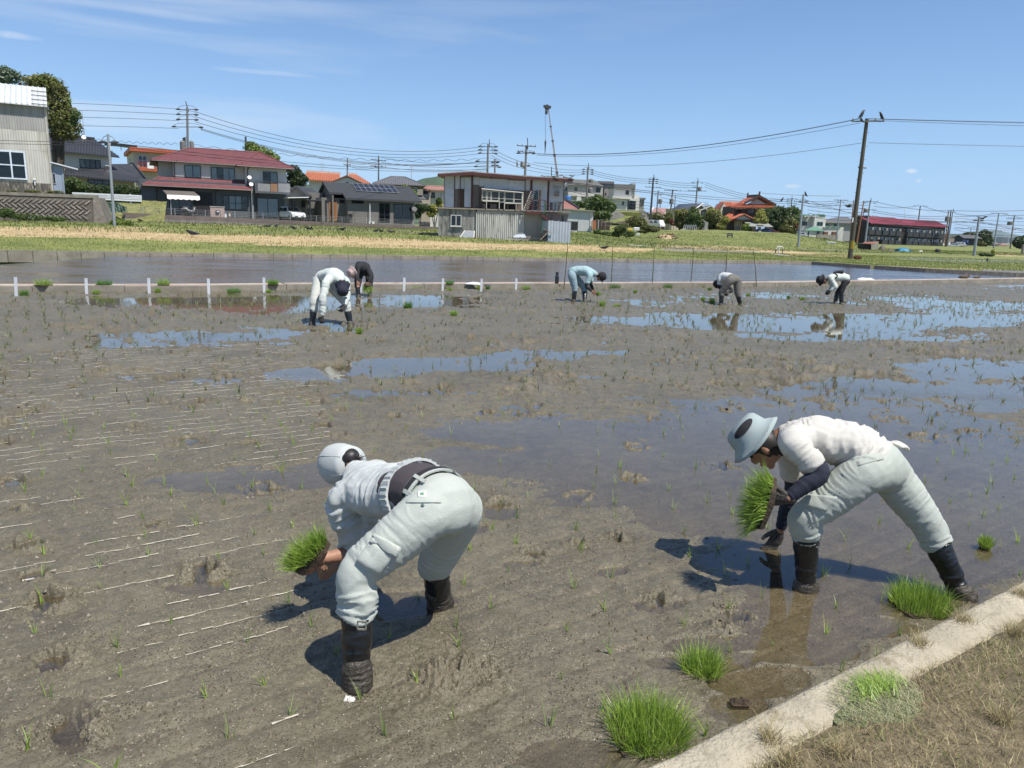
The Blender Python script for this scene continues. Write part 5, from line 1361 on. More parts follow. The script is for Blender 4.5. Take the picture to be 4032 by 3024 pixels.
mb=MB();mb.bar(FD_.pt(a[0],1.35,a[1]),FD_.pt(a[0]+.6,1.3,a[1]+.65),.05);mb.bar(FD_.pt(a[0]+.2,1.4,a[1]+.9),FD_.pt(a[0]+.95,1.3,a[1]+.55),.07,.03);part('handle',mb,mat('bare_wood',(.35,.27,.20),.8),bb)
mb=MB();a=FD_.hit('D',1600,860,.8);b_=FD_.hit('D',1610,1050,.8);c=FD_.hit('D',1650,1010,.8)
mb.tube([FD_.pt(a[0],.8,a[1]),FD_.pt(a[0],.8,b_[1]+.2),FD_.pt(b_[0]+.1,.8,b_[1]),FD_.pt(c[0],.8,c[1])],.02,5);solo('garden_hose',mb,M_grn,'green hose hanging from the outside stair of the shed','hose')
# ===== right of the shed =====
M_palegrey=mat('pale_grey_render',(.38,.37,.34),.85,.08,1.2)
M_offw=mat('off_white_render',(.58,.57,.52),.85,.08,1.2)
FE=Fac(Dp('E',490,1050,112)[:2],4)
t=thing('white_garage','low white garage with a flat roof and dark opening beside the garden','garage',FE.pt(-3,-2,1.2))
r=FE.rect('E',60,765,480,1050);zt=FE.hit('E',300,770)[1]
wall_box(FE,r[0],0,-5,0,r[2]-.3,zt,mat('whitewash',(.52,.54,.54),.8,.1),t)
mb=MB();mb.slab([FE.pt(r[0]-1,.5,zt+.25),FE.pt(.2,.5,zt+.02),FE.pt(.2,-5.3,zt+.05),FE.pt(r[0]-1,-5.3,zt+.3)],.12);part('roof',mb,M_rf,t)
rr=FE.rect('E',178,935,275,1045);wall_box(FE,rr[0],rr[1],.0,.03,rr[2]-.1,rr[3],M_dark,t,'opening')
rr=FE.rect('E',283,790,470,1050);wall_box(FE,rr[0],rr[1],.0,.06,rr[2]-.2,rr[3],mat('grey_shutter',(.44,.46,.46),.6,.08),t,'shutter')
rr=FE.rect('E',110,790,280,925);wall_box(FE,rr[0],rr[1],.0,.06,rr[2],rr[3],mat('grey_shutter',(.44,.46,.46)),t,'shutter')
rr=FE.rect('E',455,790,480,1050);wall_box(FE,rr[0],rr[1],.06,.15,rr[2]-.2,rr[3],M_offw,t,'pillar')
gh=thing('garden_hut','open timber frame hut with brown boards beside the white garage','hut',FE.pt(1.5,0,1.6))
for(xa,ya,xb,yb_,w_,mm)in((515,910,515,1050,.55,mat('orange_board',(.33,.13,.05),.7,.2,2)),(478,930,478,1045,.08,M_brownp),(575,905,575,1040,.1,M_frame_g),(625,905,622,1000,.12,M_brownp),(680,940,676,1070,.12,M_brownp),(765,950,762,1015,.1,M_brownp),(620,940,705,942,.1,M_brownp),(680,985,765,990,.08,M_brownp),(540,905,700,910,.1,M_brownp),(700,912,790,950,.1,M_brownp)):
 a,b_=FE.hit('E',xa,ya,.5),FE.hit('E',xb,yb_,.5);mb=MB();mb.bar(FE.pt(a[0],.5,a[1]),FE.pt(b_[0],.5,b_[1]),w_,.08,upv=(0,1,0));part('board' if w_>.3 else 'beam',mb,mm,gh)
rr=FE.rect('E',540,912,770,1045,0);wall_box(FE,rr[0],rr[1],-1.5,-1.4,rr[2]-.1,rr[3]-.2,mat('dark_hut',(.05,.035,.025),.9,.4,3),gh,'back_boards')
FE2=Fac(Dp('E',70,740,128)[:2],4)
t=thing('small_red_tiled_house','small house with faded red tiles and dark ridge just right of the two-storey shed','house',FE2.pt(1,-2,2))
r=FE2.rect('E',-60,690,290,745)
wall_box(FE2,r[0]-3,r[1]-1.4,-5,0,1.5,r[2]+.1,M_offw,t)
roof_plane(t,FE2.pt(r[0]-3,.6,r[2]),FE2.pt(r[1],.6,r[2]),FE2.pt(FE2.hit('E',130,635,-3)[0],-3,FE2.hit('E',110,635,-3)[1]),FE2.pt(r[0]-3,-3,FE2.hit('E',100,625,-3)[1]),.12,M_fr,'rib',.3,.07)
mb=MB();mb.bar(FE2.pt(r[1],.6,r[2]+.1),FE2.pt(FE2.hit('E',110,625,-3)[0],-3,FE2.hit('E',110,625,-3)[1]+.1),.25,.3);part('ridge_cap',mb,M_bt,t)
M_grroof=mat('grey_roof',(.14,.135,.125),.7,.15,1)
def modern(name_lab,k,boxes,dep_,yaw,wins,roofs,mt,dpt=8.):
 Fm=Fac(Dp(k,boxes[0][0],boxes[0][3],dep_)[:2],yaw)
 t=thing('modern_house',name_lab,'house',Fm.pt(3,-3,2))
 for(a,b_,c,d,off,m_)in boxes:
  r=Fm.rect(k,a,b_,c,d,off);wall_box(Fm,r[0],r[1],off-dpt,off,r[2]-2.5,r[3],m_,t)
 for(a,b_,c,d,off,pn)in wins:window(Fm,Fm.rect(k,a,b_,c,d,off),t,panes=pn,n0=off,fw=.1,frame=M_frame_k)
 for(a,b_,c,d,off,m_)in roofs:
  r=Fm.rect(k,a,b_,c,d,off);wall_box(Fm,r[0],r[1],off-dpt-.5,off,r[2],r[3],m_,t,'roof_slab')
 return Fm,t
Fm,t=modern('pale grey modern house with a brown-grey gable roof behind the big street tree','E',[(135,390,640,640,0,M_palegrey),(80,430,140,640,-2,M_palegrey),(262,540,330,625,.8,M_offw)],185,2,[(230,435,268,487,0,1),(95,430,118,483,-2,1),(540,425,605,505,0,2)],[(140,535,275,560,.9,M_offw),(330,545,600,570,.9,M_offw)],None)
r=Fm.rect('E',90,310,640,410,.5)
pa=Fm.hit('E',190,312,-4);pb=Fm.hit('E',365,318,-4)
roof_plane(t,Fm.pt(r[0],.5,Fm.hit('E',100,392,.5)[1]),Fm.pt(Fm.hit('E',640,415,.5)[0],.5,Fm.hit('E',640,418,.5)[1]),Fm.pt(pb[0]+3,-4,pb[1]-.2),Fm.pt(pa[0],-4,pa[1]),.15,M_grroof,'course',.4,.03)
modern('narrow grey modern tower house in the middle of the pale houses','E',[(660,375,800,640,0,mat('mid_grey_render',(.26,.25,.23),.85,.08)),(600,430,665,600,-2,mat('mid_grey_render',(.26,.25,.23)))],190,2,[(733,472,750,522,0,1),(672,515,690,545,0,1)],[(570,345,805,380,.4,M_grroof)],None)
modern('white modern house with a roof terrace at the right end of the pale houses','E',[(800,425,1065,640,0,M_offw),(795,590,1170,768,2.,M_offw),(1070,545,1170,640,-1,M_offw),(1065,375,1115,425,0,M_palegrey)],180,2,[(970,480,1018,540,0,1),(918,640,948,690,2.,1),(997,630,1118,755,2.,3)],[(805,390,1115,440,.8,M_grroof),(780,562,1045,600,2.8,M_offw),(1095,440,1110,600,.3,M_palegrey)],None)
modern('low grey gabled annex at the far right of the pale houses','E',[(1172,600,1240,768,0,mat('mid_grey_render',(.26,.25,.23)))],184,2,[(1218,645,1230,700,0,1)],[(1165,585,1262,612,.6,M_grroof)],None)
FT2=Fac(Dp('E',880,800,174)[:2],2);r=FT2.rect('E',820,768,1265,805)
mb=MB();FT2.box(mb,r[0],r[1],-.3,0,r[2]-.8,r[3]);solo('garden_wall',mb,M_conc,'low grey wall in front of the white modern house','wall')
r=FT2.rect('E',165,628,390,650);
mb=MB()
for i in range(20):x=r[0]+(r[1]-r[0])*i/19;mb.bar(FT2.pt(x,0,r[2]-.5),FT2.pt(x,0,r[3]),.07)
mb.bar(FT2.pt(r[0],0,r[3]),FT2.pt(r[1],0,r[3]),.08);solo('picket_fence',mb,M_frame_g,'pale picket fence below the grey modern house','fence')
mb=MB();s_,z_=FT2.hit('E',132,620);mb.lathe(FT2.pt(s_,0,z_),[(.7,0),(.72,.7),(.6,1.0)],12);solo('blue_tank',mb,mat('blue_plastic',(.05,.16,.42),.5),'blue plastic tank standing above the small red-tiled roof','tank')
M_bank=mat('bank_concrete',(.30,.28,.25),.9,.35,.8,.4,c2=(.14,.12,.09))
FK=Fac(Dp('E',750,920,150)[:2],5)
def kpt(x,y,o=0.):a=FK.hit('E',x,y,o);return FK.pt(a[0],o,a[1])
mb=MB();mb.slab([kpt(745,920),kpt(950,865),kpt(950,830),kpt(835,770),kpt(730,765)],3,(0,1,0));solo('bank_wall',mb,M_bank,'sloping concrete bank wall right of the big street tree','bank wall')
mb=MB();mb.slab([kpt(790,960),kpt(1010,965),kpt(1260,855),kpt(1250,835),kpt(1010,905)],2,(0,1,0));solo('bank_wall',mb,mat('dark_bank',(.15,.13,.10),.9,.3,.8),'long dark sloping bank wall below the grass terrace','bank wall')
mb=MB();mb.slab([kpt(1200,815),kpt(1270,815),kpt(1330,960),kpt(1290,970)],1,(0,1,0));solo('bank_wall',mb,M_bank,'narrow pale concrete bank edge beside the tall pole','bank wall')
FK2=Fac(Dp('E',900,850,165)[:2],5)
mb=MB();a=FK2.hit('E',880,790);b_=FK2.hit('E',1210,860);FK2.box(mb,a[0],b_[0],-1,0,b_[1]-1,a[1]);solo('grass_terrace',mb,mat('terrace_grass',(.13,.14,.035),.9,.4,1.5,.5,20),'grassy terrace face below the white modern house','bank')
FX=Fac(Dp('E',1270,820,215)[:2],3)
t=thing('pink_tiled_house','low house with pinkish tile roof and white gable edges beyond the tall pole','house',FX.pt(3,-3,1.6))
r=FX.rect('E',1290,800,1630,900);wall_box(FX,r[0],r[1],-6,0,1.,r[3],M_brownp,t)
a=FX.hit('E',1330,822,.6);b_=FX.hit('E',1530,822,.6);c=FX.hit('E',1600,738,-4);d=FX.hit('E',1395,728,-4)
roof_plane(t,FX.pt(a[0],.6,a[1]),FX.pt(b_[0],.6,b_[1]),FX.pt(c[0],-4,c[1]),FX.pt(d[0],-4,d[1]),.15,mat('pink_tile',(.28,.16,.145),.6,.2,2),'rib',.35,.05)
mb=MB();mb.bar(FX.pt(a[0]-.3,.7,a[1]+.1),FX.pt(d[0]-.3,-4,d[1]+.1),.3,.2);mb.bar(FX.pt(b_[0]+.2,.7,b_[1]+.1),FX.pt(c[0]+.1,-4,c[1]+.1),.3,.2);part('gable_edge',mb,M_offw,t)
gable_wall(FX,t,b_[0],FX.hit('E',1640,822)[0]+1.5,.2,1.5,a[1],c[1]-.4,M_brownp)
FY=Fac(Dp('E',1650,900,190)[:2],3)
t=thing('solar_roofed_house','two-storey beige house whose dark roof is covered with solar panels','house',FY.pt(5,-3,1.6))
r=FY.rect('E',1650,755,2060,900);wall_box(FY,r[0],r[1],-7,0,1.,r[3]+.2,M_beige,t)
a=FY.hit('E',1645,752,.7);b_=FY.hit('E',1985,752,.7);c=FY.hit('E',2100,668,-5);d=FY.hit('E',1745,682,-5)
A_,B_1,C_1,D_1=FY.pt(a[0],.7,a[1]),FY.pt(b_[0],.7,b_[1]),FY.pt(c[0],-5,c[1]),FY.pt(d[0],-5,d[1])
roof_plane(t,A_,B_1,C_1,D_1,.2,M_grroof)
up_=np.array([0,0,.12])
for i in range(6):
 f0,f1=(i+.04)/6,(i+.96)/6
 mb=MB();P=[A_+(B_1-A_)*f0,A_+(B_1-A_)*f1,D_1+(C_1-D_1)*f1,D_1+(C_1-D_1)*f0];cc=sum(P)/4;P=[cc+(p-cc)*.94+up_ for p in P];mb.slab(P,.05);part('solar_panel',mb,mat('grey_solar',(.06,.065,.08),.35),t)
mb=MB();mb.bar(FY.pt(b_[0],.8,b_[1]+.1),FY.pt(c[0],-5,c[1]+.1),.25,.15);part('gable_edge',mb,M_offw,t)
window(FY,FY.rect('E',1700,790,1735,835),t,panes=1,fw=.1)
FZ=Fac(Dp('E',2000,850,205)[:2],3)
t=thing('grey_gabled_house','grey house with two pale-edged gables behind the yellowish trees','house',FZ.pt(5,-3,1.6))
M_gwall=mat('grey_siding',(.30,.30,.29),.8,.1)
for(a_,pk,b2,ye,yp)in((2030,2200,2330,770,702),(1960,2060,2160,760,690)):
 g0=FZ.hit('E',a_,ye)[0];g1_=FZ.hit('E',b2,ye)[0];gm=FZ.hit('E',pk,yp)[0];ze_=FZ.hit('E',a_,ye)[1];zr_=FZ.hit('E',pk,yp)[1]
 gable_wall(FZ,t,g0+.4,g1_-.4,0,1.5,ze_,zr_-.2,M_gwall,th=5,mid=gm)
 gable_roof(t,FZ,g0-.2,g1_+.2,.6,-5,ze_-.1,zr_,M_grroof,along_s=False,kind=None,mid=gm)
 mb=MB();mb.bar(FZ.pt(g0-.2,.65,ze_-.15),FZ.pt(gm,.65,zr_-.05),.1,.25);mb.bar(FZ.pt(g1_+.2,.65,ze_-.15),FZ.pt(gm,.65,zr_-.05),.1,.25);part('gable_edge',mb,M_offw,t)
window(FZ,FZ.rect('E',2105,810,2135,860),t,panes=1,fw=.1)
wall_box(FZ,FZ.hit('E',2075,800)[0],FZ.hit('E',2097,800)[0],-.2,.5,2,FZ.hit('E',2085,725)[1],M_rail,t,'chimney')
# ===== traditional house with orange-red tiles =====
M_rt=mat('red_orange_tile',(.36,.10,.045),.5,.3,2.5,c2=(.22,.07,.04))
M_dwood=mat('dark_timber',(.06,.042,.03),.75,.2,2)
FP=Fac(Dp('F',390,640,165)[:2],2)
def hP(x,y,o=0.):return FP.hit('F',x,y,o)
t=thing('traditional_house','large traditional timber house with orange-red tiled gable roofs','house',FP.pt(5,-4,1.5))
zb_=hP(500,690)[1]-.5
def fpx(x,y,o=0.):a=hP(x,y,o);return FP.pt(a[0],o,a[1])
r=FP.rect('F',395,320,880,480);wall_box(FP,r[0],r[1],-9,0,r[2]-1,r[3],M_dwood,t,'upper_wall')
r=FP.rect('F',300,500,700,680,2.);wall_box(FP,r[0],r[1],-9,1.2,zb_,r[3],M_dwood,t,'ground_wall')
for(a,b_,c,d)in((402,330,440,358),(448,330,500,358),(508,326,550,355),(560,326,608,348),(615,326,660,352),(668,328,710,360),(720,330,765,362),(775,335,815,365),(825,338,870,370)):
 rr=FP.rect('F',a,b_,c,d,.05);wall_box(FP,rr[0],rr[1],0,.05,rr[2],rr[3],M_wht,t,'plaster_panel')
window(FP,FP.rect('F',553,355,650,415),t,panes=2,frame=M_dwood,fw=.1,curtain='all');window(FP,FP.rect('F',760,362,830,400),t,panes=2,frame=M_dwood,fw=.1)
window(FP,FP.rect('F',410,360,490,410),t,panes=3,frame=M_dwood,fw=.08)
for(a,b_,c,d)in((388,515,437,590),(443,515,492,592)):rr=FP.rect('F',a,b_,c,d,1.25);wall_box(FP,rr[0],rr[1],1.2,1.26,rr[2],rr[3],M_wht,t,'plaster_panel')
rr=FP.rect('F',385,592,495,655,1.3);wall_box(FP,rr[0],rr[1],1.2,1.3,rr[2],rr[3],mat('grey_siding',(.30,.30,.29)),t,'plaster_panel')
za_=hP(700,322,1.4)[1];zg0=hP(700,292,-1)[1]
roof_plane(t,FP.pt(hP(335,325,1.4)[0],1.4,hP(400,325,1.4)[1]),FP.pt(hP(945,325,1.4)[0],1.4,hP(940,325,1.4)[1]),FP.pt(hP(875,292,-1)[0],-1,hP(870,295,-1)[1]),FP.pt(hP(470,292,-1)[0],-1,hP(470,292,-1)[1]),.2,M_rt,'rib',.36,.1)
gm=hP(712,175,-.6)[0];zpk=hP(712,185,-.6)[1];gl=hP(520,292,-.6)[0];gr=hP(905,298,-.6)[0];zge=hP(700,294,-.6)[1]
mb=MB();mb.slab([FP.pt(gl+.4,-1.,zge-.2),FP.pt(gr-.4,-1.,zge-.2),FP.pt(gm,-1.,zpk-.5)],.2,(0,1,0));part('gable_wall',mb,M_wht,t)
gB=fpx(335,322,1.2);gB2=hP(590,170,-6)
mb=MB();
L0=FP.pt(hP(335,322,.5)[0],.5,hP(335,322,.5)[1]);L1=FP.pt(gl-.2,.2,zge+.1)
RB=FP.pt(hP(565,198,-6)[0],-6,hP(565,192,-6)[1]);RF=FP.pt(gm,0,zpk)
roof_plane(t,L0,L1,RF,RB,.2,M_rt,'rib',.5,.08)
roof_plane(t,FP.pt(gr+.6,.2,zge-.05),FP.pt(gr+.6,-8,zge-.05),FP.pt(gm,-8,zpk),RF,.2,M_rt,'rib',.36,.08)
mb=MB();mb.bar(RF+up_,RB+up_,.45,.6);mb.bar(RF+up_,RF+up_+np.array([0,.0,.9]),.35,.3);mb.bar(RB+up_,RB+up_+np.array([0,0,.8]),.25,.25);mb.bar(L1+up_,RF+up_,.3,.35);mb.bar(FP.pt(gr+.5,.2,zge),RF+up_,.3,.35);part('ridge_cap',mb,mat('dark_ridge_tile',(.07,.035,.028),.5),t)
roof_plane(t,fpx(215,470,2.5),fpx(320,500,3.),fpx(395,400,0),fpx(385,375,0),.2,M_rt,'rib',.36,.1)
roof_plane(t,fpx(300,498,3.2),fpx(672,515,3.2),fpx(660,470,.1),fpx(395,440,.1),.2,M_rt,'rib',.36,.1)
pm=hP(517,420,3.6)[0];zp_=hP(517,422,3.6)[1];p0=hP(370,490,3.6)[0];p1=hP(668,500,3.6)[0];zpe=hP(500,492,3.6)[1]
gable_roof(t,FP,p0,p1,3.8,.2,zpe,zp_,M_rt,along_s=False,kind='rib',step=.36,h=.09,mid=pm)
gable_wall(FP,t,p0+.6,p1-.6,3.3,zpe-.1,zpe,zp_-.3,M_wht,mid=pm)
mb=MB();FP.box(mb,p0+.2,p1-.2,3.2,3.5,zpe-.35,zpe-.1)
for x in np.linspace(p0+.8,p1-.8,4):FP.box(mb,x-.1,x+.1,3.1,3.3,zb_,zpe-.3)
part('porch_frame',mb,M_dwood,t)
t=thing('tiled_annex','white annex with glazed red tiles and a shining ridge left of the traditional house','house',fpx(240,430,-5))
F6=Fac(Dp('F',215,460,176)[:2],2)
r=F6.rect('F',215,345,400,500);
g0,g1_,gm2=F6.hit('F',205,350)[0],F6.hit('F',275,348)[0],F6.hit('F',238,260)[0]
gable_wall(F6,t,g0,g1_,0,1.5,F6.hit('F',210,350)[1],F6.hit('F',238,275)[1],M_wht,th=6)
wall_box(F6,g1_,r[1],-6,-.2,1.5,r[3],M_wht,t)
roof_plane(t,F6.pt(g1_-.3,.5,F6.hit('F',265,348,.5)[1]),F6.pt(F6.hit('F',400,345,.5)[0],.5,F6.hit('F',400,348,.5)[1]),F6.pt(F6.hit('F',440,260,-3)[0],-3,F6.hit('F',440,262,-3)[1]),F6.pt(gm2,-3,F6.hit('F',238,258,-3)[1]),.2,M_rt,'rib',.36,.1)
mb=MB();mb.slab([F6.pt(g0-.8,.5,F6.hit('F',190,352)[1]),F6.pt(g0-.8,-3,F6.hit('F',190,352)[1]),F6.pt(gm2,-3,F6.hit('F',238,260)[1]),F6.pt(gm2,.5,F6.hit('F',238,262)[1])],.2);part('roof',mb,M_rt,t)
mb=MB();mb.bar(F6.pt(gm2,-3,F6.hit('F',238,256,-3)[1]),F6.pt(F6.hit('F',440,258,-3)[0],-3,F6.hit('F',440,260,-3)[1]),.3,.3);part('ridge_cap',mb,mat('pale_ridge',(.55,.45,.38)),t)
window(F6,F6.rect('F',222,370,254,422),t,panes=1,fw=.08)
F7=Fac(Dp('F',590,700,148)[:2],2)
t=thing('car_shelter','low open shelter with a pale sheet roof beside the traditional house','shelter',F7.pt(3,0,1.7))
a=F7.hit('F',590,588,1.5);b_=F7.hit('F',915,598,1.5)
mb=MB();mb.slab([F7.pt(a[0],1.5,a[1]),F7.pt(b_[0],1.5,b_[1]),F7.pt(b_[0]+.3,-3,b_[1]+.9),F7.pt(a[0]+.5,-3,a[1]+.8)],.08);part('roof',mb,mat('dull_sheet',(.24,.25,.22),.6,.2),t)
for x in(640,735,815,900):s_,z_=F7.hit('F',x,690,1.3);mb=MB();F7.box(mb,s_-.05,s_+.05,1.2,1.3,1.2,a[1]);part('post',mb,M_frame_k,t)
def wheel(parent,c,r,w,ax,m_=None):
 ax=unit(ax);mb=MB();mb.lathe(np.array(c)-ax*w/2,[(r*.5,0),(r*.93,0),(r,w*.2),(r,w*.8),(r*.93,w),(r*.5,w)],16,ax);o=part('wheel',mb,M_frame_k,parent)
 mb=MB();mb.lathe(np.array(c)-ax*w*.55,[(r*.12,0),(r*.5,.01),(r*.55,w*1.1-.01),(r*.12,w*1.1)],12,ax);part('rim',mb,m_ or M_frame_g,o)
s_,z_=F7.hit('F',755,712,.5);c=F7.pt(s_,.5,z_)
t=thing('tractor','small blue tractor parked under the open shelter','tractor',c)
M_blue=mat('tractor_blue',(.03,.07,.22),.45)
e=np.array([*F7.ex,0]);nn_=np.array([*F7.n,0]);zz=np.array([0,0,1.])
mb=MB();mb.hexa([c+e*x+nn_*y+zz*z for x,y,z in((0,.35,.5),(1.7,.3,.5),(1.7,-.3,.5),(0,-.35,.5),(0,.35,1.15),(1.6,.25,1.05),(1.6,-.25,1.05),(0,-.35,1.15))]);part('bonnet',mb,M_blue,t)
mb=MB();mb.hexa([c+e*x+nn_*y+zz*z for x,y,z in((-1.3,.6,.6),(-.1,.6,.6),(-.1,-.6,.6),(-1.3,-.6,.6),(-1.2,.6,1.1),(-.5,.6,1.2),(-.5,-.6,1.2),(-1.2,-.6,1.1))]);part('fender',mb,M_blue,t)
mb=MB();mb.slab([c+e*-1.2+nn_*.6+zz*1.95,c+e*.1+nn_*.6+zz*1.95,c+e*.1-nn_*.6+zz*1.95,c+e*-1.2-nn_*.6+zz*1.95],.08)
for x,y in((-1.1,.5),(0,.5),(-1.1,-.5),(0,-.5)):mb.bar(c+e*x+nn_*y+zz*.8,c+e*x+nn_*y+zz*1.95,.05)
part('canopy',mb,mat('tan_canopy',(.25,.17,.10),.6),t)
wheel(t,c+e*-.7+nn_*.75+zz*.55,.58,.3,nn_);wheel(t,c+e*1.2+nn_*.6+zz*.35,.36,.2,nn_)
def car(F,k,x,y,off,L_,hh,colr,label,cat='car',body='hatch',yaw=0.,front=1):
 """body shell from side sections, glazing, wheels, lamps"""
 s_,z_=F.hit(k,x,y,off);c=F.pt(s_,off,z_)
 a=F.yaw+math.radians(yaw);e=np.array([math.cos(a),math.sin(a),0])*front;nn_=np.array([math.sin(a),-math.cos(a),0]);zz=np.array([0,0,1.])
 t=thing('parked_'+cat.replace(' ','_'),label,cat,c)
 W_=.78 if hh<1.75 else .76
 prof={'hatch':[(-.5,.28),(-.5,.62),(-.49,.75),(-.40,1.0),(-.27,1.0),(.08,.98),(.25,.66),(.44,.56),(.5,.42),(.5,.28)],'sedan':[(-.5,.28),(-.5,.60),(-.47,.70),(-.34,.74),(-.20,.98),(.05,1.0),(.22,.70),(.44,.60),(.5,.45),(.5,.28)],'van':[(-.5,.25),(-.5,.6),(-.49,.95),(-.45,1.0),(.34,1.0),(.43,.62),(.48,.52),(.5,.4),(.5,.25)]}[body]
 def shape(sc,w1,w2):
  vs=[]
  for u_,v_ in prof:
   ww=w1 if v_<.66 else w1+(w2-w1)*(v_-.66)/.34
   for sg in(-1,1):vs.append(c+e*u_*L_*sc+nn_*sg*ww+zz*(v_*hh*(1 if v_<.4 else sc)))
  return vs
 n=len(prof);vs=shape(1,W_,W_*.78)
 mb=MB();mb.add(vs,[(2*i,2*i+1,2*((i+1)%n)+1,2*((i+1)%n))for i in range(n)]+[tuple(2*i for i in range(n))[::-1],tuple(2*i+1 for i in range(n))]);part('body',mb,colr,t)
 up=[(u_,v_)for u_,v_ in prof if v_>=.66]
 lo_,hi_=up[0],up[-1]
 for sg in(-1,1):
  for(u0_,u1_)in((lo_[0]+.1,(lo_[0]+hi_[0])/2+.02),((lo_[0]+hi_[0])/2+.04,hi_[0]-.04)):
   t0=max(u0_+.03,up[1][0]+.02);t1=min(u1_,max(u0_,up[-2][0]+.03 if u1_>up[-2][0]else u1_))
   mb=MB();mb.slab([c+e*u0_*L_+nn_*sg*(W_*.99)+zz*.68*hh,c+e*u1_*L_+nn_*sg*(W_*.99)+zz*.68*hh,c+e*t1*L_+nn_*sg*(W_*.83)+zz*.92*hh,c+e*t0*L_+nn_*sg*(W_*.83)+zz*.92*hh],.02,nn_*sg);part('side_window',mb,M_glassd,t)
 i1=[i for i,p in enumerate(prof)if p==up[-1]][0]
 pa_,pb_=prof[i1-1],prof[i1]
 d1=zz*.012+e*.012
 mb=MB();A1=c+e*(pa_[0]*L_)+zz*pa_[1]*hh;B1_=c+e*(pb_[0]*L_)+zz*pb_[1]*hh
 lerp=lambda f_:A1+(B1_-A1)*f_
 mb.slab([lerp(.08)+nn_*W_*.72+d1,lerp(.9)+nn_*W_*.88+d1,lerp(.9)-nn_*W_*.88+d1,lerp(.08)-nn_*W_*.72+d1],.02);part('windscreen',mb,M_glassd,t)
 for u_ in(-.31,.32):
  for sg in(-1,1):wheel(t,c+e*u_*L_+nn_*sg*(W_-.06)+zz*.29,.30,.2,nn_)
 for sg in(-1,1):
  mb=MB();p=c+e*.485*L_+nn_*sg*W_*.72+zz*hh*.46;mb.hexa([p+e*x+nn_*y+zz*z for x,y,z in((-.2,-.15,-.06),(.06,-.15,-.06),(.06,.15,-.06),(-.2,.15,-.06),(-.25,-.14,.07),(.0,-.14,.07),(.0,.14,.07),(-.25,.14,.07))]);part('headlight',mb,mat('lamp_glass',(.45,.48,.5),.15),t)
  mb=MB();p=c-e*.49*L_+nn_*sg*W_*.8+zz*hh*.55;mb.hexa([p+e*x+nn_*y+zz*z for x,y,z in((-.06,-.1,-.1),(.06,-.1,-.1),(.06,.1,-.1),(-.06,.1,-.1),(-.06,-.1,.1),(.06,-.1,.1),(.06,.1,.1),(-.06,.1,.1))]);part('tail_light',mb,mat('tail_red',(.3,.02,.02),.3),t)
 mb=MB();p=c+e*.505*L_+zz*hh*.27;mb.hexa([p+e*x+nn_*y+zz*z for x,y,z in((-.03,-.5,-.08),(.02,-.5,-.08),(.02,.5,-.08),(-.03,.5,-.08),(-.03,-.5,.1),(.02,-.5,.1),(.02,.5,.1),(-.03,.5,.1))]);part('grille',mb,M_frame_k,t)
 mb=MB();p=c+e*.515*L_+zz*hh*.3;mb.hexa([p+e*x+nn_*y+zz*z for x,y,z in((0,-.17,-.05),(.02,-.17,-.05),(.02,.17,-.05),(0,.17,-.05),(0,-.17,.05),(.02,-.17,.05),(.02,.17,.05),(0,.17,.05))]);part('number_plate',mb,M_frame_w,t)
 return t
M_glassd=mat('dark_car_glass',(.015,.018,.02),.08,.05,spec=.7)
M_cw=mat('car_white',(.68,.68,.68),.25,.03,coat=.5);M_cs=mat('car_silver',(.45,.46,.47),.3,.03,coat=.5,metal=.4)
M_cr=mat('car_maroon',(.08,.012,.015),.3,.03,coat=.4);M_cb=mat('car_black',(.02,.02,.022),.25,.03,coat=.5)
car(FW,'C',90,818,1.2,3.7,1.5,M_cw,'white compact hatchback parked under the carport, seen from the front',yaw=-72,body='hatch')
car(F7,'F',860,718,-.8,3.9,1.45,M_cr,'dark maroon car behind the blue tractor under the shelter',body='sedan')
F8=Fac(Dp('F',1230,735,236)[:2],2)
car(F8,'F',1262,735,0,4.0,1.45,M_cs,'silver car half hidden by the bushes left of the white battlemented building',body='hatch',front=-1)
F9=Fac(Dp('E',1340,1030,160)[:2],2)
car(F9,'E',1420,1040,0,3.4,1.9,M_cw,'white van parked by the tall pole at the edge of the garden',cat='van',body='van',yaw=-55)
F10=Fac(Dp('H',600,985,276)[:2],1)
car(F10,'H',765,990,0,4.5,1.45,M_cs,'silver saloon car parked right of the dark apartment block',body='sedan',front=-1)
car(F10,'H',925,985,-2.5,3.4,1.8,M_cs,'pale green-grey small van behind the silver saloon',cat='van',body='van')
car(F10,'H',850,975,-6,4.2,1.5,M_cb,'black car half hidden behind the silver saloon',body='hatch')
car(F10,'H',598,965,-.5,3.5,1.5,M_cw,'white car showing just past the corner of the dark apartment block',body='hatch',front=-1)
# ===== white building with battlements and green roofs =====
FQ=Fac(Dp('F',1330,750,240)[:2],0)
t=thing('battlement_building','white building with green battlements and a small green porch roof','building',FQ.pt(4,-3,1.3))
M_green=mat('green_roof',(.10,.22,.155),.6,.15)
M_grnw=mat('shaded_white_wall',(.36,.36,.34),.8,.08)  # left wing's shade painted into its white wall as grey
r=FQ.rect('F',1250,452,1470,700);wall_box(FQ,r[0]-1,r[1],-7,-1.5,.8,FQ.hit('F',1350,452,-1.5)[1],M_grnw,t)
r=FQ.rect('F',1468,455,1622,700);wall_box(FQ,r[0],r[1],-7,0,.8,r[3],M_wht,t)
for x in(1310,1345,1395,1465,1525,1560,1600):
 s_,z_=FQ.hit('F',x,455,0);mb=MB();FQ.box(mb,s_-.5,s_+.5,-1.6 if x<1468 else-.2,.1,z_-.1,z_+.28);part('battlement',mb,M_wht if x%2 else M_green,t);
 mb=MB();mb.slab([FQ.pt(s_-.6,.15,z_+.28),FQ.pt(s_+.6,.15,z_+.28),FQ.pt(s_,.05,z_+.75)],.6,(0,1,0));part('battlement_cap',mb,M_green,t)
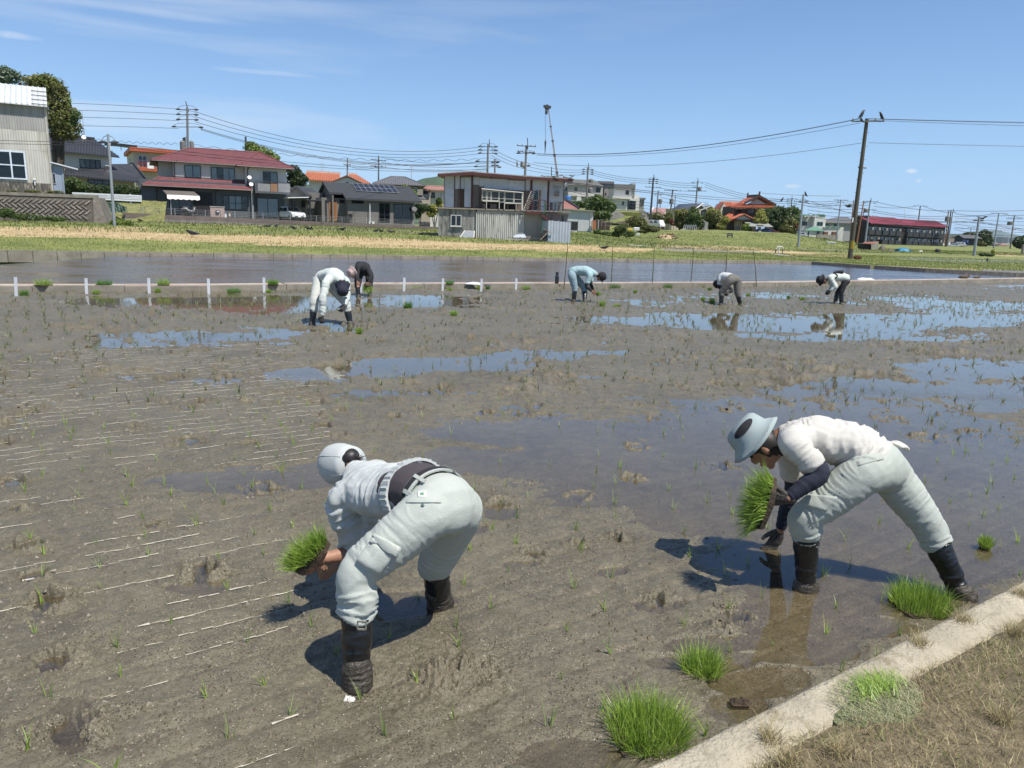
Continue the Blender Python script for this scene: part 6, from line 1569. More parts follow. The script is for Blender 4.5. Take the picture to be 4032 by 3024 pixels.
window(FQ,FQ.rect('F',1295,525,1375,580,-1.5),t,panes=2,n0=-1.5,fw=.12);window(FQ,FQ.rect('F',1508,530,1590,585),t,panes=2,fw=.12,frame=M_green)
r=FQ.rect('F',1330,645,1600,750,3.);wall_box(FQ,r[0],r[1]-1,-2,3.,.7,r[3],M_offw,t,'porch_wall')
roof_plane(t,FQ.pt(r[0]-.2,3.4,r[3]-.1),FQ.pt(r[1],3.4,r[3]-.1),FQ.pt(r[1]-1.2,0,r[3]+1.2),FQ.pt(r[0]+4,0,r[3]+1.3),.15,M_green,'course',.5,.02)
window(FQ,FQ.rect('F',1380,655,1405,735,3.),t,panes=1,n0=3.,fw=.06,frame=M_frame_w);rr=FQ.rect('F',1500,655,1540,750,2.9);wall_box(FQ,rr[0],rr[1],2.9,3.05,rr[2],rr[3],M_brownp,t,'door')
r=FQ.rect('F',1605,600,1870,705,1);wall_box(FQ,r[0],r[1],-2,1.,.8,r[3],M_offw,t,'annex_wall')
for x in(1655,1730,1800):
 a=FQ.hit('F',x-35,608,1.3);b_=FQ.hit('F',x+35,608,1.3);z_=FQ.hit('F',x,582,1.3)[1]
 mb=MB();mb.slab([FQ.pt(a[0],1.3,a[1]),FQ.pt(b_[0],1.3,b_[1]),FQ.pt((a[0]+b_[0])/2,1.3,z_)],1,(0,1,0));part('dormer',mb,M_green,t)
r=FQ.rect('F',1510,705,1800,755,6);
mb=MB();FQ.box(mb,r[0],r[1],5.8,6,r[2]-.5,r[3]);w_=solo('block_wall',mb,mat('tan_block',(.27,.24,.20),.85,.2,1.2),'tan concrete block wall in front of the white battlemented building','wall')
for x in(1625,1740):
 a,b_=FQ.hit('F',x-32,708,4.5),FQ.hit('F',x+32,705,4.5);z_=FQ.hit('F',x,665,4.5)[1]
 mb=MB();mb.hexa([FQ.pt(a[0],4.6,.9),FQ.pt(b_[0],4.6,.9),FQ.pt(b_[0],3.5,.9),FQ.pt(a[0],3.5,.9),FQ.pt(a[0]+.3,4.6,z_),FQ.pt(b_[0],4.6,z_),FQ.pt(b_[0],3.5,z_),FQ.pt(a[0]+.3,3.5,z_)]);solo('brown_shed_box',mb,mat('red_brown_board',(.16,.08,.05),.8),('left' if x<1700 else 'right')+' one of the two brown boxes behind the tan block wall','storage box')
FV=Fac(Dp('F',1620,700,268)[:2],0)
t=thing('grey_hip_roofed_house','grey house with a low hip roof behind the white battlemented building','house',FV.pt(3,-3,1))
r=FV.rect('F',1605,545,1980,720);wall_box(FV,r[0],r[1],-7,0,.8,r[3],M_gwall,t)
hip_roof(t,FV,r[0]-1,r[1]+1.5,.8,-8,FV.hit('F',1750,540,.8)[1],FV.hit('F',1850,468,-4)[1],FV.hit('F',1800,470,-4)[0],FV.hit('F',1920,470,-4)[0],M_gt,kind='rib',step=.4,h=.06)
window(FV,FV.rect('F',1612,560,1665,590),t,panes=2,fw=.1);window(FV,FV.rect('F',1735,560,1790,590),t,panes=2,fw=.1)
# ===== dark apartment block with balconies =====
FG=Fac(Dp('G',735,740,270)[:2],12)
def hG(x,y,o=0.):return FG.hit('G',x,y,o)
t=thing('apartment_block','long dark brown two-storey apartment block with two crimson roofs and rows of balconies','apartment block',FG.pt(10,-4,1))
M_bark=mat('dark_brown_siding',(.035,.025,.022),.7,.15,1.5);M_crim=mat('crimson_roof',(.17,.018,.036),.6,.12,1)
M_balc=mat('charcoal_balcony',(.055,.062,.065),.6,.1)
gA=hG(735,600)[0];gM=hG(1385,620)[0];gE=hG(2030,650)[0]
zg_b=hG(1200,800)[1]-.8
zea=hG(1100,448)[1];zeb=hG(1750,485)[1]
DP=11.
wall_box(FG,gA,gM,-DP,0,zg_b,zea,M_bark,t);wall_box(FG,gM,gE,-DP+.5,.0,zg_b,zeb,M_bark,t)
wall_box(FG,gM-.5,gM+.1,.0,.35,zg_b,zea-.2,M_dark,t,'recess_wall')
zra=hG(900,318,-DP/2)[1];zrb=hG(1550,372,-DP/2)[1]
roof_plane(t,FG.pt(gA+.0,.9,zea+.1),FG.pt(gM+.1,.9,zea+.05),FG.pt(hG(1175,345,-DP/2)[0],-DP/2,zra-.1),FG.pt(hG(560,302,-DP/2)[0],-DP/2,hG(560,302,-DP/2)[1]),.2,M_crim,'rib',.5,.04)
roof_plane(t,FG.pt(gM+.2,.9,zeb+.2),FG.pt(gE+.8,.9,zeb+.1),FG.pt(hG(1880,393,-DP/2)[0],-DP/2,zrb-.1),FG.pt(hG(1200,348,-DP/2)[0],-DP/2,hG(1200,348,-DP/2)[1]),.2,M_crim,'rib',.5,.04)
roof_plane(t,FG.pt(gE+.8,-DP-.5,zeb),FG.pt(gA,-DP-.5,zeb),FG.pt(hG(560,302,-DP/2)[0],-DP/2,zra-.1),FG.pt(hG(1880,393,-DP/2)[0],-DP/2,zrb-.1),.2,M_crim)
Fl=Fac(FG.pt(gA,0,0)[:2],12-90)
e0=hG(310,430,-DP)[0]
mb=MB();a=Dp('G',320,730,280);mb.slab([FG.pt(gA,0,zg_b),np.array([a[0],a[1],zg_b]),np.array([a[0],a[1],hG(320,430,-DP)[1]]),FG.pt(hG(560,302,-DP/2)[0]+.3,-DP/2,hG(560,310,-DP/2)[1]),FG.pt(gA,0,zea)],.2,(FG.ex[0]*.3,FG.ex[1],0));part('gable_wall',mb,M_bark,t)
mb=MB();mb.slab([np.array([a[0]-.3,a[1]-.4,hG(310,425,-DP)[1]]),FG.pt(hG(560,302,-DP/2)[0]-.3,-DP/2,hG(560,298,-DP/2)[1]),FG.pt(hG(560,302,-DP/2)[0]+3,-DP/2+3,hG(560,298,-DP/2)[1]),np.array([a[0]+3,a[1]+3,hG(310,425,-DP)[1]])],.15);part('roof',mb,M_bark,t)
pb=Dp('G',318,500,277);mb=MB();mb.box((pb[0],pb[1]-.1,pb[2]-.7),(pb[0]+1.6,pb[1]+.1,pb[2]+1.4));part('white_panel',mb,mat('panel_grey',(.45,.47,.50),.7),t)
xsU=[800,915,1040,1155,1268];xsU2=[1455,1560,1670,1775,1882,1985]
for row in(0,1):
 for j,x in enumerate(xsU+xsU2):
  dy=0 if j<5 else 0
  yt=(540+(x-800)*.055,700+(x-800)*.05)[row];yb2=(615+(x-800)*.055,775+(x-800)*.045)[row]
  xx=x-(0 if row==0 else 18)
  s_,zt=FG.hit('G',xx,yt,1.2);zb3=FG.hit('G',xx,yb2,1.2)[1]
  if row==0 or xx>940:
   mb=MB();FG.box(mb,s_-1.15,s_+1.15,1.12,1.2,zb3,zt);FG.box(mb,s_-1.15,s_-1.07,0,1.12,zb3,zt);FG.box(mb,s_+1.07,s_+1.15,0,1.12,zb3,zt);FG.box(mb,s_-1.2,s_+1.2,0,1.26,zb3-.12,zb3)
   bal=part('balcony',mb,M_balc,t)
   mb=MB()
   for i in range(9):FG.box(mb,s_-1.1+.26*i,s_-1.04+.26*i,1.2,1.24,zb3+.03,zt-.03)
   part('balusters',mb,M_rail,bal)
  r=(s_-1.0,s_+.55,zt-.7,zt+1.05);window(FG,r,t,panes=2,fw=.06,frame=M_frame_g,curtain=(0,)if(j*7+row*3)%3 else None)
  rr=(s_+.62,s_+1.2,zt+.05,zt+.85);mb=MB();FG.box(mb,rr[0],rr[1],0,.45,rr[2],rr[3]);acu=part('air_conditioner',mb,mat('ac_beige',(.52,.50,.42),.6),t)
  mb=MB();mb.lathe(FG.pt((rr[0]+rr[1])/2,.455,(rr[2]+rr[3])/2),[(.17,0),(.17,.02)],10,(FG.n[0],FG.n[1],0));part('fan_grille',mb,M_rail,acu)
FJ=Fac(Dp('H',600,900,330)[:2],0)
r=FJ.rect('H',610,722,990,925)
t=thing('flat_warehouse','low flat-roofed tan and grey building right of the dark apartment block','building',FJ.pt(r[0],0,.9))
wall_box(FJ,r[0],r[1],-10,0,.5,FJ.hit('H',800,800)[1],mat('tan_wall',(.28,.25,.21),.85,.1),t);wall_box(FJ,r[0]-.2,r[1]+.3,-10,.1,FJ.hit('H',800,800)[1],r[3],mat('grey_fascia',(.16,.17,.165),.8),t,'fascia')
for x in(850,985):s_,_z=FJ.hit('H',x,800,.2);mb=MB();FJ.box(mb,s_-.2,s_+.2,.1,.4,.5,r[3]-.8);part('pillar',mb,M_brownp,t)
F11=Fac(Dp('H',980,930,300)[:2],0)
t=thing('dark_tiled_house','dark walled house with pale tiled gable roof beside the far trees','house',Dp('H',1100,930,140))
r=F11.rect('H',985,805,1270,935);wall_box(F11,r[0],r[1],-6,0,.5,r[3],mat('bluish_black_wall',(.035,.04,.05),.8),t)
gable_roof(t,F11,r[0]-.5,r[1]+1.2,.8,-7,r[3]-.05,F11.hit('H',1150,752,-3)[1],M_gt,kind='rib',step=.4,h=.06)
rr=F11.rect('H',985,838,1075,932,.5);mb=MB();
for i in range(12):x=rr[0]+rf.random()*(rr[1]-rr[0]);z=rr[2]+rf.random()*(rr[3]-rr[2]);F11.box(mb,x-.4,x+.4,.1,.5,z-.35,z+.35)
solo('blue_sheeting',mb,mat('blue_sheet',(.10,.15,.35),.6,.4,3),'heap of bluish sheeting against the dark tiled house','sheeting',kind='stuff')
# ------ poles, cables, crane
M_pc=mat('pole_concrete',(.17,.165,.155),.85,.2,2.)
M_pw=mat('pole_wood',(.085,.075,.055),.85,.3,2.,stretch=(3,3,.3))
M_pg=mat('pole_galvanised',(.26,.29,.31),.5,.12,2.,metal=.2)
M_po=mat('pole_rusty',(.26,.11,.04),.7,.3,2.)
M_kit=mat('line_hardware',(.05,.05,.05),.6,.15)
M_cer=mat('insulator',(.25,.24,.22),.35,.1)
M_wire=mat('cable_black',(.03,.03,.034),.5,.1)
PW={}
def pole(key,b,tp,y,r,m_,label,name='utility_pole',arms=(),spike=None,kit=(),z0=None,cat='utility pole',grp=None):
 """b, tp: picture points of foot and head; the post is a tapered real post standing at depth y"""
 P1=Dp('p',tp[0],tp[1],y);P0=Dp('p',b[0],b[1],y)
 foot=P0.copy();gz=float(H(P0[0],P0[1]))
 d=P1-P0
 k_=(min(gz,P0[2])-.4-P0[2])/d[2];foot=P0+d*k_
 t=thing(name,label,cat,P0,grp)
 mb=MB();mb.tube([foot,P1],[r,r*.68],12);part('post',mb,m_,t)
 dx_=lambda z_,n=None:P0+d*((z_-P0[2])/d[2])
 if spike:
  mb=MB();q1=Dp('p',spike[0],spike[1],y);mb.tube([dx_(P1[2]-.5)+np.array([r,0,0]),q1],r*.3,6);part('top_rod',mb,M_kit,t)
 for(yy,L_,ang)in arms:
  z_=Dp('p',tp[0],yy,y)[2];c=dx_(z_);e=np.array([math.cos(ang),math.sin(ang),0])
  mb=MB();mb.bar(c-e*L_+np.array([0,-r,0]),c+e*L_+np.array([0,-r,0]),.1);a_=part('crossarm',mb,M_kit if m_ is not M_pw else M_pc,t)
  for f_ in(-.92,-.45,.45,.92):
   mb=MB();mb.lathe(c+e*L_*f_+np.array([0,-r,.05]),[(.05,0),(.08,.06),(.05,.1),(.08,.15),(.04,.22)],8);part('insulator',mb,M_cer,a_)
 for(yy,sd)in kit:
  z_=Dp('p',tp[0],yy,y)[2];c=dx_(z_)
  mb=MB();w_=abs(sd)*.9
  mb.tube([c+np.array([-w_,0,-.05]),c+np.array([w_,0,.05])],.04,5)
  for sg in(-1,1):mb.lathe(c+np.array([sg*w_,0,0]),[(.03,-.3),(.1,-.12),(.11,.12),(.02,.3)],7,(1,0,.1))
  mb.tube([c+np.array([w_*math.cos(a),0,.1+.35*math.sin(a)])for a in np.linspace(0,math.pi,9)],.02,4,False)
  part('strain_insulator',mb,M_kit,t)
 PW[key]=(t,P0,d)
 return t
def steps(key,n=12,r=.2):
 t,P0,d=PW[key];
 for i in range(n):
  c=P0+d*(.2+.75*i/n);sg=1 if i%2 else-1;mb=MB();mb.tube([c,c+np.array([sg*r,0,.02])],.014,4);part('climbing_step',mb,M_kit,t)
def gear(key,yy,px_=None,w=.5,h=.7,side=-1,name='transformer',y=None):
 t,P0,d=PW[key];z_=Dp('p',2000,yy,P0[1])[2]
 z_=Dp('p',proj(P0)[0],yy,P0[1])[2]
 c=P0+d*((z_-P0[2])/d[2])+np.array([side*(w*.5+.22),0,0])
 mb=MB();mb.lathe(c-np.array([0,0,h/2]),[(w*.42,0),(w*.5,.05),(w*.5,h-.08),(w*.4,h),(w*.1,h+.12)],12);part(name,mb,M_pc if name=='transformer' else M_kit,t)
pole('a1',(741,690),(737,422),92,.17,M_pc,'tall concrete pole with three wire levels rising behind the red-roofed house',spike=(731,399),kit=[(431,1.2),(451,1.2),(471,1.2),(500,1.8)])
steps('a1');gear('a1',572,side=1,w=.5,h=.9);gear('a1',575,side=-1,w=.7,h=1.0)
for i in range(4):
 c=Dp('p',725,544+i*6,92);mb=MB();mb.lathe(c,[(.02,-.25),(.09,-.1),(.1,.1),(.02,.28)],7,(1,0,.3));part('fuse_cutout',mb,M_kit,PW['a1'][0])
pole('a2',(450.6,886),(425,528),55,.11,M_pg,'thin grey steel pole standing in the field before the retaining wall',kit=[(560,.5)])
pole('a3',(969,610),(967,538),112,.20,M_kit,'short dark pole top showing above the red roof',z0=0)
pole('a4',(1367,740),(1368,623),130,.16,M_pc,'concrete pole rising behind the small gable of the orange-tiled house',arms=[(650,.6,0)])
pole('a5',(1490,760),(1491,614),130,.17,M_pc,'pole with a crossarm between the orange-tiled and grey-tiled houses',arms=[(632,1.3,.5),(657,1.4,.5)],kit=[(657,.6)])
pole('a6',(1919,700),(1922,567),105,.18,M_pc,'left pole behind the two-storey shed, with three wire levels',spike=(1927,549),kit=[(577,1.2),(591,1.2),(604,1.2),(636,1.6),(657,1.8)]);steps('a6')
pole('a7',(1948,700),(1949,626),118,.17,M_pc,'short bare pole top just right of the left pole behind the shed',kit=[(640,.4),(652,.4)])
pole('a8',(2066,720),(2073,572),107,.21,M_pc,'thick pole with two crossarms behind the middle of the two-storey shed',spike=(2077,543),arms=[(576,1.35,.15),(600,1.3,.35)],kit=[(604,1.2),(652,.5)]);steps('a8')
gear('a8',648,side=-1,w=.5,h=.7)
c=Dp('p',2036,645,107);mb=MB();mb.lathe(c,[(.35,-.1),(.4,0),(.3,.12)],8,(1,0,.1));mb.lathe(c+np.array([.9,0,-.25]),[(.3,-.1),(.34,0),(.25,.12)],8,(1,0,.1));part('switch_gear',mb,M_cer,PW['a8'][0],kind='stuff')
pole('a9',(2171,700),(2172,657),150,.12,M_kit,'slim dark pole showing over the broken end of the shed roof')
pole('b1',(2308,840),(2315,659),140,.22,M_pc,'pole in front of the pale houses, above the big street tree',spike=(2316.6,642),kit=[(668,.9),(677,.9),(685,.9)]);gear('b1',712,side=1,w=.9,h=.6);gear('b1',750,side=1,w=.8,h=.9)
pole('b2',(2557.5,897),(2573,700),166,.26,M_kit,'tall dark pole standing at the right end of the sloping bank',spike=(2574,687),kit=[(706,.9),(714,.9),(722,.9)],arms=[(738,1.8,.2)])
pole('b3',(2583,875),(2592,750),200,.22,M_pc,'pole just right of the tall dark pole, with a small transformer',kit=[(768,.8)]);gear('b3',793,side=1,w=1.,h=1.2)
pole('b4',(2635,888),(2649,746),178,.22,M_pc,'pole with crossarm left of the solar-roofed house',arms=[(751,2.0,0)]);gear('b4',793,side=0,w=1.,h=1.2)
pole('b5',(2594,874),(2600,803),225,.18,M_pc,'short thin pole in front of the pink-tiled house')
pole('b6',(2655,830),(2660,768),235,.18,M_pc,'thin bare pole behind the roof of the solar-roofed house')
pole('b7',(2738,830),(2747,713),195,.24,M_pc,'pole with several brackets rising over the solar-roofed house',spike=(2747,701),arms=[(752,2.4,0),(738,1.2,0)],kit=[(720,1.4)]);gear('b7',745,side=1,w=.9,h=1.)
pole('c1',(3114,850),(3118,780),232,.22,M_pc,'dense multi-armed pole just right of the traditional house',spike=(3118.5,771),arms=[(783,2.,.4),(791,2.,.4),(800,2.,.4),(809,1.8,.4),(818,1.8,.4)])
pole('c2',(3141.7,980),(3164,765),110,.19,M_pg,'grey concrete pole with a crow on top, standing in the field right of the trees',kit=[(795,.5)])
pole('c3',(3293,946),(3311,786),215,.22,M_pg,'grey pole with looped insulators in front of the tan block wall',arms=[(788,2.2,.2)],kit=[(796,.8)])
pole('c4',(3354,870),(3361,789),260,.24,M_po,'rusty pole just left of the big leaning wooden pole')
pole('big',(3346,1020),(3414,467),66.5,.215,M_pw,'big dark leaning wooden pole with two crows on top beside the road',arms=[(479,1.3,-.25)])
mb=MB();t_,P0,d_=PW['big'];
for k_,(a,b_)in enumerate(((.075,.135),)):
 cc=P0+d_*a;ce=P0+d_*b_
 for i in range(5):
  an=-math.pi/2+(i-2)*.42;o_=np.array([math.cos(an),math.sin(an),0])
  mb=MB();mb.bar(cc+o_*.215,ce+o_*.207,.05,.02,upv=o_);part('warning_stripe',mb,mat('yellow_stripe',(.42,.30,.03),.6),t_)
steps('big',16,.33)
mb=MB();c=P0+d_*.66;mb.tube([c+np.array([-.25,0,0]),c+np.array([.45,0,-.02])],.06,6);part('clamp',mb,M_kit,t_)
mb=MB();c=P0+d_*.285+np.array([-.19,-.1,0]);mb.box(c-np.array([.05,.02,.2]),c+np.array([.05,.02,.2]));part('number_plate',mb,M_frame_w,t_)
pole('c5',(3374.5,951),(3401,793),212,.22,M_po,'rusty orange-brown leaning pole right of the big wooden pole')
pole('c6',(3407,951),(3427,788),213,.26,M_pg,'pole with big looped hardware in front of the apartment block gable',spike=(3430,779),arms=[(794,2.4,.2),(826,2.0,.2)],kit=[(800,1.6)]);gear('c6',830,side=-1,w=1.3,h=1.)
pole('c7',(3398,860),(3403,819),290,.22,M_pc,'short pole top between the rusty pole and the looped pole')
pole('d1',(3616,870),(3624,810),292,.26,M_kit,'dark pole with a crossarm rising behind the crimson roofs',arms=[(811,2.8,.1)])
pole('d2',(3722,964),(3735,829),268,.24,M_po,'rusty leftmost of the three poles at the right end of the apartment block')
pole('d3',(3725,972),(3745,828),262,.26,M_kit,'dark middle one of the three poles at the right end of the apartment block',kit=[(830,1.)]);gear('d3',862,side=-1,w=1.4,h=1.6)
pole('d4',(3732,960),(3752,833),272,.26,M_pg,'grey rightmost of the three poles at the right end of the apartment block',spike=(3754,821),kit=[(836,1.)]);gear('d4',864,side=-1,w=1.3,h=1.6)
pole('d5',(3835,1003),(3855.5,855),104,.20,M_pg,'stout grey pole standing in the grass before the far trees',kit=[(868,.5)])
pole('d6',(3912,977),(3933,839),255,.26,M_pg,'tall grey pole with crossarm right of the far round tree',arms=[(841,3.,.1)])
pole('d7',(3978,974),(3994,850),262,.26,M_pc,'pole with several arms near the right edge of the view',spike=(3995,845),arms=[(859,3.,.3),(862,2.5,-.3)]);gear('d7',880,side=-1,w=1.8,h=1.2)
pole('d8',(3816,962),(3824,895),330,.22,M_pg,'small distant pole in front of the far round tree',arms=[(897,1.5,0)])
pole('d9',(4025.5,996),(4029,962),140,.26,M_pc,'short two-tone post at the extreme right edge of the field',cat='post',name='marker_post')
NW=[0]
def cable(p0,y0,p1,y1,sag,label,r=.02,cat='cable',grp=None,wob=0.):
 """p0, p1 picture points of the ends, sag in picture pixels at mid span"""
 A_,B_=Dp('p',p0[0],p0[1],y0),Dp('p',p1[0],p1[1],y1)
 sm=sag*(y0+y1)/2/F_PX;pts=[]
 n=26 if not wob else 90
 for i in range(n+1):
  f_=i/n;P=A_+(B_-A_)*f_;P[2]-=sm*4*f_*(1-f_)
  if wob:P[2]+=.12*math.sin(i*1.3)
  pts.append(P)
 mb=MB();mb.tube(pts,[max(r,.00022*np.linalg.norm(P-CAM))for P in pts],4,False)
 solo('overhead_cable',mb,M_wire,label,cat,grp,origin=A_)
G1='cables strung along the row of village poles'
for i,(ya,yb_)in enumerate(((410,429),(441,451),(470,475),(505,508))):
 cable((-300,ya-14+i*3),84,(703,yb_-(0 if i<3 else 2)),92,-8,('uppermost','second','third','lowest')[i]+' cable running left from the tall pole behind the red-roofed house',grp=G1)
for i,(ya,yb_)in enumerate(((439,576),(459,590),(479,603))):
 cable((768,ya),92,(1908,yb_),105,64-i*3,('upper','middle','lower')[i]+' of three heavy cables sagging from the tall left pole to the shed poles',.028,grp=G1)
for i in range(3):
 cable((790,505+i*3),92,(1893,637),105,52+i*2,'thin bundled cable below the three heavy ones, strand '+('near the top','in the middle','at the bottom')[i],.012,grp=G1)
cable((-300,541),54,(429,562),55,3,'upper dark cable passing in front of the workshop to the thin steel pole',.016)
cable((-300,556),54,(431,571),55,3,'lower dark cable passing in front of the workshop to the thin steel pole',.016)
cable((429,560),55,(1923,667),105,26,'upper of two dark cables crossing in front of the red roof',.02)
cable((431,572),55,(1923,672),105,28,'lower of two dark cables crossing in front of the red roof',.02)
cable((150,520),95,(700,566),92,10,'wavy thin cable spiralling behind the thin steel pole',.012,wob=1)
cable((760,571),92,(1890,627),105,22,'wavy spiral cable hanging behind the red roof towards the shed poles',.012,wob=1)
for i,(ya,yb_)in enumerate(((466,605),(468,606),(484,611))):
 cable((2112,yb_),107,(3386,ya),66.5,36,('first','second','third')[i]+' high cable from the shed pole to the top of the big wooden pole',.016)
cable((2100,640),107,(3392,563),66.5,36,'lone lower cable from the shed pole to the big wooden pole',.016)
for i,(ya,yb_)in enumerate(((467,476),(468,481),(473,499),(562,570))):
 cable((3421,ya),66.5,(4700,yb_+14),60,3,('topmost','second','third','lone lower')[i]+' cable running right from the big wooden pole',.016)
for i in range(3):
 cable((1933,581+i*15),105,(2064,640+i*12),107,6,('upper','middle','lower')[i]+' short cable between the two poles behind the shed',.026)
 cable((2072,640+i*14),107,(2309,668+i*8.5),140,10,('upper','middle','lower')[i]+' cable from the thick shed pole to the pole above the street tree',.022)
 cable((2321,668+i*8.5),140,(2569,705+i*8),166,9,('upper','middle','lower')[i]+' cable above the pale houses to the tall dark pole',.022)
 cable((2577,705+i*8),166,(2740,721+i*9),195,5,('upper','middle','lower')[i]+' cable from the tall dark pole to the bracket pole',.022)
 cable((2775,718+i*9),195,(3114,786+i*8),232,14,('upper','middle','lower')[i]+' cable descending past the traditional house roof',.022)
 cable((3124,782+i*10),232,(3304,790+i*8),215,8,('upper','middle','lower')[i]+' cable right of the multi-armed pole',.022)
 cable((3318,788+i*6),215,(3420,795+i*14),213,4,('upper','middle','lower')[i]+' cable passing behind the big wooden pole',.022)
cable((2224,716),60,(3105,785),232,12,'upper of the two long dark cables leaving the shed roof to the right',.03)
cable((2224,720),60,(3105,792),232,14,'lower of the two long dark cables leaving the shed roof to the right',.03)
cable((2590,739),166,(2740,753),195,4,'cable from the bracket of the tall dark pole',.022)
cable((3168,786),110,(3735,905),260,18,'heavy cable falling right from the grey pole with the crow',.03)
cable((3168,795),110,(3840,870),104,26,'long cable between the two stout grey field poles',.02)
cable((3446,794),213,(3742,829),262,10,'thick cable above the crimson roofs',.05)
cable((3748,829),262,(4400,800),240,12,'thick cable running off to the right above the car park',.05)
cable((3430,826),213,(3735,850),262,10,'second thick cable above the crimson roofs',.035)
cable((3755,852),262,(4400,826),240,6,'second thick cable running off to the right',.035)
cable((3440,812),213,(3615,809),292,8,'cable to the dark pole behind the crimson roofs',.03)
cable((3632,810),292,(3735,838),265,3,'cable from the dark pole behind the roofs to the three poles',.03)
cable((3760,840),270,(3925,839),255,9,'cable sagging between the three poles and the tall grey pole',.03)
cable((3942,840),255,(4200,880),250,5,'cable from the tall grey pole past the right edge',.03)
cable((3600,872),292,(3850,875),104,3,'thin cable reaching the stout grey pole from the left',.02)
cable((3860,873),104,(4300,935),130,5,'upper cable falling right from the stout grey pole',.018)
cable((3858,876),104,(4300,948),130,5,'lower cable falling right from the stout grey pole',.018)
cable((3755,900),262,(3822,896),330,3,'short thin cable to the small distant pole',.03)
cable((3830,897),330,(4000,905),262,4,'thin cable from the small distant pole to the right',.03)
cable((3000,760),260,(3310,772),260,3,'very thin high cable above the field pole with the crow',.015)
for i in range(5):
 cable((3180,800+i*13),200,(3400+i*8,806+i*14),240,6+i,'thin cable in the tangle left of the big wooden pole, number '+('one','two','three','four','five')[i]+' from the top',.02)
 cable((3435,835+i*14),230,(3730,862+i*11),268,7,'thin cable across the crimson roofs, '+('first','second','third','fourth','fifth')[i]+' from the top',.02)
 cable((3760,858+i*12),265,(4250,868+i*12),262,9+i*2,'thin cable in the tangle over the far trees, '+('first','second','third','fourth','fifth')[i]+' from the top',.02)
for i in range(3):
 cable((1500,620+i*18),130,(1915,640+i*12),105,12,('upper','middle','lower')[i]+' thin cable above the grey-tiled house roof',.012)
 cable((1375,640+i*7),130,(1488,634+i*12),130,9,('upper','middle','lower')[i]+' thin slack cable over the small gable',.012)
 cable((2240,740+i*12),150,(2560,800+i*12),170,5,('upper','middle','lower')[i]+' thin cable in front of the pale houses',.012)
 cable((2600,760+i*16),195,(2790,800+i*6),200,5,('upper','middle','lower')[i]+' thin cable left of the solar-roofed house',.014)
t=thing('crane','slender telescopic crane boom standing far behind the two-storey shed','crane',Dp('p',2197,760,170))
a,b_=Dp('p',2201,740,170),Dp('p',2159,428,170)
M_boom=mat('crane_boom',(.27,.25,.25),.5,.1)
fr_=[0,.2,.42,.60,.78,1.]
for i in range(5):
 w_=.46-.06*i;mb=MB();mb.bar(a+(b_-a)*fr_[i],a+(b_-a)*fr_[i+1],w_,w_*1.1,upv=(0,1,0));part('boom_section',mb,M_boom,t)
 mb=MB();c=a+(b_-a)*fr_[i+1];mb.bar(c-(b_-a)*.004,c+(b_-a)*.004,w_+.3,w_+.3,upv=(0,1,0));part('collar',mb,M_kit,t)
mb=MB();mb.lathe(b_+np.array([-.3,0,.3]),[(.5,-.2),(.6,0),(.5,.2)],10,(0,1,0));mb.bar(b_+np.array([-1.1,0,.5]),b_+np.array([.6,0,.3]),.5);part('boom_head',mb,M_kit,t,kind='stuff')
h0=Dp('p',2152,436,170);h1=Dp('p',2148,550,170);h2_=Dp('p',2147.5,615,170)
mb=MB();mb.tube([b_+np.array([-.7,0,.2]),h1],.035,4);part('hoist_rope',mb,M_kit,t)
mb=MB();mb.lathe(h1-np.array([0,0,1.0]),[(.05,-2),(.16,-.2),(.22,.5),(.05,1.)],8);part('hook_block',mb,M_kit,t)
mb=MB();mb.lathe(h0-np.array([0,0,.3]),[(.1,-.5),(.28,-.2),(.28,.3),(.1,.6)],8);part('auxiliary_hook',mb,M_kit,t)
for(kx,ky0,ky1,y,lab)in((842,625,700,120,''),(1268,730,640,150,'thin television aerial above the orange-tiled roof'),(1620,703,652,130,'thin television aerial right of the grey hip roof'),(3225,845,818,250,'television aerial on the white battlemented building'),(3562,862,822,290,'television aerial with a small dish over the crimson roof'),):
 if not lab:continue
 a,b_=Dp('p',kx,ky0,y),Dp('p',kx,ky1,y);L_=b_[2]-a[2]
 mb=MB();mb.tube([a,b_],.05,5)
 for f_,w_ in((.95,.25),(.85,.35),(.7,.25)):c=a+(b_-a)*f_;mb.tube([c-np.array([L_*w_*.5,0,0]),c+np.array([L_*w_*.5,0,0])],.03,4)
 solo('tv_aerial',mb,M_frame_g,lab,'aerial',kind='thing_part' if False else None,origin=a)
 # ------ vegetation
rng=np.random.default_rng(7)
def blades(base,h,w,lean,n_seg=3,az=None,curve=.5):
 """base (n,3); tapering grass blades as strips; returns V,Q"""
 n=len(base)
 az=rng.uniform(0,2*np.pi,n)if az is None else az
 fa=rng.uniform(0,2*np.pi,n)
 d=np.stack([np.cos(az),np.sin(az),0*az],-1);s_=np.stack([-np.sin(fa),np.cos(fa),0*fa],-1)
 rows=[]
 for k in range(n_seg+1):
  f_=k/n_seg
  out=lean*(f_*(1-curve)+curve*f_*f_)
  c=base+d*(h*out)[:,None]+np.array([0,0,1.])*(h*f_*np.sqrt(np.maximum(1-(lean*.8)**2*f_,.05)))[:,None]
  ww=w*(1-f_**1.6)*.5+w*.04
  rows+=[c-s_*ww[:,None],c+s_*ww[:,None]]
 V=np.stack(rows,1).reshape(-1,3);m_=2*(n_seg+1)
 q_=np.concatenate([np.stack([np.arange(n)*m_+2*k,np.arange(n)*m_+2*k+1,np.arange(n)*m_+2*k+3,np.arange(n)*m_+2*k+2],-1)for k in range(n_seg)])
 return V,q_
M_rice=leaf_mat('rice_leaf',(.14,.26,.03),(.36,.48,.09),14,.35,.4)
M_riced=leaf_mat('rice_leaf_deep',(.05,.16,.02),(.15,.32,.045),10,.35,.4)
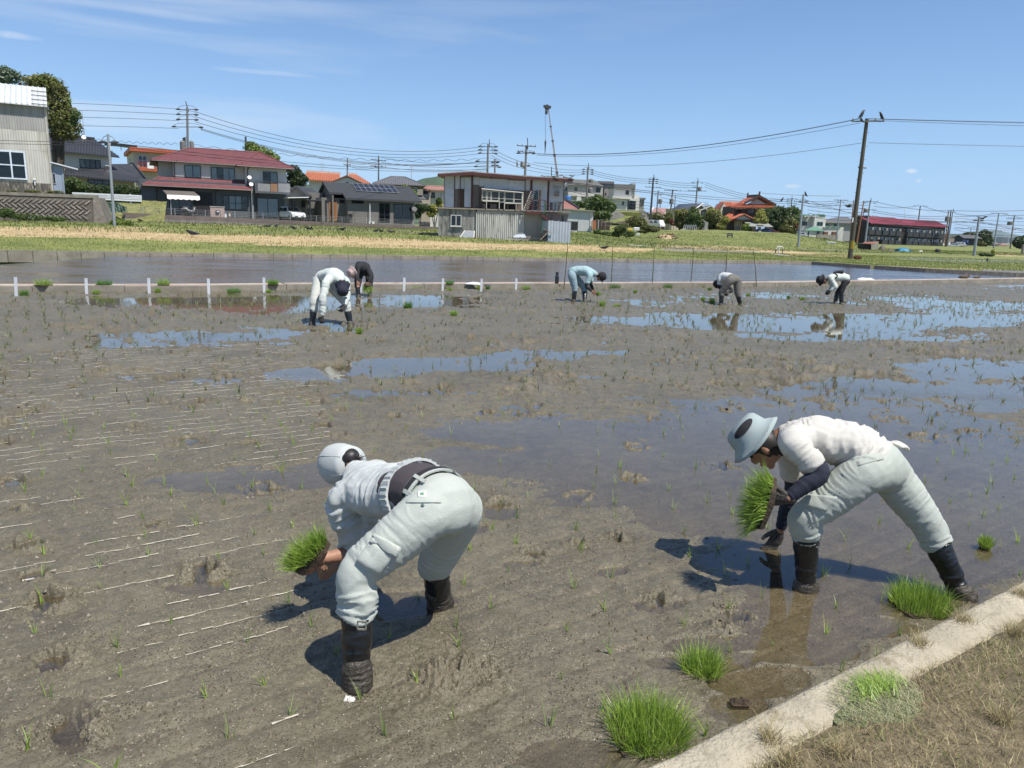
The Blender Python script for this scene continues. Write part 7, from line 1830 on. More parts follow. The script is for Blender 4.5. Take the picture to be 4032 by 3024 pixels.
M_root=mat('root_mat',(.05,.034,.02),.9,.4,20,.6,60)
def clump_mesh(rx,ry,h,n,w,splay=.35,seed=0):
 a=rng.uniform(0,2*np.pi,n);r=np.sqrt(rng.uniform(0,1,n))
 b=np.stack([rx*r*np.cos(a),ry*r*np.sin(a),0*a],-1)
 lean=np.clip(rng.normal(splay*.55,.22,n)+splay*.9*(r>.82),.02,.95)
 az=np.where(rng.random(n)<.7,a+rng.normal(0,.5,n),rng.uniform(0,6.28,n))
 return blades(b,h*rng.uniform(.42,1.12,n)*(1-.12*r),w*rng.uniform(.7,1.2,n),lean,3,az)
CL={}
def clump(loc,rx,h,n,w,label,grp=None,ry=None,splay=.35,m_=None,rot=(0,0,0),mat_z=.02,key=None):
 ry=ry or rx
 t=thing('seedling_clump',label,'rice seedlings',loc,grp)
 ck=key and(key,m_ and m_.name)
 if ck and ck in CL:me1,me2,kx=CL[ck];
 else:
  V,Q_=clump_mesh(rx,ry,h,n,w,splay)
  me1=mesh_np('blades',V+np.array([0,0,mat_z*.7]),Q_,m_ or M_rice)
  mb=MB();k_=14;P=[]
  for zz_,s_ in((-.01,1.0),(mat_z,1.02),(mat_z*1.15,.6)):
   for i in range(k_):j_=s_*(1+.10*math.sin(i*2.3)+.07*math.sin(i*5.1));P.append((rx*j_*math.cos(2*math.pi*i/k_),ry*j_*math.sin(2*math.pi*i/k_),zz_+rng.uniform(-.3,.3)*mat_z))
  mb.add(P,[tuple(range(k_))[::-1]]+[(l*k_+i,l*k_+(i+1)%k_,(l+1)*k_+(i+1)%k_,(l+1)*k_+i)for l in range(2)for i in range(k_)]+[tuple(2*k_+i for i in range(k_))])
  me2=mesh_from('root_mat',mb.v,mb.f,M_root);kx=rx
  if ck:CL[ck]=(me1,me2,kx)
 for nm,me in(('blades',me1),('root_mat',me2)):
  o=part_mesh(nm,me,t);o.scale=(rx/kx,)*2+(1,)if ck else(1,1,1)
  if nm=='blades':o['kind']='stuff'
 t.rotation_euler=rot
 return t
for(u0,v0,u1,v1,n,sp,h,lab)in((1335,1640,1475,1600,1500,.42,.155,'largest dense clump of rice seedlings, at the bottom edge by the levee kerb'),(1480,1462,1560,1462,620,.45,.125,'middle clump of rice seedlings with fallen blades, standing in brown water by the levee'),(1945,1325,2062,1325,1250,.34,.135,'square dense clump of rice seedlings beside the rear boot of the hatted worker')):
 a,b_=Gp('u',u0,v0,.0),Gp('u',u1,v1,.0);c=(a+b_)/2;rx=np.linalg.norm(b_-a)/2
 clump((c[0],c[1]+rx*.5,-.015),rx,h,n,.0036,lab,'clumps of rice seedlings waiting by the levee',splay=sp)
BC=[('a',265,1533,110,52,.15),('a',160,1600,50,40,0),('a',685,1530,105,42,.15),('a',657,1590,45,34,0),('a',1100,1530,78,52,.15),('a',1080,1580,36,36,0),('a',1605,1577,95,40,0),('a',1860,1527,72,42,.15),('a',1845,1582,30,26,0),('b',112,1317,75,40,.15),('b',97,1368,24,24,0),('b',1095,1353,78,32,0),('b',1307,1316,60,38,.15),('b',1305,1356,45,30,0),('b',1503,1348,30,32,0),('b',1566,1346,30,32,0),('b',1822,1347,78,36,0),('c',595,1449,92,38,0),('c',978,1447,76,34,0),('c',1212,1441,88,34,0),('c',1282,1466,26,26,0),('c',740,1484,28,28,0),('b',1030,1474,55,58,0),('b',1338,1524,50,44,0),('1',1110,1600,120,150,0),('c',500,1583,44,52,0),('c',605,1588,60,20,0),('c',1232,1541,30,38,0),('c',1296,1560,40,48,0),('c',1562,1506,26,22,0),('c',1855,1524,20,20,0),('c',1956,1536,26,24,0),('d',205,1520,20,26,0),('d',312,1530,24,28,0),('u',2136,1190,18,24,0)]
od_={}
def nth_(k_):od_[k_]=od_.get(k_,-1)+1;return ORD[od_[k_]]
BC.sort(key=lambda b:q(b[0],b[1],b[2])[0])
ORD='first second third fourth fifth sixth seventh eighth ninth tenth eleventh twelfth thirteenth fourteenth fifteenth'.split()
for i,(k,x,y,w_,h_,z)in enumerate(BC):
 g=Gp(k,x,y,z);dist=np.linalg.norm(g-CAM);s_=dist/F_PX/WIN[k][2]
 where='on the bund' if z else('at the foot of the bund' if y>0 and g[1]>yb(g[0])-1.2 else 'out in the mud')
 dz_=0 if z else min(0,mud_z(g[0],g[1]))
 near='left part' if g[0]<-4 else('middle' if g[0]<3 else 'right part')
 big='wide' if w_*s_>.3 else 'small'
 clump((g[0],g[1]+(.2 if z else .04),z+dz_),w_*s_*.42,max(.09,h_*s_*.95),240 if dist>8 else 420,.007,'%s seedling clump %s, %s from left in the %s'%(big,where,nth_((where,near)),near),'seedling clumps %s, %s of the view'%(where,near),splay=.5 if w_>h_ else .35,m_=M_rice if i%3 else M_riced)
VAR=[]
for k in range(8):
 n=int(rng.integers(4,8));hh=rng.uniform(.055,.12,n)
 V,Q_=blades(np.concatenate([rng.normal(0,.005,(n,2)),np.zeros((n,1))],1),hh,np.full(n,.0042),np.clip(rng.normal(.4,.22,n),.05,.9),3)
 VAR.append((V,Q_,mesh_np('rice_seedling',V,Q_,M_rice if k%2 else leaf_mat('rice_leaf_pale',(.16,.26,.06),(.34,.42,.14),12,.3,.4))))
cand=[]
a0=FD;b0=FN
near_pts=[Gp('u',*p)[:2]for p in((270,1560),(510,1600),(700,1530),(930,1540),(1010,1610),(240,1515),(590,1420),(430,1450),(1165,1545),(1300,1500),(880,1480),(1105,1490),(760,1590),(1225,1450),(540,1300),(575,1350),(645,1455),(1130,1370),(1085,1330),(955,1360),(1260,1335),(1395,1245),(1195,1295),(1815,1215),(1555,1235),(1765,1265),(1640,1385),(1690,1350),(1750,1340),(1745,1450))]
ia=0
for i in range(-10,150):
 for j in range(-110,130):
  s_,t_=i*.27,j*.30
  if((i*7+j*13)%10)<2:continue
  p=K0+KD*(s_-14)-KN*(.22+(j+20)*.30*1.0)
  p=p+rng.normal(0,.03,2)
  if p[1]>yb(p[0])-.25 or p[1]<1.9:continue
  if((p-K0)@KN)>-.18:continue
  px_,py_=proj((p[0],p[1],0))
  if not(-300<px_<4330 and py_<3150):continue
  u_,v_=px_*.5486,py_*.5486
  if u_>1750 and 960<v_<1100:pass
  keepp=.94 if v_>1040 else(.75 if fbm(np.array([p[0]*.3]),np.array([p[1]*.3]),oct=2,seed=19)[0]>.42 else .35)
  if rng.random()>keepp:continue
  cand.append((np.hypot(p[0],p[1]),p[0],p[1]))
cand.sort()
for i,(d_,x,y)in enumerate(cand[:298]):
 o=bpy.data.objects.new('rice_seedling',VAR[int(rng.integers(8))][2]);col.objects.link(o)
 o.location=(x,y,max(mud_z(x,y),-.012)-.004);o.rotation_euler=(rng.normal(0,.08),rng.normal(0,.08),rng.uniform(0,6.28));s_=rng.uniform(.75,1.2);o.scale=(s_,s_,s_)
 tag(o,'single young rice seedling planted in the wet mud','rice seedling','single rice seedlings planted in the near mud')
VV,QQ,off=[],[],0
for(d_,x,y)in cand[298:]:
 V,Q_,_m_=VAR[int(rng.integers(8))]
 a=rng.uniform(0,6.28);R_=np.array([[math.cos(a),-math.sin(a),0],[math.sin(a),math.cos(a),0],[0,0,1]])
 sc=rng.uniform(.8,1.3)*np.array([1+min(d_/14,1),1+min(d_/14,1),.9])
 VV.append((V*sc)@R_.T+np.array([x,y,max(mud_z(x,y),-.012)]));QQ.append(Q_+off);off+=len(V)
part_mesh('rice_seedling_rows',mesh_np('rice_seedling_rows',np.concatenate(VV),np.concatenate(QQ),leaf_mat('rice_leaf_faint',(.10,.13,.05),(.22,.25,.11),12,.3,.5)),label='many small rice seedlings in rows across the farther mud',kind='stuff')
mb=MB()
for j in range(2,62):
 off_=.45+j*.165
 for s_ in np.arange(-9,12,.05):
  p=K0+KD*s_-KN*(off_+.008*math.sin(s_*3+j))
  px_,py_=proj((p[0],p[1],0));u_,v_=px_*.5486,py_*.5486
  if not(-40<u_<760 and 740<v_<1680):continue
  lim=720-(max(0,1000-v_))*.25 if v_<1110 else 640
  if 1020<v_<1110 and u_>180:continue
  if u_>lim:continue
  nz_=fbm(np.array([s_*1.7+j*7.3]),np.array([j*3.1]),oct=3,seed=44)[0]
  if nz_<(.455 if v_<1010 else .60)or rng.random()<.04:continue
  w_=(.0008+.011*max(0,fbm(np.array([s_*9.]),np.array([j*5.]),oct=2,seed=4)[0]-.38))*rng.uniform(.6,1.2);q1=p+KD*.053
  z0_=mud_z(p[0],p[1])+.004;n_=-KN*w_;e_=rng.normal(0,.003,2)
  mb.add([(*(p-n_+e_),z0_),(*(q1-n_*.8),z0_),(*(q1+n_*.9+e_),z0_+.001),(*(p+n_),z0_+.001)],[(0,1,2,3)])
part('furrow_lines',mb,mat('pale_line',(.42,.385,.30),.6,.3,30),label='broken pale lines lying along the furrows',kind='stuff')  # broken pale strips laid just above the mud along the furrows
mb=MB()
for i in range(5200):
 v_=640+rng.random()**.8*1010;u_=rng.uniform(-30,2240)
 g=Gp('u',u_,v_)
 if(g[:2]-K0)@KN>-.03 or g[1]>yb(g[0])-.1:continue
 r_=rng.uniform(.003,.009)*(1+min(g[1]/5,3.2));z_=mud_z(g[0],g[1])
 if z_<-.006 and rng.random()<.85:continue
 P=[g+np.array([r_*math.cos(a)*rng.uniform(.5,1.7),r_*math.sin(a)*rng.uniform(.5,1.7),0])for a in(0,1.6,3.1,4.7)]
 for p in P:p[2]=z_-.004
 t_=g.copy();t_[2]=z_+r_*rng.uniform(.3,1.1);mb.add(P+[t_],[(0,1,4),(1,2,4),(2,3,4),(3,0,4)])
part('mud_clods',mb,mat('clod_mud',(.10,.08,.055),.55,.4,20,c2=(.2,.165,.11)),label='small clods and bits scattered over the mud',kind='stuff')
def scatter_blades(name,n,region,hmin,hmax,w,lean,m_,label,zf,seg=2,curve=.5):
 P=region(n);h=rng.uniform(hmin,hmax,len(P));ln=np.clip(rng.normal(lean,.22,len(P)),.02,1.1)
 V,Q_=blades(np.column_stack([P,zf(P[:,0],P[:,1])]),h,np.full(len(P),w)*rng.uniform(.6,1.4,len(P)),ln,seg,curve=curve)
 return part_mesh(name,mesh_np(name,V,Q_,m_),label=label,kind='stuff')
def lev_region(pat_seed,lo,edge=.15):
 def fn(n):
  s_=rng.uniform(-.6,4.2,n);k_=edge+rng.random(n)**1.2*2.2
  x=K0[0]+KD[0]*s_+KN[0]*k_;y=K0[1]+KD[1]*s_+KN[1]*k_
  ok=(fbm(x*4,y*4,oct=3,seed=pat_seed)>lo)&(k_>edge+.10*(fbm(s_*4,s_*0,oct=2,seed=4)-.3))
  return np.stack([x,y],-1)[ok]
 return fn
levz=lambda x,y:.235+.03*(fbm(x*7,y*7,oct=4,seed=6)-.35)+.012*(fbm(x*28,y*28,oct=3,seed=16)-.5)
M_straw=leaf_mat('dry_straw',(.24,.185,.085),(.50,.43,.23),9,.15,.7)
M_strawd=leaf_mat('dead_grass',(.11,.085,.045),(.27,.22,.12),9,.1,.8)
M_grass=leaf_mat('green_grass',(.07,.14,.02),(.24,.30,.07),6,.3,.5)
scatter_blades('dry_grass',42000,lev_region(3,.30),.02,.055,.0016,.95,M_straw,'dry straw-coloured grass covering the levee',levz)
scatter_blades('dead_grass',30000,lev_region(9,.3),.02,.05,.0018,1.0,M_strawd,'brown dead grass matted over the levee',levz)
scatter_blades('green_grass',16000,lev_region(15,.43),.015,.05,.0019,.6,M_grass,'patches of short green grass in the dry levee turf',levz)
for(u_,v_)in((1700,1655),(1660,1600),(2080,1345),(2160,1560),(2190,1370),(1985,1395),(1810,1630),(2205,1290)):
 g=Gp('u',u_,v_,.24);n=150
 V,Q_=blades(np.column_stack([rng.normal(0,.02,(n,2)),np.zeros(n)]),rng.uniform(.04,.10,n),np.full(n,.0018),np.clip(rng.normal(.7,.2,n),0,1.1),3)
 o=part_mesh('grass_tuft',mesh_np('grass_tuft',V,Q_,M_straw));o.location=tuple(g);tag(o,'straw-coloured grass tuft on the dry levee','grass tuft','straw-coloured tufts on the levee')
def field_region(poly,y0,y1):
 def fn(n):
  y=np.sqrt(rng.uniform(y0**2,y1**2,n));x=y*rng.uniform(-.74,.74,n)
  px_,py_=ground_attr(x,y,Hraw(x,y));ok=in_poly(px_,py_,poly)&(y>yk(x)+.2)
  return np.stack([x,y],-1)[ok]
 return fn
scatter_blades('field_grass',150000,field_region([(-100,925),(1200,955),(2300,985),(3200,1000),(4200,1010),(4200,1100),(3300,1100),(0,1010)],32,85),.03,.14,.022,.45,leaf_mat('field_grass_near',(.07,.11,.018),(.26,.29,.06),1.2,.3),'rough green grass on the strip behind the far kerb',H)
scatter_blades('field_grass',120000,field_region([(-100,830),(1200,880),(1700,905),(2300,905),(3300,925),(4200,955),(4200,1010),(2800,985),(1200,935),(-100,905)],45,150),.05,.22,.05,.4,leaf_mat('field_grass_far',(.055,.09,.016),(.20,.235,.05),.6,.3),'rough grass covering the fields below the houses',H)
scatter_blades('straw_stubble',60000,field_region([(-100,895),(400,895),(1250,928),(2500,970),(2500,990),(1250,960),(400,935),(-100,930)],38,75),.05,.16,.022,.6,leaf_mat('stubble',(.34,.25,.12),(.62,.50,.28),1.2,.15),'pale cut straw stubble across the field',H)
# ---- trees and shrubs: leaf-sized faces through lumpy crowns
def leaves(blobs,n,size,seed,inner=.25):
 r=np.random.default_rng(seed);vol=np.array([b[1][0]*b[1][1]*b[1][2]for b in blobs])**.67;pr=vol/vol.sum()
 idx=r.choice(len(blobs),n,p=pr);C=np.array([b[0]for b in blobs])[idx];R=np.array([b[1]for b in blobs])[idx]
 d=r.normal(size=(n,3));d/=np.linalg.norm(d,axis=1)[:,None]
 lump=.72+.55*vnoise(d[:,0]*2.6+idx*5,d[:,1]*2.6,d[:,2]*2.6+idx,seed=seed)
 rad=lump*(1-inner*r.random(n)**2)+r.normal(0,.08,n)
 P=C+d*R*rad[:,None]
 nn=d*.9+r.normal(0,.65,(n,3))+np.array([0,0,.35]);nn/=np.linalg.norm(nn,axis=1)[:,None]
 t=np.cross(nn,r.normal(size=(n,3)));t/=np.linalg.norm(t,axis=1)[:,None];b=np.cross(nn,t)
 s=(size*r.uniform(.55,1.35,n))[:,None]
 V=np.stack([P-t*s,P-b*s*.5,P+t*s+nn*s*.15,P+b*s*.5],1).reshape(-1,3)
 return V,np.arange(4*n).reshape(n,4)
TM={'green':leaf_mat('leaf_green',(.035,.075,.014),(.12,.17,.035),.8),'dark':leaf_mat('leaf_dark',(.018,.040,.010),(.07,.11,.025),.8),'olive':leaf_mat('leaf_olive',(.06,.075,.015),(.20,.20,.05),.7),'yellow':leaf_mat('leaf_yellow',(.17,.19,.03),(.40,.38,.09),.7),'lime':leaf_mat('leaf_lime',(.09,.15,.02),(.26,.33,.06),.8),'blue':leaf_mat('leaf_bluegreen',(.06,.10,.05),(.18,.24,.14),.8),'red':leaf_mat('leaf_red',(.12,.03,.02),(.22,.07,.04),1.)}
M_bark2=mat('bark',(.09,.07,.05),.9,.3,3)
def tree(k,y,blobs,n,size,kind,label,name='tree',cat='tree',trunk=True,seed=None,grp=None,extra=None):
 """blobs: picture ellipses (cx, cy, rx, ry) at depth y"""
 B=[];seed=seed or int(abs(hash((k,blobs[0][0],y)))%9999)if False else int(blobs[0][0]*7+blobs[0][1]*3+y)%9999
 r=np.random.default_rng(seed);s_=y*1.02/F_PX/WIN[k][2]
 for(cx,cy,rx,ry)in blobs:
  c=Dp(k,cx,cy,y+r.uniform(-.3,.3)*rx*s_);B.append((c,(rx*s_,min(rx,ry*1.3)*s_,ry*s_)))
 lo=min(B,key=lambda b:b[0][2]-b[1][2]);cx_=np.mean([b[0]for b in B],0)
 gz=min(float(H(cx_[0],cx_[1])),lo[0][2]-lo[1][2]*.6)
 t=thing(name,label,cat,(cx_[0],cx_[1],gz),grp)
 BB=list(B)
 for(c,R)in B:
  for _ in range(7):
   d=r.normal(size=3);d/=np.linalg.norm(d);f_=r.uniform(.25,.5);BB.append((c+d*np.array(R)*r.uniform(.6,.92),tuple(np.array(R)*f_)))
 V,Q_=leaves(BB,n,size,seed)
 part_mesh('crown',mesh_np('crown',V-np.array([cx_[0],cx_[1],gz]),Q_,TM[kind]),t)
 if extra:
  V,Q_=leaves([(Dp(k,e[0],e[1],y-.2),(e[2]*s_,e[2]*s_*.6,e[3]*s_))for e in extra[1]],n//3,size,seed+5)
  part_mesh('crown_tips',mesh_np('crown_tips',V-np.array([cx_[0],cx_[1],gz]),Q_,TM[extra[0]]),t,kind='stuff')
 if trunk:
  mb=MB();Ht=max(b[0][2]for b in B)-gz;base=np.array([cx_[0],cx_[1],gz-.2]);w_=max(.06,Ht*.035)
  for(c,R)in B[:4]:mb.tube([base,base+(c-base)*.45+np.array([0,0,Ht*.06]),c],[w_,w_*.6,w_*.2],6)
  part('trunk',mb,M_bark2,t)
 return t
tree('A',84,[(500,240,130,110),(570,350,100,130),(580,520,140,140),(640,670,150,100),(400,210,110,80),(300,200,110,60)],9000,.16,'olive','tall olive-green bamboo grove rising behind the corrugated workshop',extra=('lime',[(640,600,110,120),(450,190,120,60),(680,440,40,90)]))
tree('A',80,[(80,120,90,70),(-60,130,120,90)],2600,.18,'blue','grey-green leafed tree top over the left end of the workshop roof')
tree('A',82,[(765,520,45,45),(740,590,30,30)],420,.13,'green','small leafy branch tip sticking out right of the bamboo grove',trunk=False)
tree('B',98,[(1600,210,90,70),(1720,270,130,80),(1860,330,80,60)],4200,.15,'lime','bright yellow-green tree top showing above the red roof')
tree('C',98,[(130,130,90,80),(200,240,110,90),(110,250,80,90)],4200,.16,'dark','dark green tree between the red-roofed house and the orange-tiled roof')
tree('C',108,[(1690,380,60,50),(1790,440,70,50)],1800,.14,'lime','small yellow-green tree behind the right end of the solar panels')
tree('C',96,[(1930,640,80,60),(1880,720,40,60)],1800,.14,'dark','dark rounded bush right of the bungalow',name='bush',cat='bush')
tree('C',100,[(2100,640,70,60),(2180,590,40,80),(2060,720,70,40)],1900,.14,'yellow','yellow-green bush just left of the two-storey shed',name='bush',cat='bush',extra=('green',[(2170,540,40,40),(2040,650,40,40)]))
tree('E',132,[(560,640,110,80),(520,720,130,80),(650,720,110,110),(640,840,120,80),(750,720,80,60),(520,860,60,60)],9000,.24,'green','big rounded street tree in front of the pale modern houses')
tree('E',138,[(220,680,80,35),(330,680,90,40),(420,660,50,50)],2600,.22,'green','long green hedge below the grey modern house',name='hedge',cat='hedge',trunk=False)
tree('E',172,[(1400,850,70,40),(1500,900,70,60),(1590,880,60,70)],2600,.26,'olive','green shrubs in front of the pink-tiled house',name='hedge',cat='hedge',trunk=False)
tree('E',158,[(1670,945,50,40)],700,.2,'red','small reddish-leaved bush left of the yellow-topped trees',name='bush',cat='bush')
tree('E',152,[(1740,880,60,90),(1800,860,60,90),(1760,970,60,60)],2600,.22,'olive','left yellow-topped garden tree beside the solar-roofed house',extra=('yellow',[(1730,800,42,36),(1810,800,50,45)]))
tree('E',150,[(1960,800,70,70),(1960,900,120,90),(1900,970,80,70),(2040,960,70,80)],4200,.22,'green','dark green conical garden tree between the two yellow-topped ones')
tree('F',150,[(100,470,90,90),(110,580,70,80)],2800,.22,'olive','right yellow-topped garden tree left of the traditional house',extra=('yellow',[(100,410,90,50),(60,460,60,40),(160,450,50,50)]))
tree('F',148,[(265,500,55,40),(210,590,60,50)],1200,.2,'yellow','low yellow-green tree at the left corner of the traditional house')
tree('F',148,[(555,600,55,50),(560,640,60,40)],1200,.2,'lime','yellow-green bush by the car shelter',name='bush',cat='bush')
tree('F',155,[(900,420,110,70),(1000,400,90,80),(960,520,180,110),(830,480,110,90),(1010,620,110,80)],9000,.24,'dark','large dark green tree right of the traditional house',extra=('green',[(940,400,130,60),(880,520,120,60)]))
tree('F',150,[(740,430,60,60),(700,500,50,50),(780,510,60,50)],2400,.2,'yellow','yellow-green tree crown overlapping the traditional house wall')
tree('F',160,[(1180,410,90,80),(1150,500,100,80)],3000,.24,'green','mid-green tree at the right end of the garden grove')
tree('F',150,[(1120,620,100,90),(1170,560,70,60),(1130,680,90,40)],3000,.22,'olive','olive-green shrub mass under the right end of the grove',name='bush',cat='bush')
tree('F',149,[(1225,600,26,40)],400,.2,'red','small red maple at the right edge of the grove')
tree('H',310,[(1380,760,140,90),(1450,860,120,90),(1330,850,90,80)],4500,.42,'dark','large round dark tree beside the dark tiled house')
tree('H',320,[(1070,730,70,40),(1150,720,60,35)],1400,.4,'dark','low tree crown behind the dark tiled house roof')
tree('H',300,[(1340,920,80,40)],900,.36,'olive','low olive bush before the round dark tree',name='bush',cat='bush')
tree('H',250,[(2110,880,100,90),(2200,850,70,80),(2150,960,110,50)],3200,.36,'dark','dark tree cut by the right edge of the view')
tree('A',75,[(730,1210,85,60),(730,1270,90,50)],2600,.11,'green','round clipped bush between the lean-to and the guard rail',name='bush',cat='bush')
tree('A',76,[(900,1265,70,48),(1010,1268,70,48),(1120,1272,70,46),(1230,1275,70,46),(1340,1280,70,44)],7000,.10,'dark','long dark clipped hedge behind the white guard rail',name='hedge',cat='hedge',trunk=False)
tree('A',56.5,[(1200,1590,60,30),(1280,1600,50,25),(1130,1600,30,20)],1500,.07,'lime','leafy green weeds at the foot of the thin steel pole',name='weeds',cat='weeds',trunk=False)
tree('A',62,[(330,1288,80,14),(560,1300,90,20),(120,1285,60,10)],1500,.06,'olive','low weeds growing on top of the retaining wall',name='weeds',cat='weeds',trunk=False)
tree('A',57,[(60,1500,80,40),(280,1545,160,30),(560,1560,120,22)],3400,.07,'green','tall weeds at the foot of the herringbone wall',name='weeds',cat='weeds',trunk=False)
tree('E',108,[(900,1040,90,50),(1000,1110,120,40),(700,1120,70,40),(820,1120,60,40),(560,1080,50,40)],4200,.13,'green','vegetable plants and tall weeds in the garden right of the garage',name='garden_plants',cat='plants',trunk=False)
tree('E',112,[(1380,1040,80,40),(1230,1060,90,36),(1260,1010,60,30)],2000,.13,'olive','yellowish garden weeds below the parked van',name='garden_plants',cat='plants',trunk=False)
tree('E',148,[(1100,930,120,70),(1200,960,80,60),(1000,990,100,30)],2600,.2,'olive','scrub covering the bank below the terrace',name='scrub',cat='scrub',trunk=False)
tree('F',195,[(1615,790,50,30)],600,.25,'green','small bush in the grass left of the big wooden pole',name='bush',cat='bush',trunk=False)
tree('G',66,[(550,1015,60,35)],700,.045,'red','low reddish-brown plant at the foot of the big wooden pole',name='weeds',cat='weeds',trunk=False)
tree('G',140,[(560,820,60,50)],800,.12,'green','bush between the big pole and the scrap hut',name='bush',cat='bush',trunk=False)
tree('H',100,[(1380,1140,80,25),(1520,1150,80,25)],1400,.09,'dark','low dark bushes right of the stout grey pole',name='bush',cat='bush',trunk=False)
tree('H',98,[(1590,1080,35,36)],420,.1,'yellow','pale leafy plant sticking up in the right field',name='bush',cat='bush',trunk=False)
# ------ small things
tag_i=0
M_stake=mat('white_stake',(.66,.68,.70),.4,.06)
ST=[('a',110,1473,1605),('a',595,1480,1588),('a',1026,1480,1585),('a',1436,1482,1582),('a',1818,1475,1580),('b',400,1262,1362),('b',715,1275,1370),('b',1004,1268,1362),('b',1263,1272,1357),('b',1522,1275,1360),('b',1755,1272,1348)]
for i,(k,x,y0,y1)in enumerate(ST):
 g=Gp(k,x,y1,0);tp=Dp(k,x+(4 if k=='b' else-4),y0,g[1]);w_=.062
 t=thing('marker_stake','white flat marker stake before the bund, %s from the left'%('first second third fourth fifth sixth seventh eighth ninth tenth last'.split()[i]),'stake',g,'white marker stakes along the bund')
 mb=MB();b_=g+np.array([0,0,-.1]);mb.bar(b_,tp,w_,.02,upv=(0,-1,0));part('post',mb,M_stake,t)
 mb=MB();mb.bar(tp-np.array([0,0,.002]),tp+np.array([0,0,.012]),w_+.006,.026,upv=(0,-1,0));part('cap',mb,M_stake,t)
M_bam=mat('bamboo',(.06,.06,.03),.6,.2,6)
for i,(x0,y0,x1,y1)in enumerate(((250,1120,220,1452),(577,1135,563,1436),(878,1142,860,1440),(1163,1155,1140,1432),(1408,1162,1388,1430),(1597,1170,1624,1440))):
 g=Gp('c',x1,y1,0);tp=Dp('c',x0,y0,g[1]);mb=MB();mb.tube([g-np.array([0,0,.15]),(g+tp)/2+np.array([.01,0,0]),tp],[.017,.014,.009],6)
 solo('thin_pole',mb,M_bam,'tall thin dark bamboo pole in the mud, %s from the left'%('first second third fourth fifth last'.split()[i]),'pole','thin poles standing before the bund',origin=g)
g=Gp('c',170,1412,.155);mb=MB();mb.lathe(g,[(.06,0),(.065,.02),(.065,.22),(.045,.27),(.04,.3),(.05,.31),(.05,.36),(.03,.37)],12);solo('bottle',mb,mat('black_bottle',(.02,.02,.022),.35),'black drinking bottle standing on the bund left of the thin poles','bottle')
def rag(k,x,y,z,w_,d_,h_,m_,label,cat,nm):
 g=Gp(k,x,y,z);n=9;P=[]
 for i in range(n):
  for j in range(n):
   a,b_=(i/(n-1)-.5),(j/(n-1)-.5);P.append(g+np.array([a*w_*(1-.3*abs(b_)),b_*d_,h_*(.2+.9*vnoise(np.array([i*.8+x]),np.array([j*.9]),seed=3)[0])*(1-(2*max(abs(a),abs(b_)))**4)+.004]))
 mb=MB();mb.add(P,[(i*n+j,(i+1)*n+j,(i+1)*n+j+1,i*n+j+1)for i in range(n-1)for j in range(n-1)]);return solo(nm,mb,m_,label,cat,origin=g)
M_wbag=mat('white_bag',(.62,.66,.70),.5,.15,9)
rag('b',1468,1308,.16,.5,.22,.07,M_wbag,'crumpled pale plastic bag lying on the bund between two stakes','plastic bag','plastic_bag')
rag('d',798,1368,.16,.8,.22,.09,M_wbag,'white crumpled sheet lying on the bund behind the bending worker at right','sheet','white_sheet')
rag('b',1556,1322,.14,.3,.2,.06,M_frame_k,'dark folded sheet hanging over the edge of the bund','sheet','dark_sheet')
rag('u',755,1514,.0,.05,.035,.02,M_offw,'small white scrap on the mud by the near boot','scrap','white_scrap')
rag('p',2915,2770,.0,.09,.05,.025,M_root,'dead root tangle in the muddy water beside the levee kerb','root tangle','root_tangle')
def bird(k,x,y,dep,s_,label,pose='stand',yaw=0.,z=None):
 c=Dp(k,x,y,dep);
 if z=='g':g_=Hp(k,x,y);c=g_
 t=thing('crow',label,'crow',c);a=math.radians(yaw);e=np.array([math.cos(a),math.sin(a),0])*s_;u_=np.array([0,0,1.])*s_
 M_=mat('crow_black',(.012,.012,.015),.5)
 if pose=='sit':P=[c+e*-.35+u_*-.05,c+e*-.12+u_*.12,c+e*.0+u_*.32,c+e*.06+u_*.46,c+e*.12+u_*.55]
 else:P=[c+e*-.55+u_*.22,c+e*-.2+u_*.24,c+e*.08+u_*.27,c+e*.25+u_*.36,c+e*.33+u_*.42]
 mb=MB();mb.tube(P,[.03*s_,.11*s_,.12*s_,.075*s_,.065*s_],8);mb.tube([P[-1],P[-1]+e*.17-u_*.03],[.035*s_,.004*s_],5);part('body',mb,M_,t,smooth=True)
 w_=np.array([-math.sin(a),math.cos(a),0])*s_
 for sg in(-1,1):
  mb=MB()
  if pose=='fly':mb.slab([P[1],P[2],P[2]+w_*sg*.7+u_*.22+e*.1,P[1]+w_*sg*.75+u_*.3-e*.15],.01)
  else:mb.slab([P[0]+w_*sg*.03,P[1]+w_*sg*.12-u_*.08,P[2]+w_*sg*.13,P[1]+w_*sg*.1+u_*.08],.01)
  part('wing',mb,M_,t)
  if pose!='fly':mb=MB();q_=c+w_*sg*.05+u_*.2;mb.tube([q_,c+w_*sg*.05],.012*s_,4);part('leg',mb,M_,t)
bird('a',1320,1193,44,.95,'black crow standing on the pale stubble in front of the houses',yaw=170,z='g')
for i,(k,x,y)in enumerate((('B',1810,1232),('B',1910,1232),('C',125,950),('C',330,958),('C',380,955),('C',820,965),('C',1285,992),('C',1350,992),('C',1490,1002),('B',170,1160),('c',520,1172))):
 bird(k,x,y,60,.75,'crow feeding on the field, %s from the left in the scattered flock'%('third fourth fifth sixth seventh eighth ninth tenth eleventh first last'.split()[i]),yaw=20+i*67,z='g')
bird('d',769,122,66.3,1.1,'crow perched on the very top of the big wooden pole','sit',20);bird('d',763,158,66.1,.7,'small crow on the left end of the big pole crossarm','sit',160)
bird('d',912,133,66,1.0,'crow perched on the cable right of the big wooden pole','sit',180)
bird('d',333,726,110,1.1,'crow perched on the head of the grey field pole','sit',190);bird('d',155,768,200,1.9,'crow perched on a cable above the dark grove','sit',10)
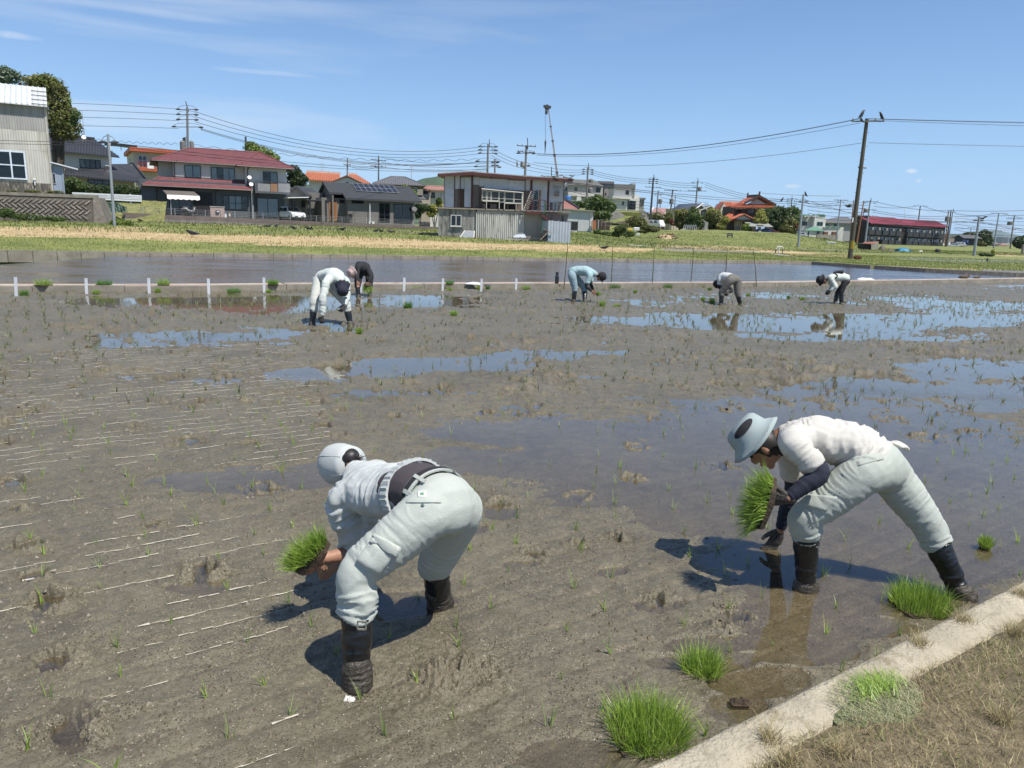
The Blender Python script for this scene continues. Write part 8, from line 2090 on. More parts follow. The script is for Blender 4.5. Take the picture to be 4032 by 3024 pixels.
bird('d',658,822,120,1.2,'crow in flight left of the big wooden pole','fly',170);bird('d',1693,914,120,1.2,'crow in flight right of the stout grey pole','fly',10);bird('d',1730,1235,60,.9,'crow standing beside the pale planted paddy',yaw=60,z='g')
for x,w_,lab in((1555,.62,'larger of two dark ducks resting at the right end of the bund'),(1652,.42,'smaller of two dark ducks resting at the right end of the bund')):
 g=Gp('d',x,1362,.14);t=thing('duck',lab,'duck',g);e=np.array([w_,.05,0]);u_=np.array([0,0,w_])
 mb=MB();mb.tube([g-e*.5+u_*.12,g-e*.25+u_*.13,g+e*.1+u_*.15,g+e*.32+u_*.2,g+e*.36+u_*.33,g+e*.46+u_*.34],[.02,w_*.16,w_*.18,w_*.09,w_*.07,.02],8);part('body',mb,mat('duck_brown',(.06,.045,.03),.7,.4,30),t,smooth=True)
 mb=MB();mb.tube([g+e*.44+u_*.33,g+e*.56+u_*.31],[.02,.012],5);part('beak',mb,mat('beak',(.3,.18,.04),.5),t)
FGd=Fac(Dp('A',730,1320,70)[:2],16)
t=thing('guard_rail','white steel guard rail with two beams above the grassy bank','guard rail',FGd.pt(3,0,2))
for(ya,yb_)in((1312,1342),(1338,1372)):
 a,b_=FGd.hit('A',728,ya),FGd.hit('A',1425,yb_);mb=MB()
 for o_ in(-.1,.1):mb.bar(FGd.pt(a[0],.05,a[1]+o_),FGd.pt(b_[0],.05,b_[1]+o_),.06,.12)
 mb.bar(FGd.pt(a[0],.02,a[1]),FGd.pt(b_[0],.02,b_[1]),.03,.14);part('beam',mb,mat('rail_white',(.70,.71,.70),.45,.08),t)
for x in(740,942,1125,1308):s_,z_=FGd.hit('A',x,1325);mb=MB();FGd.box(mb,s_-.07,s_+.07,-.1,.0,z_-1.1,z_+.1);part('post',mb,mat('rail_white',(.7,.71,.7)),t)
a=FGd.hit('A',900,1345);b_=FGd.hit('A',1440,1380)
mb=MB();n=24;P=[]
for i in range(n+1):
 for j in range(7):f_=j/6;s_=-4+(b_[0]+6)*i/n;P.append(FGd.pt(s_,-.4+f_*2.4+.15*vnoise(np.array([i*.9]),np.array([j*1.3]))[0],(a[1]-.15)*(1-f_)+1.2*f_+.1*vnoise(np.array([i*1.7]),np.array([j*1.1]),seed=5)[0]))
mb.add(P,[(i*7+j,(i+1)*7+j,(i+1)*7+j+1,i*7+j+1)for i in range(n)for j in range(6)]);solo('grass_bank',mb,mat('bank_grass',(.13,.14,.04),.9,.45,1.6,.6,18,c2=(.24,.2,.09)),'rough grassy bank below the white guard rail','bank')
mb=MB();P=[]
for i in range(13):
 for j in range(5):s0=FGd.hit('A',985+23*i,1400,2.1);z0=FGd.hit('A',1000,1395+min(i,5)*0+24*j+max(0,i-9)*14*(1-j/4),2.1)[1];P.append(FGd.pt(s0[0],2.1+.12*math.sin(i*1.9+j),z0))
mb.add(P,[(i*5+j,(i+1)*5+j,(i+1)*5+j+1,i*5+j+1)for i in range(12)for j in range(4)]);solo('green_net',mb,mat('net_green',(.08,.13,.10),.8,.4,8),'dull green netting draped on the bank behind the thin steel pole','net')
def at(k,x,y):return Hp(k,x,y)
g=at('F',1000,968);t=thing('pipe_frame','small white bent-pipe frame with black lower legs in the field','pipe frame',g)
M_wp=mat('white_pipe',(.66,.66,.6),.5)
def fp_(x,y):return Dp('F',x,y,g[1])
for nm,pts,m_,r_ in(('pipe',[(993,968),(996,840)],M_wp,.06),('pipe',[(1035,868),(1048,880),(1048,905)],M_wp,.04),('pipe',[(955,905),(972,872),(1035,868)],M_wp,.05),('leg',[(940,960),(955,905)],M_frame_k,.05),('leg',[(1038,965),(1048,905)],M_frame_k,.04)):
 mb=MB();mb.tube([fp_(*p)for p in pts],r_,6);part(nm,mb,m_,t)
g=at('G',760,885);fg=lambda x,y,o=0:Dp('G',x,y,g[1]+o)
t=thing('scrap_hut','low rusty-roofed scrap hut with pale side boards in the field right of the big pole','hut',g)
mb=MB();mb.slab([fg(635,768),fg(850,780),fg(915,740,2.5),fg(670,748,2.5)],.1);part('roof',mb,mat('rust_sheet',(.22,.09,.06),.8,.3,1),t)
mb=MB();mb.slab([fg(650,862,.3),fg(780,880,.3),fg(780,785,.3),fg(650,775,.3)],2,(0,1,0));part('dark_side',mb,M_dark,t)
for i in range(4):mb=MB();mb.slab([fg(785+32*i,882-4*i),fg(812+32*i,880-4*i),fg(812+32*i,785-9*i),fg(785+32*i,788-9*i)],.1,(0,1,0));part('side_board',mb,mat('pale_board',(.36,.34,.27),.8,.3,2),t)
def heap(k,x,y,w_,h_,m_,lab,cat,nm,dep=None,n=160,sz=.2):
 g_=at(k,x,y)if dep is None else Dp(k,x,y,dep);s_=np.linalg.norm(g_-CAM)/F_PX/WIN[k][2];W_,H_=w_*s_/2,h_*s_;r=np.random.default_rng(int(x));mb=MB()
 for i in range(n):
  a,q_=r.uniform(0,6.28),r.random()**.5;p=g_+np.array([W_*q_*math.cos(a),W_*.5*q_*math.sin(a),H_*(1-q_**2)*r.random()]);e=r.normal(size=3)*W_*sz;f_=r.normal(size=3)*W_*sz*.4;e[2]*=.3;f_[2]=abs(f_[2])*.6
  mb.add([p-e,p+f_,p+e,p-f_,p+np.array([0,0,-.05])],[(0,1,2,3),(0,3,4),(3,2,4)])
 mb.lathe(g_-np.array([0,0,.1]),[(W_*.9,0),(W_*.6,H_*.6+.1),(W_*.2,H_*.9+.1)],9);solo(nm,mb,m_,lab,cat,kind='stuff',origin=g_)
heap('G',1320,912,260,55,mat('blue_tarp',(.04,.20,.32),.6,.3,2),'crumpled blue tarpaulin heap in the right-hand field','tarpaulin','blue_tarpaulin')
heap('G',1625,925,90,28,M_offw,'small white heap right of the blue tarpaulin','heap','white_heap');heap('G',965,880,110,70,M_brownp,'dark scrap piled at the right side of the scrap hut','scrap heap','scrap_heap');heap('G',1130,905,170,26,M_brownp,'low row of brown scrap between the hut and the blue tarpaulin','scrap heap','scrap_heap')
heap('E',1560,1175,260,62,mat('straw_pile',(.36,.27,.16),.9,.4,2),'heap of straw and cut branches on the grassy rise','brush pile','brush_pile',sz=.3);heap('E',1650,1172,150,45,mat('ash_pile',(.10,.085,.075),.9,.3,2),'dark ashy part of the brush pile','ash heap','ash_heap')
g=at('G',1910,930);s_=g[1]/F_PX/4.337;mb=MB();mb.lathe(g,[(40*s_,0),(42*s_,10*s_),(40*s_,40*s_),(30*s_,58*s_),(8*s_,62*s_)],12);solo('compost_bin',mb,M_frame_k,'black rounded compost bin in the right-hand field','compost bin')
for k,x,y,w_,h_,m_,lab,nm in(('E',1030,1078,50,32,mat('yellow_crate',(.5,.32,.02),.5),'yellow plastic crate in the vegetable garden','crate'),('E',1130,1050,70,26,M_frame_w,'white basin lying in the vegetable garden','basin'),('E',1145,1120,60,12,M_frame_w,'white board lying in the grass of the garden','board'),('F',1700,822,110,14,M_offw,'flat white sheet lying in the grass left of the big pole','sheet'),('F',700,762,80,10,M_offw,'small pale sheet in the grass before the car shelter','sheet')):
 g=Dp(k,x,y,108 if k=='E' else 125);s_=g[1]/F_PX/WIN[k][2];mb=MB();a,b_=w_*s_/2,h_*s_;mb.hexa([g+np.array(v)for v in((-a,-a*.6,-.1),(a,-a*.6,-.1),(a,a*.6,-.1),(-a,a*.6,-.1),(-a*1.1,-a*.7,b_),(a*1.1,-a*.7,b_),(a*1.1,a*.7,b_*1.3),(-a*1.1,a*.7,b_*1.3))]);solo(nm,mb,m_,lab,nm)
t=thing('hoop_frame','row of bent metal hoops standing before the garden trees','hoop frame',Dp('E',1900,1060,146))
for i in range(6):mb=MB();mb.tube([Dp('E',1812+32*i+14*(1-math.cos(a)),1062-82*math.sin(a)**.7 if a not in(0,math.pi)else 1066,146+i*.3)for a in np.linspace(0,math.pi,9)],.06,5,False);part('hoop',mb,M_frame_g,t)
t=thing('iron_frame','low dark square frame standing in the grass below the traditional house','frame',Dp('F',325,745,120))
for a,b_ in(((295,690),(355,692)),((295,690),(292,745)),((355,692),(358,745)),((300,715),(350,716))):mb=MB();mb.bar(Dp('F',*a,120),Dp('F',*b_,120),.16);part('bar',mb,M_kit,t)
def hill(nm,k,pts,dep,m_,base):
 V,Q_=[],[];n=120;xs=np.linspace(pts[0][0],pts[-1][0],n);ys=np.interp(xs,[p[0]for p in pts],[p[1]for p in pts])+6*(fbm(xs*.03,xs*0,oct=4,seed=2)-.5)
 for i in range(n):
  p=Dp(k,xs[i],ys[i],dep);hh=max(p[2]-base,.5)
  for f_,g_ in((-.9,0),(-.45,.55),(-.15,.9),(0,1),(.6,.1)):
   bump=1+.18*(vnoise(np.array([i*.35]),np.array([f_*7]),seed=8)[0]-.5);V.append((p[0],p[1]+f_*hh*3,base+hh*g_*(bump if g_<1 else 1)))
 for i in range(n-1):
  for j in range(4):Q_.append((i*5+j,(i+1)*5+j,(i+1)*5+j+1,i*5+j+1))
 part_mesh(nm,mesh_np(nm,V,Q_,m_,True),kind='structure')
hill('hill','b',[(-600,640),(1000,640),(1095,615),(1130,600),(1190,592),(1250,584),(1330,600),(1500,640),(2200,650)],1500,mat('wooded_hill',(.045,.075,.035),.95,.35,.03),-5)
M_mtn=mat('distant_hill',(.07,.10,.07),.95,.2,.004)
hill('far_mountain','H',[(900,720),(1300,690),(1480,650),(1620,648),(1740,655),(1830,690),(1930,712),(2060,735),(2200,770),(2600,800),(3400,760)],9000,M_mtn,-60)
hill('near_ridge','H',[(1500,880),(1950,800),(2130,770),(2300,760),(2600,740),(3200,800)],3500,M_mtn,-30)
M_apt=mat('town_block',(.34,.36,.38),.8,.1,.05)
for i,(a,b_,c,d,dep)in enumerate(((1555,790,1625,900,1500),(1640,795,1745,900,1500),(1780,785,1900,925,1350),(1900,800,2010,920,1400))):
 FF=Fac(Dp('H',a,d,dep)[:2],8);r=FF.rect('H',a,b_,c,d);t=thing('town_block','distant grey multi-storey block under the blue mountains, %s from the left'%('first','second','third','last')[i],'apartment block',FF.pt(0,0,r[2]))
 wall_box(FF,r[0],r[1],-14,0,-3,r[3],M_apt,t)
 for j in range(5):
  z=r[2]+(r[3]-r[2])*(.25+.15*j);mb=MB();FF.box(mb,r[0]+1,r[1]-1,0,.6,z,z+1.6);part('window_band',mb,mat('town_window',(.12,.14,.17),.5),t)
for i,(a,b_,c,d,m_)in enumerate(((1620,900,1760,975,M_beige),(1780,925,1910,985,M_fr),(1720,945,1820,990,M_offw))):
 FF=Fac(Dp('H',a,d,430-30*i)[:2],0);r=FF.rect('H',a,b_,c,d);t=thing('distant_house',('far low house with a pale brown roof','far house with a broad red roof','far small white-walled house')[i]+' near the right edge','house',FF.pt(0,0,0))
 wall_box(FF,r[0]+1,r[1]-1,-8,0,-1,r[2]+(r[3]-r[2])*.6,M_beige if i<2 else M_offw,t)
 gable_roof(t,FF,r[0],r[1],.5,-8,r[2]+(r[3]-r[2])*.55,r[3],M_fr if i==1 else M_brownp,kind='rib',step=1.,h=.05)
g=Gp('u',1895,1515,.24);R2=(.225,.13)
t=thing('netted_seedlings','flattened heap of grey-green seedlings under fine netting lying on the levee grass','seedling heap',g)
n=40;P=[]
ax=np.array([KD[0],KD[1],0]);ay=np.array([KN[0],KN[1],0])
for i in range(n+1):
 for j in range(n+1):
  a,b_=i/n*2-1,j/n*2-1;rr=math.hypot(a,b_);sq=max(0,1-rr**2.6);P.append(g+ax*a*R2[0]*(1+.1*vnoise(np.array([a*3+2]),np.array([b_*3]))[0])+ay*b_*R2[1]+np.array([0,0,.022*sq*(.6+.8*fbm(np.array([a*3.]),np.array([b_*3.]),oct=3)[0])-.008]))
mb=MB();mb.add(P,[(i*(n+1)+j,(i+1)*(n+1)+j,(i+1)*(n+1)+j+1,i*(n+1)+j+1)for i in range(n)for j in range(n)if math.hypot(i/n*2-1,j/n*2-1)<1.02])
part('netting',mb,mat('netting',(.21,.20,.12),.9,.5,60,.9,120,c2=(.15,.19,.075),c2lo=.45,c2hi=.55),t,smooth=True)
nb=1300;a=rng.uniform(0,6.28,nb);r_=np.sqrt(rng.random(nb))*.95
bs=g+np.outer(np.cos(a)*r_*R2[0],ax)+np.outer(np.sin(a)*r_*R2[1],ay)+np.array([0,0,.02])+np.outer(.03*(1-r_**2),(0,0,1))
V,Q_=blades(bs,rng.uniform(.02,.06,nb),np.full(nb,.0018),np.clip(rng.normal(1.0,.1,nb),.1,1.1),3,rng.normal(2.2,.9,nb))
V[:,2]=g[2]+.012+(V[:,2]-g[2])*.3;o=part_mesh('bleached_blades',mesh_np('bleached_blades',V-g,Q_,leaf_mat('bleached_blade',(.18,.19,.09),(.44,.43,.25),14,.2)),t);o['kind']='stuff'
nb=420;bs=g+np.outer(rng.normal(.03,.055,nb),ax)+np.outer(rng.normal(-.02,.03,nb),ay)+np.array([0,0,.035])
V,Q_=blades(bs,rng.uniform(.04,.08,nb),np.full(nb,.003),np.clip(rng.normal(.85,.15,nb),.1,1.1),3,rng.normal(1.8,.7,nb))
V[:,2]=g[2]+.015+(V[:,2]-g[2])*.5;o=part_mesh('green_blades',mesh_np('green_blades',V-g,Q_,M_rice),t);o['kind']='stuff'
# ------ people
from mathutils.bvhtree import BVHTree
def spl(pts,n):
 """Catmull-Rom through rows of numbers"""
 P=np.array(pts,float);out=[]
 for i in range(len(P)-1):
  p0,p1,p2,p3=P[max(i-1,0)],P[i],P[i+1],P[min(i+2,len(P)-1)]
  for t in np.linspace(0,1,n,endpoint=False):out.append(.5*((2*p1)+(-p0+p2)*t+(2*p0-5*p1+4*p2-p3)*t*t+(-p0+3*p1-3*p2+p3)*t**3))
 out.append(P[-1]);return np.array(out)
def limb(mb,pts,ref=None,n=5,seg=18,cap=.55):
 """pts: (position, ra, rb): closed tapering tube, ra along ref, rb across"""
 rows=spl([(*p[0],p[1],p[2]if len(p)>2 else p[1])for p in pts],n)
 C_,R_=rows[:,:3],np.maximum(rows[:,3:],.002);T=np.gradient(C_,axis=0);T/=np.linalg.norm(T,axis=1)[:,None]+1e-9
 vs=[];u=None;rings=[]
 for i in range(len(C_)):
  r0_=np.array(ref,float)if ref is not None else(np.array([0,0,1.])if u is None and abs(T[i][2])<.9 else(np.array([1.,0,0])if u is None else u))
  u=unit(r0_-T[i]*(r0_@T[i]));w=np.cross(T[i],u);rings.append((C_[i],T[i],u,w,R_[i]))
 full=[]
 c,t,u,w,r=rings[0]
 for a in(1.35,.9,.45):full.append((c-t*min(r)*cap*math.sin(a),u,w,r*math.cos(a)))
 for c,t,u,w,r in rings:full.append((c,u,w,r))
 for a in(.45,.9,1.35):full.append((c+t*min(r)*cap*math.sin(a),u,w,r*math.cos(a)))
 for c,u,w,r in full:
  for k in range(seg):an=2*math.pi*k/seg;vs.append(c+u*math.cos(an)*r[0]+w*math.sin(an)*r[1])
 m_=len(full);fs=[(i*seg+k,i*seg+(k+1)%seg,(i+1)*seg+(k+1)%seg,(i+1)*seg+k)for i in range(m_-1)for k in range(seg)]
 mb.add(vs,fs+[tuple(range(seg-1,-1,-1)),tuple((m_-1)*seg+k for k in range(seg))])
def ball(mb,c,r,ax=None,up_=None):
 ax=unit(ax if ax is not None else(1,0,0));up_=unit(up_ if up_ is not None else(0,0,1));y_=unit(np.cross(up_,ax));up_=np.cross(ax,y_)
 r=(r,r,r)if not hasattr(r,'__len__')else r;vs,fs=[],[];n,m_=10,16
 for i in range(1,n):
  a=math.pi*i/n
  for j in range(m_):b_=2*math.pi*j/m_;vs.append(np.asarray(c)+ax*r[0]*math.sin(a)*math.cos(b_)+y_*r[1]*math.sin(a)*math.sin(b_)+up_*r[2]*math.cos(a))
 fs=[(i*m_+j,(i+1)*m_+j,(i+1)*m_+(j+1)%m_,i*m_+(j+1)%m_)for i in range(n-2)for j in range(m_)]
 mb.add(vs,fs+[tuple(range(m_)),tuple((n-2)*m_+j for j in range(m_-1,-1,-1))])
def skin(mb,vox,sm=3,segs=(),amp=0.,freq=26.,low=.0,seed=1):
 """fuse overlapping shapes into one continuous surface, then fold the cloth: segs = (A, B, r, strength)"""
 me=bpy.data.meshes.new('tmp');me.from_pydata(mb.v,[],mb.f);o=bpy.data.objects.new('tmp',me);col.objects.link(o)
 m_=o.modifiers.new('r','REMESH');m_.mode='VOXEL';m_.voxel_size=vox
 s_=o.modifiers.new('s','SMOOTH');s_.factor=.6;s_.iterations=sm
 dg=bpy.context.evaluated_depsgraph_get();me2=bpy.data.meshes.new_from_object(o.evaluated_get(dg));bpy.data.objects.remove(o);bpy.data.meshes.remove(me)
 n=len(me2.vertices);V=np.empty(n*3,np.float32);me2.vertices.foreach_get('co',V);V=V.reshape(-1,3).astype(float)
 N=np.empty(n*3,np.float32);me2.vertices.foreach_get('normal',N);N=N.reshape(-1,3).astype(float)
 if len(segs)and amp:
  best=np.full(n,1e9);d_=np.zeros(n)
  for i,(A_,B_,r,st)in enumerate(segs):
   A_,B_=np.asarray(A_),np.asarray(B_);ax=B_-A_;L_=np.linalg.norm(ax);ax=ax/L_;rel=V-A_;t=np.clip(rel@ax,0,L_);pv=rel-np.outer(t,ax);dist=np.linalg.norm(pv,axis=1)/r
   e1=unit(np.cross(ax,(.3,.5,.8)));e2=np.cross(ax,e1);a_,b_=pv@e1,pv@e2
   w1=fbm(a_*7+i*9,b_*7,t*6,oct=2,seed=seed)*2.6
   n1_=1-np.abs(2*vnoise(t*freq+w1*1.6,a_*6.5+i*5,b_*6.5,seed=seed+3)-1);n2_=1-np.abs(2*vnoise(t*freq*1.9+w1*2,a_*13+i*5,b_*13,seed=seed+7)-1)
   if hasattr(st,'__len__'):s0=st[0]+(st[1]-st[0])*(t/L_)
   else:s0=st
   dd=s0*((n1_**2-.35)*.75+(n2_**2-.35)*.3);k_=dist<best;best[k_]=dist[k_];d_[k_]=dd[k_]
  V=V+N*(amp*d_)[:,None]
 if low:V=V+N*(low*(fbm(V[:,0]*9,V[:,1]*9,V[:,2]*9,oct=3,seed=seed+11)-.5))[:,None]
 me2.vertices.foreach_set('co',V.astype(np.float32).ravel());me2.polygons.foreach_set('use_smooth',np.ones(len(me2.polygons),bool));me2.update()
 return me2
def put(nm,me,m_,t,**kw):
 me.materials.clear();me.materials.append(m_);v=np.empty(len(me.vertices)*3,np.float32);me.vertices.foreach_get('co',v);v=v.reshape(-1,3)-root_loc(t).astype(np.float32);me.vertices.foreach_set('co',v.ravel());me.update()
 return part_mesh(nm,me,t,**kw)
def hand(mb,wr,hd,side,curl,g=0.,palm=None):
 """palm and five separate fingers; side: direction of the thumb, palm: direction the palm faces"""
 d=unit(np.array(hd)-np.array(wr));side=unit(np.array(side)-d*(np.array(side)@d));nrm=unit(palm)if palm is not None else np.cross(d,side);nrm=unit(nrm-d*(nrm@d));wr=np.array(wr)
 limb(mb,[(wr-d*.03,.024+g,.020+g),(wr,.026+g,.019+g),(wr+d*.045,.040+g,.017+g),(wr+d*.085,.041+g,.015+g)],side)
 for i,(o_,L_)in enumerate(((.030,.070),(.011,.078),(-.009,.073),(-.028,.058))):
  p=wr+d*.08+side*o_;q_=[p-d*.02];dd=d+side*o_*2.2;dd=unit(dd)
  for s_ in range(3):c_=curl*(.55+.55*s_)*(1+.08*i);dr=unit(dd*math.cos(c_)+nrm*math.sin(c_));p=p+dr*L_*(.45,.32,.25)[s_];q_.append(p)
  limb(mb,[(q_[0],.0095+g),(q_[1],.0092+g),(q_[2],.0085+g),(q_[3],.0072+g)],n=3,seg=10)
 p=wr+d*.02+side*.026;q1=p+unit(d*.6+side*.8+nrm*.25)*.036;q2=q1+unit(d*.9+side*.25+nrm*(.3+curl*.3))*.03;limb(mb,[(p-d*.01,.013+g),(q1,.0115+g),(q2,.0095+g),(q2+unit(d+nrm*.5)*.018,.008+g)],n=3,seg=10)
M_skin=mat('tanned_skin',(.30,.155,.095),.5,.12,8,.15,90)
M_hair=mat('black_hair',(.012,.01,.01),.5)
M_boot=mat('black_rubber_boot',(.010,.011,.012),.3,.25,6,.25,40,c2=(.08,.07,.055),c2lo=.64,c2hi=.8)
M_bootmud=mat('mud_caked',(.042,.035,.026),.5,.4,14,.7,50)
def cloth(nm,c,dirt=None):
 return mat(nm,c,.85,.07,5,.35,260,c2=dirt,c2lo=.66,c2hi=.8)if dirt else mat(nm,c,.85,.07,5,.35,260)
def person(label,k,J,top,bottom,vox=.012,hat=None,glove=None,sleeve='long',arm_c=None,trouser_r=1.0,boot_top=.30,fold=1.0,under=None,shirt_end=.0,hu=(0,0,1),hf=(0,-1,0),curl=.9,thumb=((0,0,1),(0,0,1)),belt=False,seed=1,mud=True,hpalm=(None,None),shirt_r=1.0):
 j={n_:Dp(k,*v)for n_,v in J.items()}
 t=thing('person',label,'person',(*((j['an1']+j['an2'])/2)[:2],0));lat=unit(j['hip2']-j['hip1']);hu,hf=unit(hu),unit(hf);hf=unit(hf-hu*(hf@hu));side=np.cross(hu,hf)
 P,C_,N_,Hd=j['pel'],j['chest'],j['neck'],j['head'];W_=(P*.55+C_*.45)+np.array([0,0,.02])
 if 'waist' in j:W_=j['waist']
 lat2=unit(j['sh2']-j['sh1'])
 mb=MB()
 limb(mb,[(P,.125,.095),(W_,.115,.085),(C_,.135,.095),(C_*.45+N_*.55,.10,.07),(N_,.05,.05),(Hd-hu*.03,.05,.055)],lat)
 ball(mb,Hd,(.092,.074,.112),hf,hu);ball(mb,Hd-hu*.065+hf*.035,(.05,.045,.045),hf,hu)
 ball(mb,Hd-hu*.02+hf*.096,(.016,.012,.024),hf,hu);ball(mb,Hd-hu*.105+hf*.055,(.022,.022,.016),hf,hu);ball(mb,Hd-hu*.062+hf*.084,(.012,.026,.009),hf,hu)
 for sg in(-1,1):ball(mb,Hd-hu*.012+side*sg*.076,(.018,.007,.03),hf,hu)
 for s_ in '12':
  limb(mb,[(j['sh'+s_],.044),(j['el'+s_]*.5+j['sh'+s_]*.5,.044),(j['el'+s_],.036),(j['el'+s_]*.6+j['wr'+s_]*.4,.036),(j['wr'+s_],.025)]);limb(mb,[(j['hip'+s_],.075),(j['kn'+s_],.05),(j['kn'+s_]*.6+j['an'+s_]*.4,.052),(j['an'+s_],.035)])
  if not(glove and s_ in glove[1]):hand(mb,j['wr'+s_],j['ha'+s_],thumb[int(s_)-1],curl,0,hpalm[int(s_)-1])
 put('body',skin(mb,min(vox*.62,.0085),2),M_skin,t)
 if 'eyes' in J or True:
  for sg in(-1,1):mb=MB();ball(mb,Hd+hu*.012+hf*.083+side*sg*.032,.010,hf,hu);part('eye',mb,M_hair,t,smooth=True)
 mb=MB();ball(mb,Hd+hu*.012-hf*.012,(.093,.082,.116),hf,hu);ball(mb,Hd-hu*.05-hf*.042,(.048,.055,.065),hf,hu);part('hair',mb,M_hair,t,smooth=True)
 R_=trouser_r;mb=MB();segs=[]
 limb(mb,[(P*.7+W_*.3,.150*R_,.115*R_),(P,.168*R_,.135*R_),(P*.6+(j['hip1']+j['hip2'])*.2-np.array([0,0,.03]),.155*R_,.135*R_)],lat)
 ctop={}
 for s_ in '12':
  h_,n_,a_=j['hip'+s_],j['kn'+s_],j['an'+s_];L_=np.linalg.norm(a_-n_);cf=n_+(a_-n_)*(1-boot_top/L_ if L_>boot_top else .1);ctop[s_]=cf
  mid=h_*.5+n_*.5;q_=n_*.5+cf*.5
  limb(mb,[(P*.5+h_*.5,.128*R_),(h_,.114*R_),(mid,.102*R_),(n_,.083*R_),(q_,.079*R_),(cf-unit(a_-n_)*.02,.074*R_),(cf+unit(a_-n_)*.012,.066*R_)])
  segs+=[(h_,n_,.11,(.30,.75)),(n_,cf+unit(a_-n_)*.03,.085,(.9,1.9))]
 segs.append((W_,P,.16,(.6,.12)))
 tr=put('trousers',skin(mb,vox,7,segs,.0095*fold,40,.0035,seed),bottom,t)
 for s_ in '12':
  a_,cf=j['an'+s_],ctop[s_];ax=unit(a_-cf);td=unit(np.array([hf[0],hf[1],0])+1e-3)if 'td' not in J else None
  td=unit(np.array([*(C_-P)[:2],0]));mb=MB();top_=cf-ax*.03
  limb(mb,[(top_,.062),(top_+ax*.05,.064),(cf*.5+a_*.5,.060),(a_-ax*.03,.048),(a_+ax*.04,.05)],n=4);limb(mb,[(a_+ax*.06-td*.03,.05,.045),(a_+ax*.07-np.array([0,0,.03])+td*.08,.046,.03),(a_+ax*.07-np.array([0,0,.06])+td*.15,.034,.02)],np.cross(td,(0,0,1)))
  b_=put('boot',skin(mb,vox*.8,2,[(top_,a_,.06,(.5,1.2))],.006*fold,30,.003,seed+5),M_boot,t)
  mb=MB();e1=unit(np.cross(ax,(0,1,0)));e2=np.cross(ax,e1);c=top_+ax*.045;mb.tube([c+(e1*math.cos(a)+e2*math.sin(a))*.068 for a in np.linspace(0,2*math.pi,19)],.007,5,False);part('strap',mb,M_boot,b_)
  if mud:
   mb=MB();g_=a_.copy();k_=(0.0-a_[2])/ax[2]if abs(ax[2])>.1 else 0;w0=a_+ax*k_
   mh=.11 if seed==3 else .045;limb(mb,[(w0-ax*mh,.0595),(w0-ax*.03,.064),(w0+ax*.03,.07)],n=3);put('mud_coating',skin(mb,vox*.8,1,[(w0-ax*.1,w0+ax*.03,.06,1.)],.010,44,.03,seed+9),M_bootmud,b_)
 S_=shirt_r;mb=MB();e_=P*(1-shirt_end)+W_*shirt_end if shirt_end<=1 else W_*(2-shirt_end)+C_*(shirt_end-1)
 tor=[(e_,.155*S_,.118*S_)]+([(W_,.150*S_,.115*S_)]if shirt_end<.9 else[])+[(W_*.5+C_*.5,.158*S_,.118*S_),(C_,.172*S_,.120*S_),(C_*.5+N_*.5,.145*S_,.10*S_),(N_,.07,.066)]
 limb(mb,tor,lat2 if shirt_end>.9 else lat);segs=[(P,C_,.16,(1.5,.9)),(C_,N_,.15,.8)]
 for s_ in '12':
  a_,b_,c_=j['sh'+s_],j['el'+s_],j['wr'+s_]
  q_=[(C_*.55+a_*.45,.085*S_),(a_,.075*S_),(a_*.5+b_*.5,.066*S_)]
  if sleeve=='long':q_+=[(b_,.062*S_),(b_*.5+c_*.5,.054*S_),(b_*.12+c_*.88,.043*S_)];segs+=[(a_,b_,.07,(1.,1.6)),(b_,c_,.055,(1.5,1.7))]
  elif sleeve=='roll':q_+=[(b_,.064*S_),(b_*.75+c_*.25,.060*S_)];segs+=[(a_,b_,.07,(1.,2.))]
  else:q_+=[(a_*.28+b_*.72,.070*S_)];segs+=[(a_,b_,.07,.7)]
  limb(mb,q_)
 sh=put('jacket' if sleeve!='short' else 'shirt',skin(mb,vox,6,segs,.0095*fold,34,.005,seed+2),top,t)
 if arm_c:
  for s_ in '12':
   mb=MB();a_,b_,c_=j['sh'+s_],j['el'+s_],j['wr'+s_];limb(mb,[(a_*.6+b_*.4,.052),(b_,.048),(b_*.5+c_*.5,.043),(c_*.9+b_*.1,.032)]);put('arm_sleeve',skin(mb,vox*.7,2,[(a_,b_,.05,.8),(b_,c_,.04,.8)],.005,40,0,seed),arm_c,t)
 if glove:
  for s_ in glove[1]:
   mb=MB();hand(mb,j['wr'+s_],j['ha'+s_],thumb[int(s_)-1],curl,.0028,hpalm[int(s_)-1]);put('glove',skin(mb,min(vox*.5,.006),2,[(j['wr'+s_],j['ha'+s_],.04,.5)],.003,60,0,seed),glove[0],t)
 if hat:
  kd,hm=hat;c=Hd+hu*.03
  mb=MB()
  if kd=='bucket':
   c=c+hu*.045;prof=[(.158,-.022),(.155,-.026),(.132,.002),(.110,.020),(.105,.048),(.097,.086),(.08,.104),(.03,.111)]
   o_=mb.lathe(c,[(.110,.016)]+prof,36,hu)
  else:
   prof=[(.088,-.105),(.094,-.07),(.099,-.04),(.101,.01),(.097,.05),(.08,.088),(.045,.108),(.01,.114)]if kd=='deep' else[(.100,-.06),(.106,-.03),(.108,.01),(.104,.05),(.085,.09),(.045,.112),(.01,.117)];mb.lathe(c,prof,28,hu)
  V_=np.array(mb.v);rel=V_-c;rad=rel-np.outer(rel@hu,hu);V_=c+np.outer(rel@hu,hu)+rad*(1+.10*(rad@hf)[:,None]**2/(np.linalg.norm(rad,axis=1)**2+1e-6)[:,None])-np.outer(.022*((rad@side)/.15)**2*(np.linalg.norm(rad,axis=1)>.14),hu)+.006*(fbm(V_[:,0]*18,V_[:,1]*18,V_[:,2]*18,oct=3,seed=seed)[:,None]-.5)*rad/.1
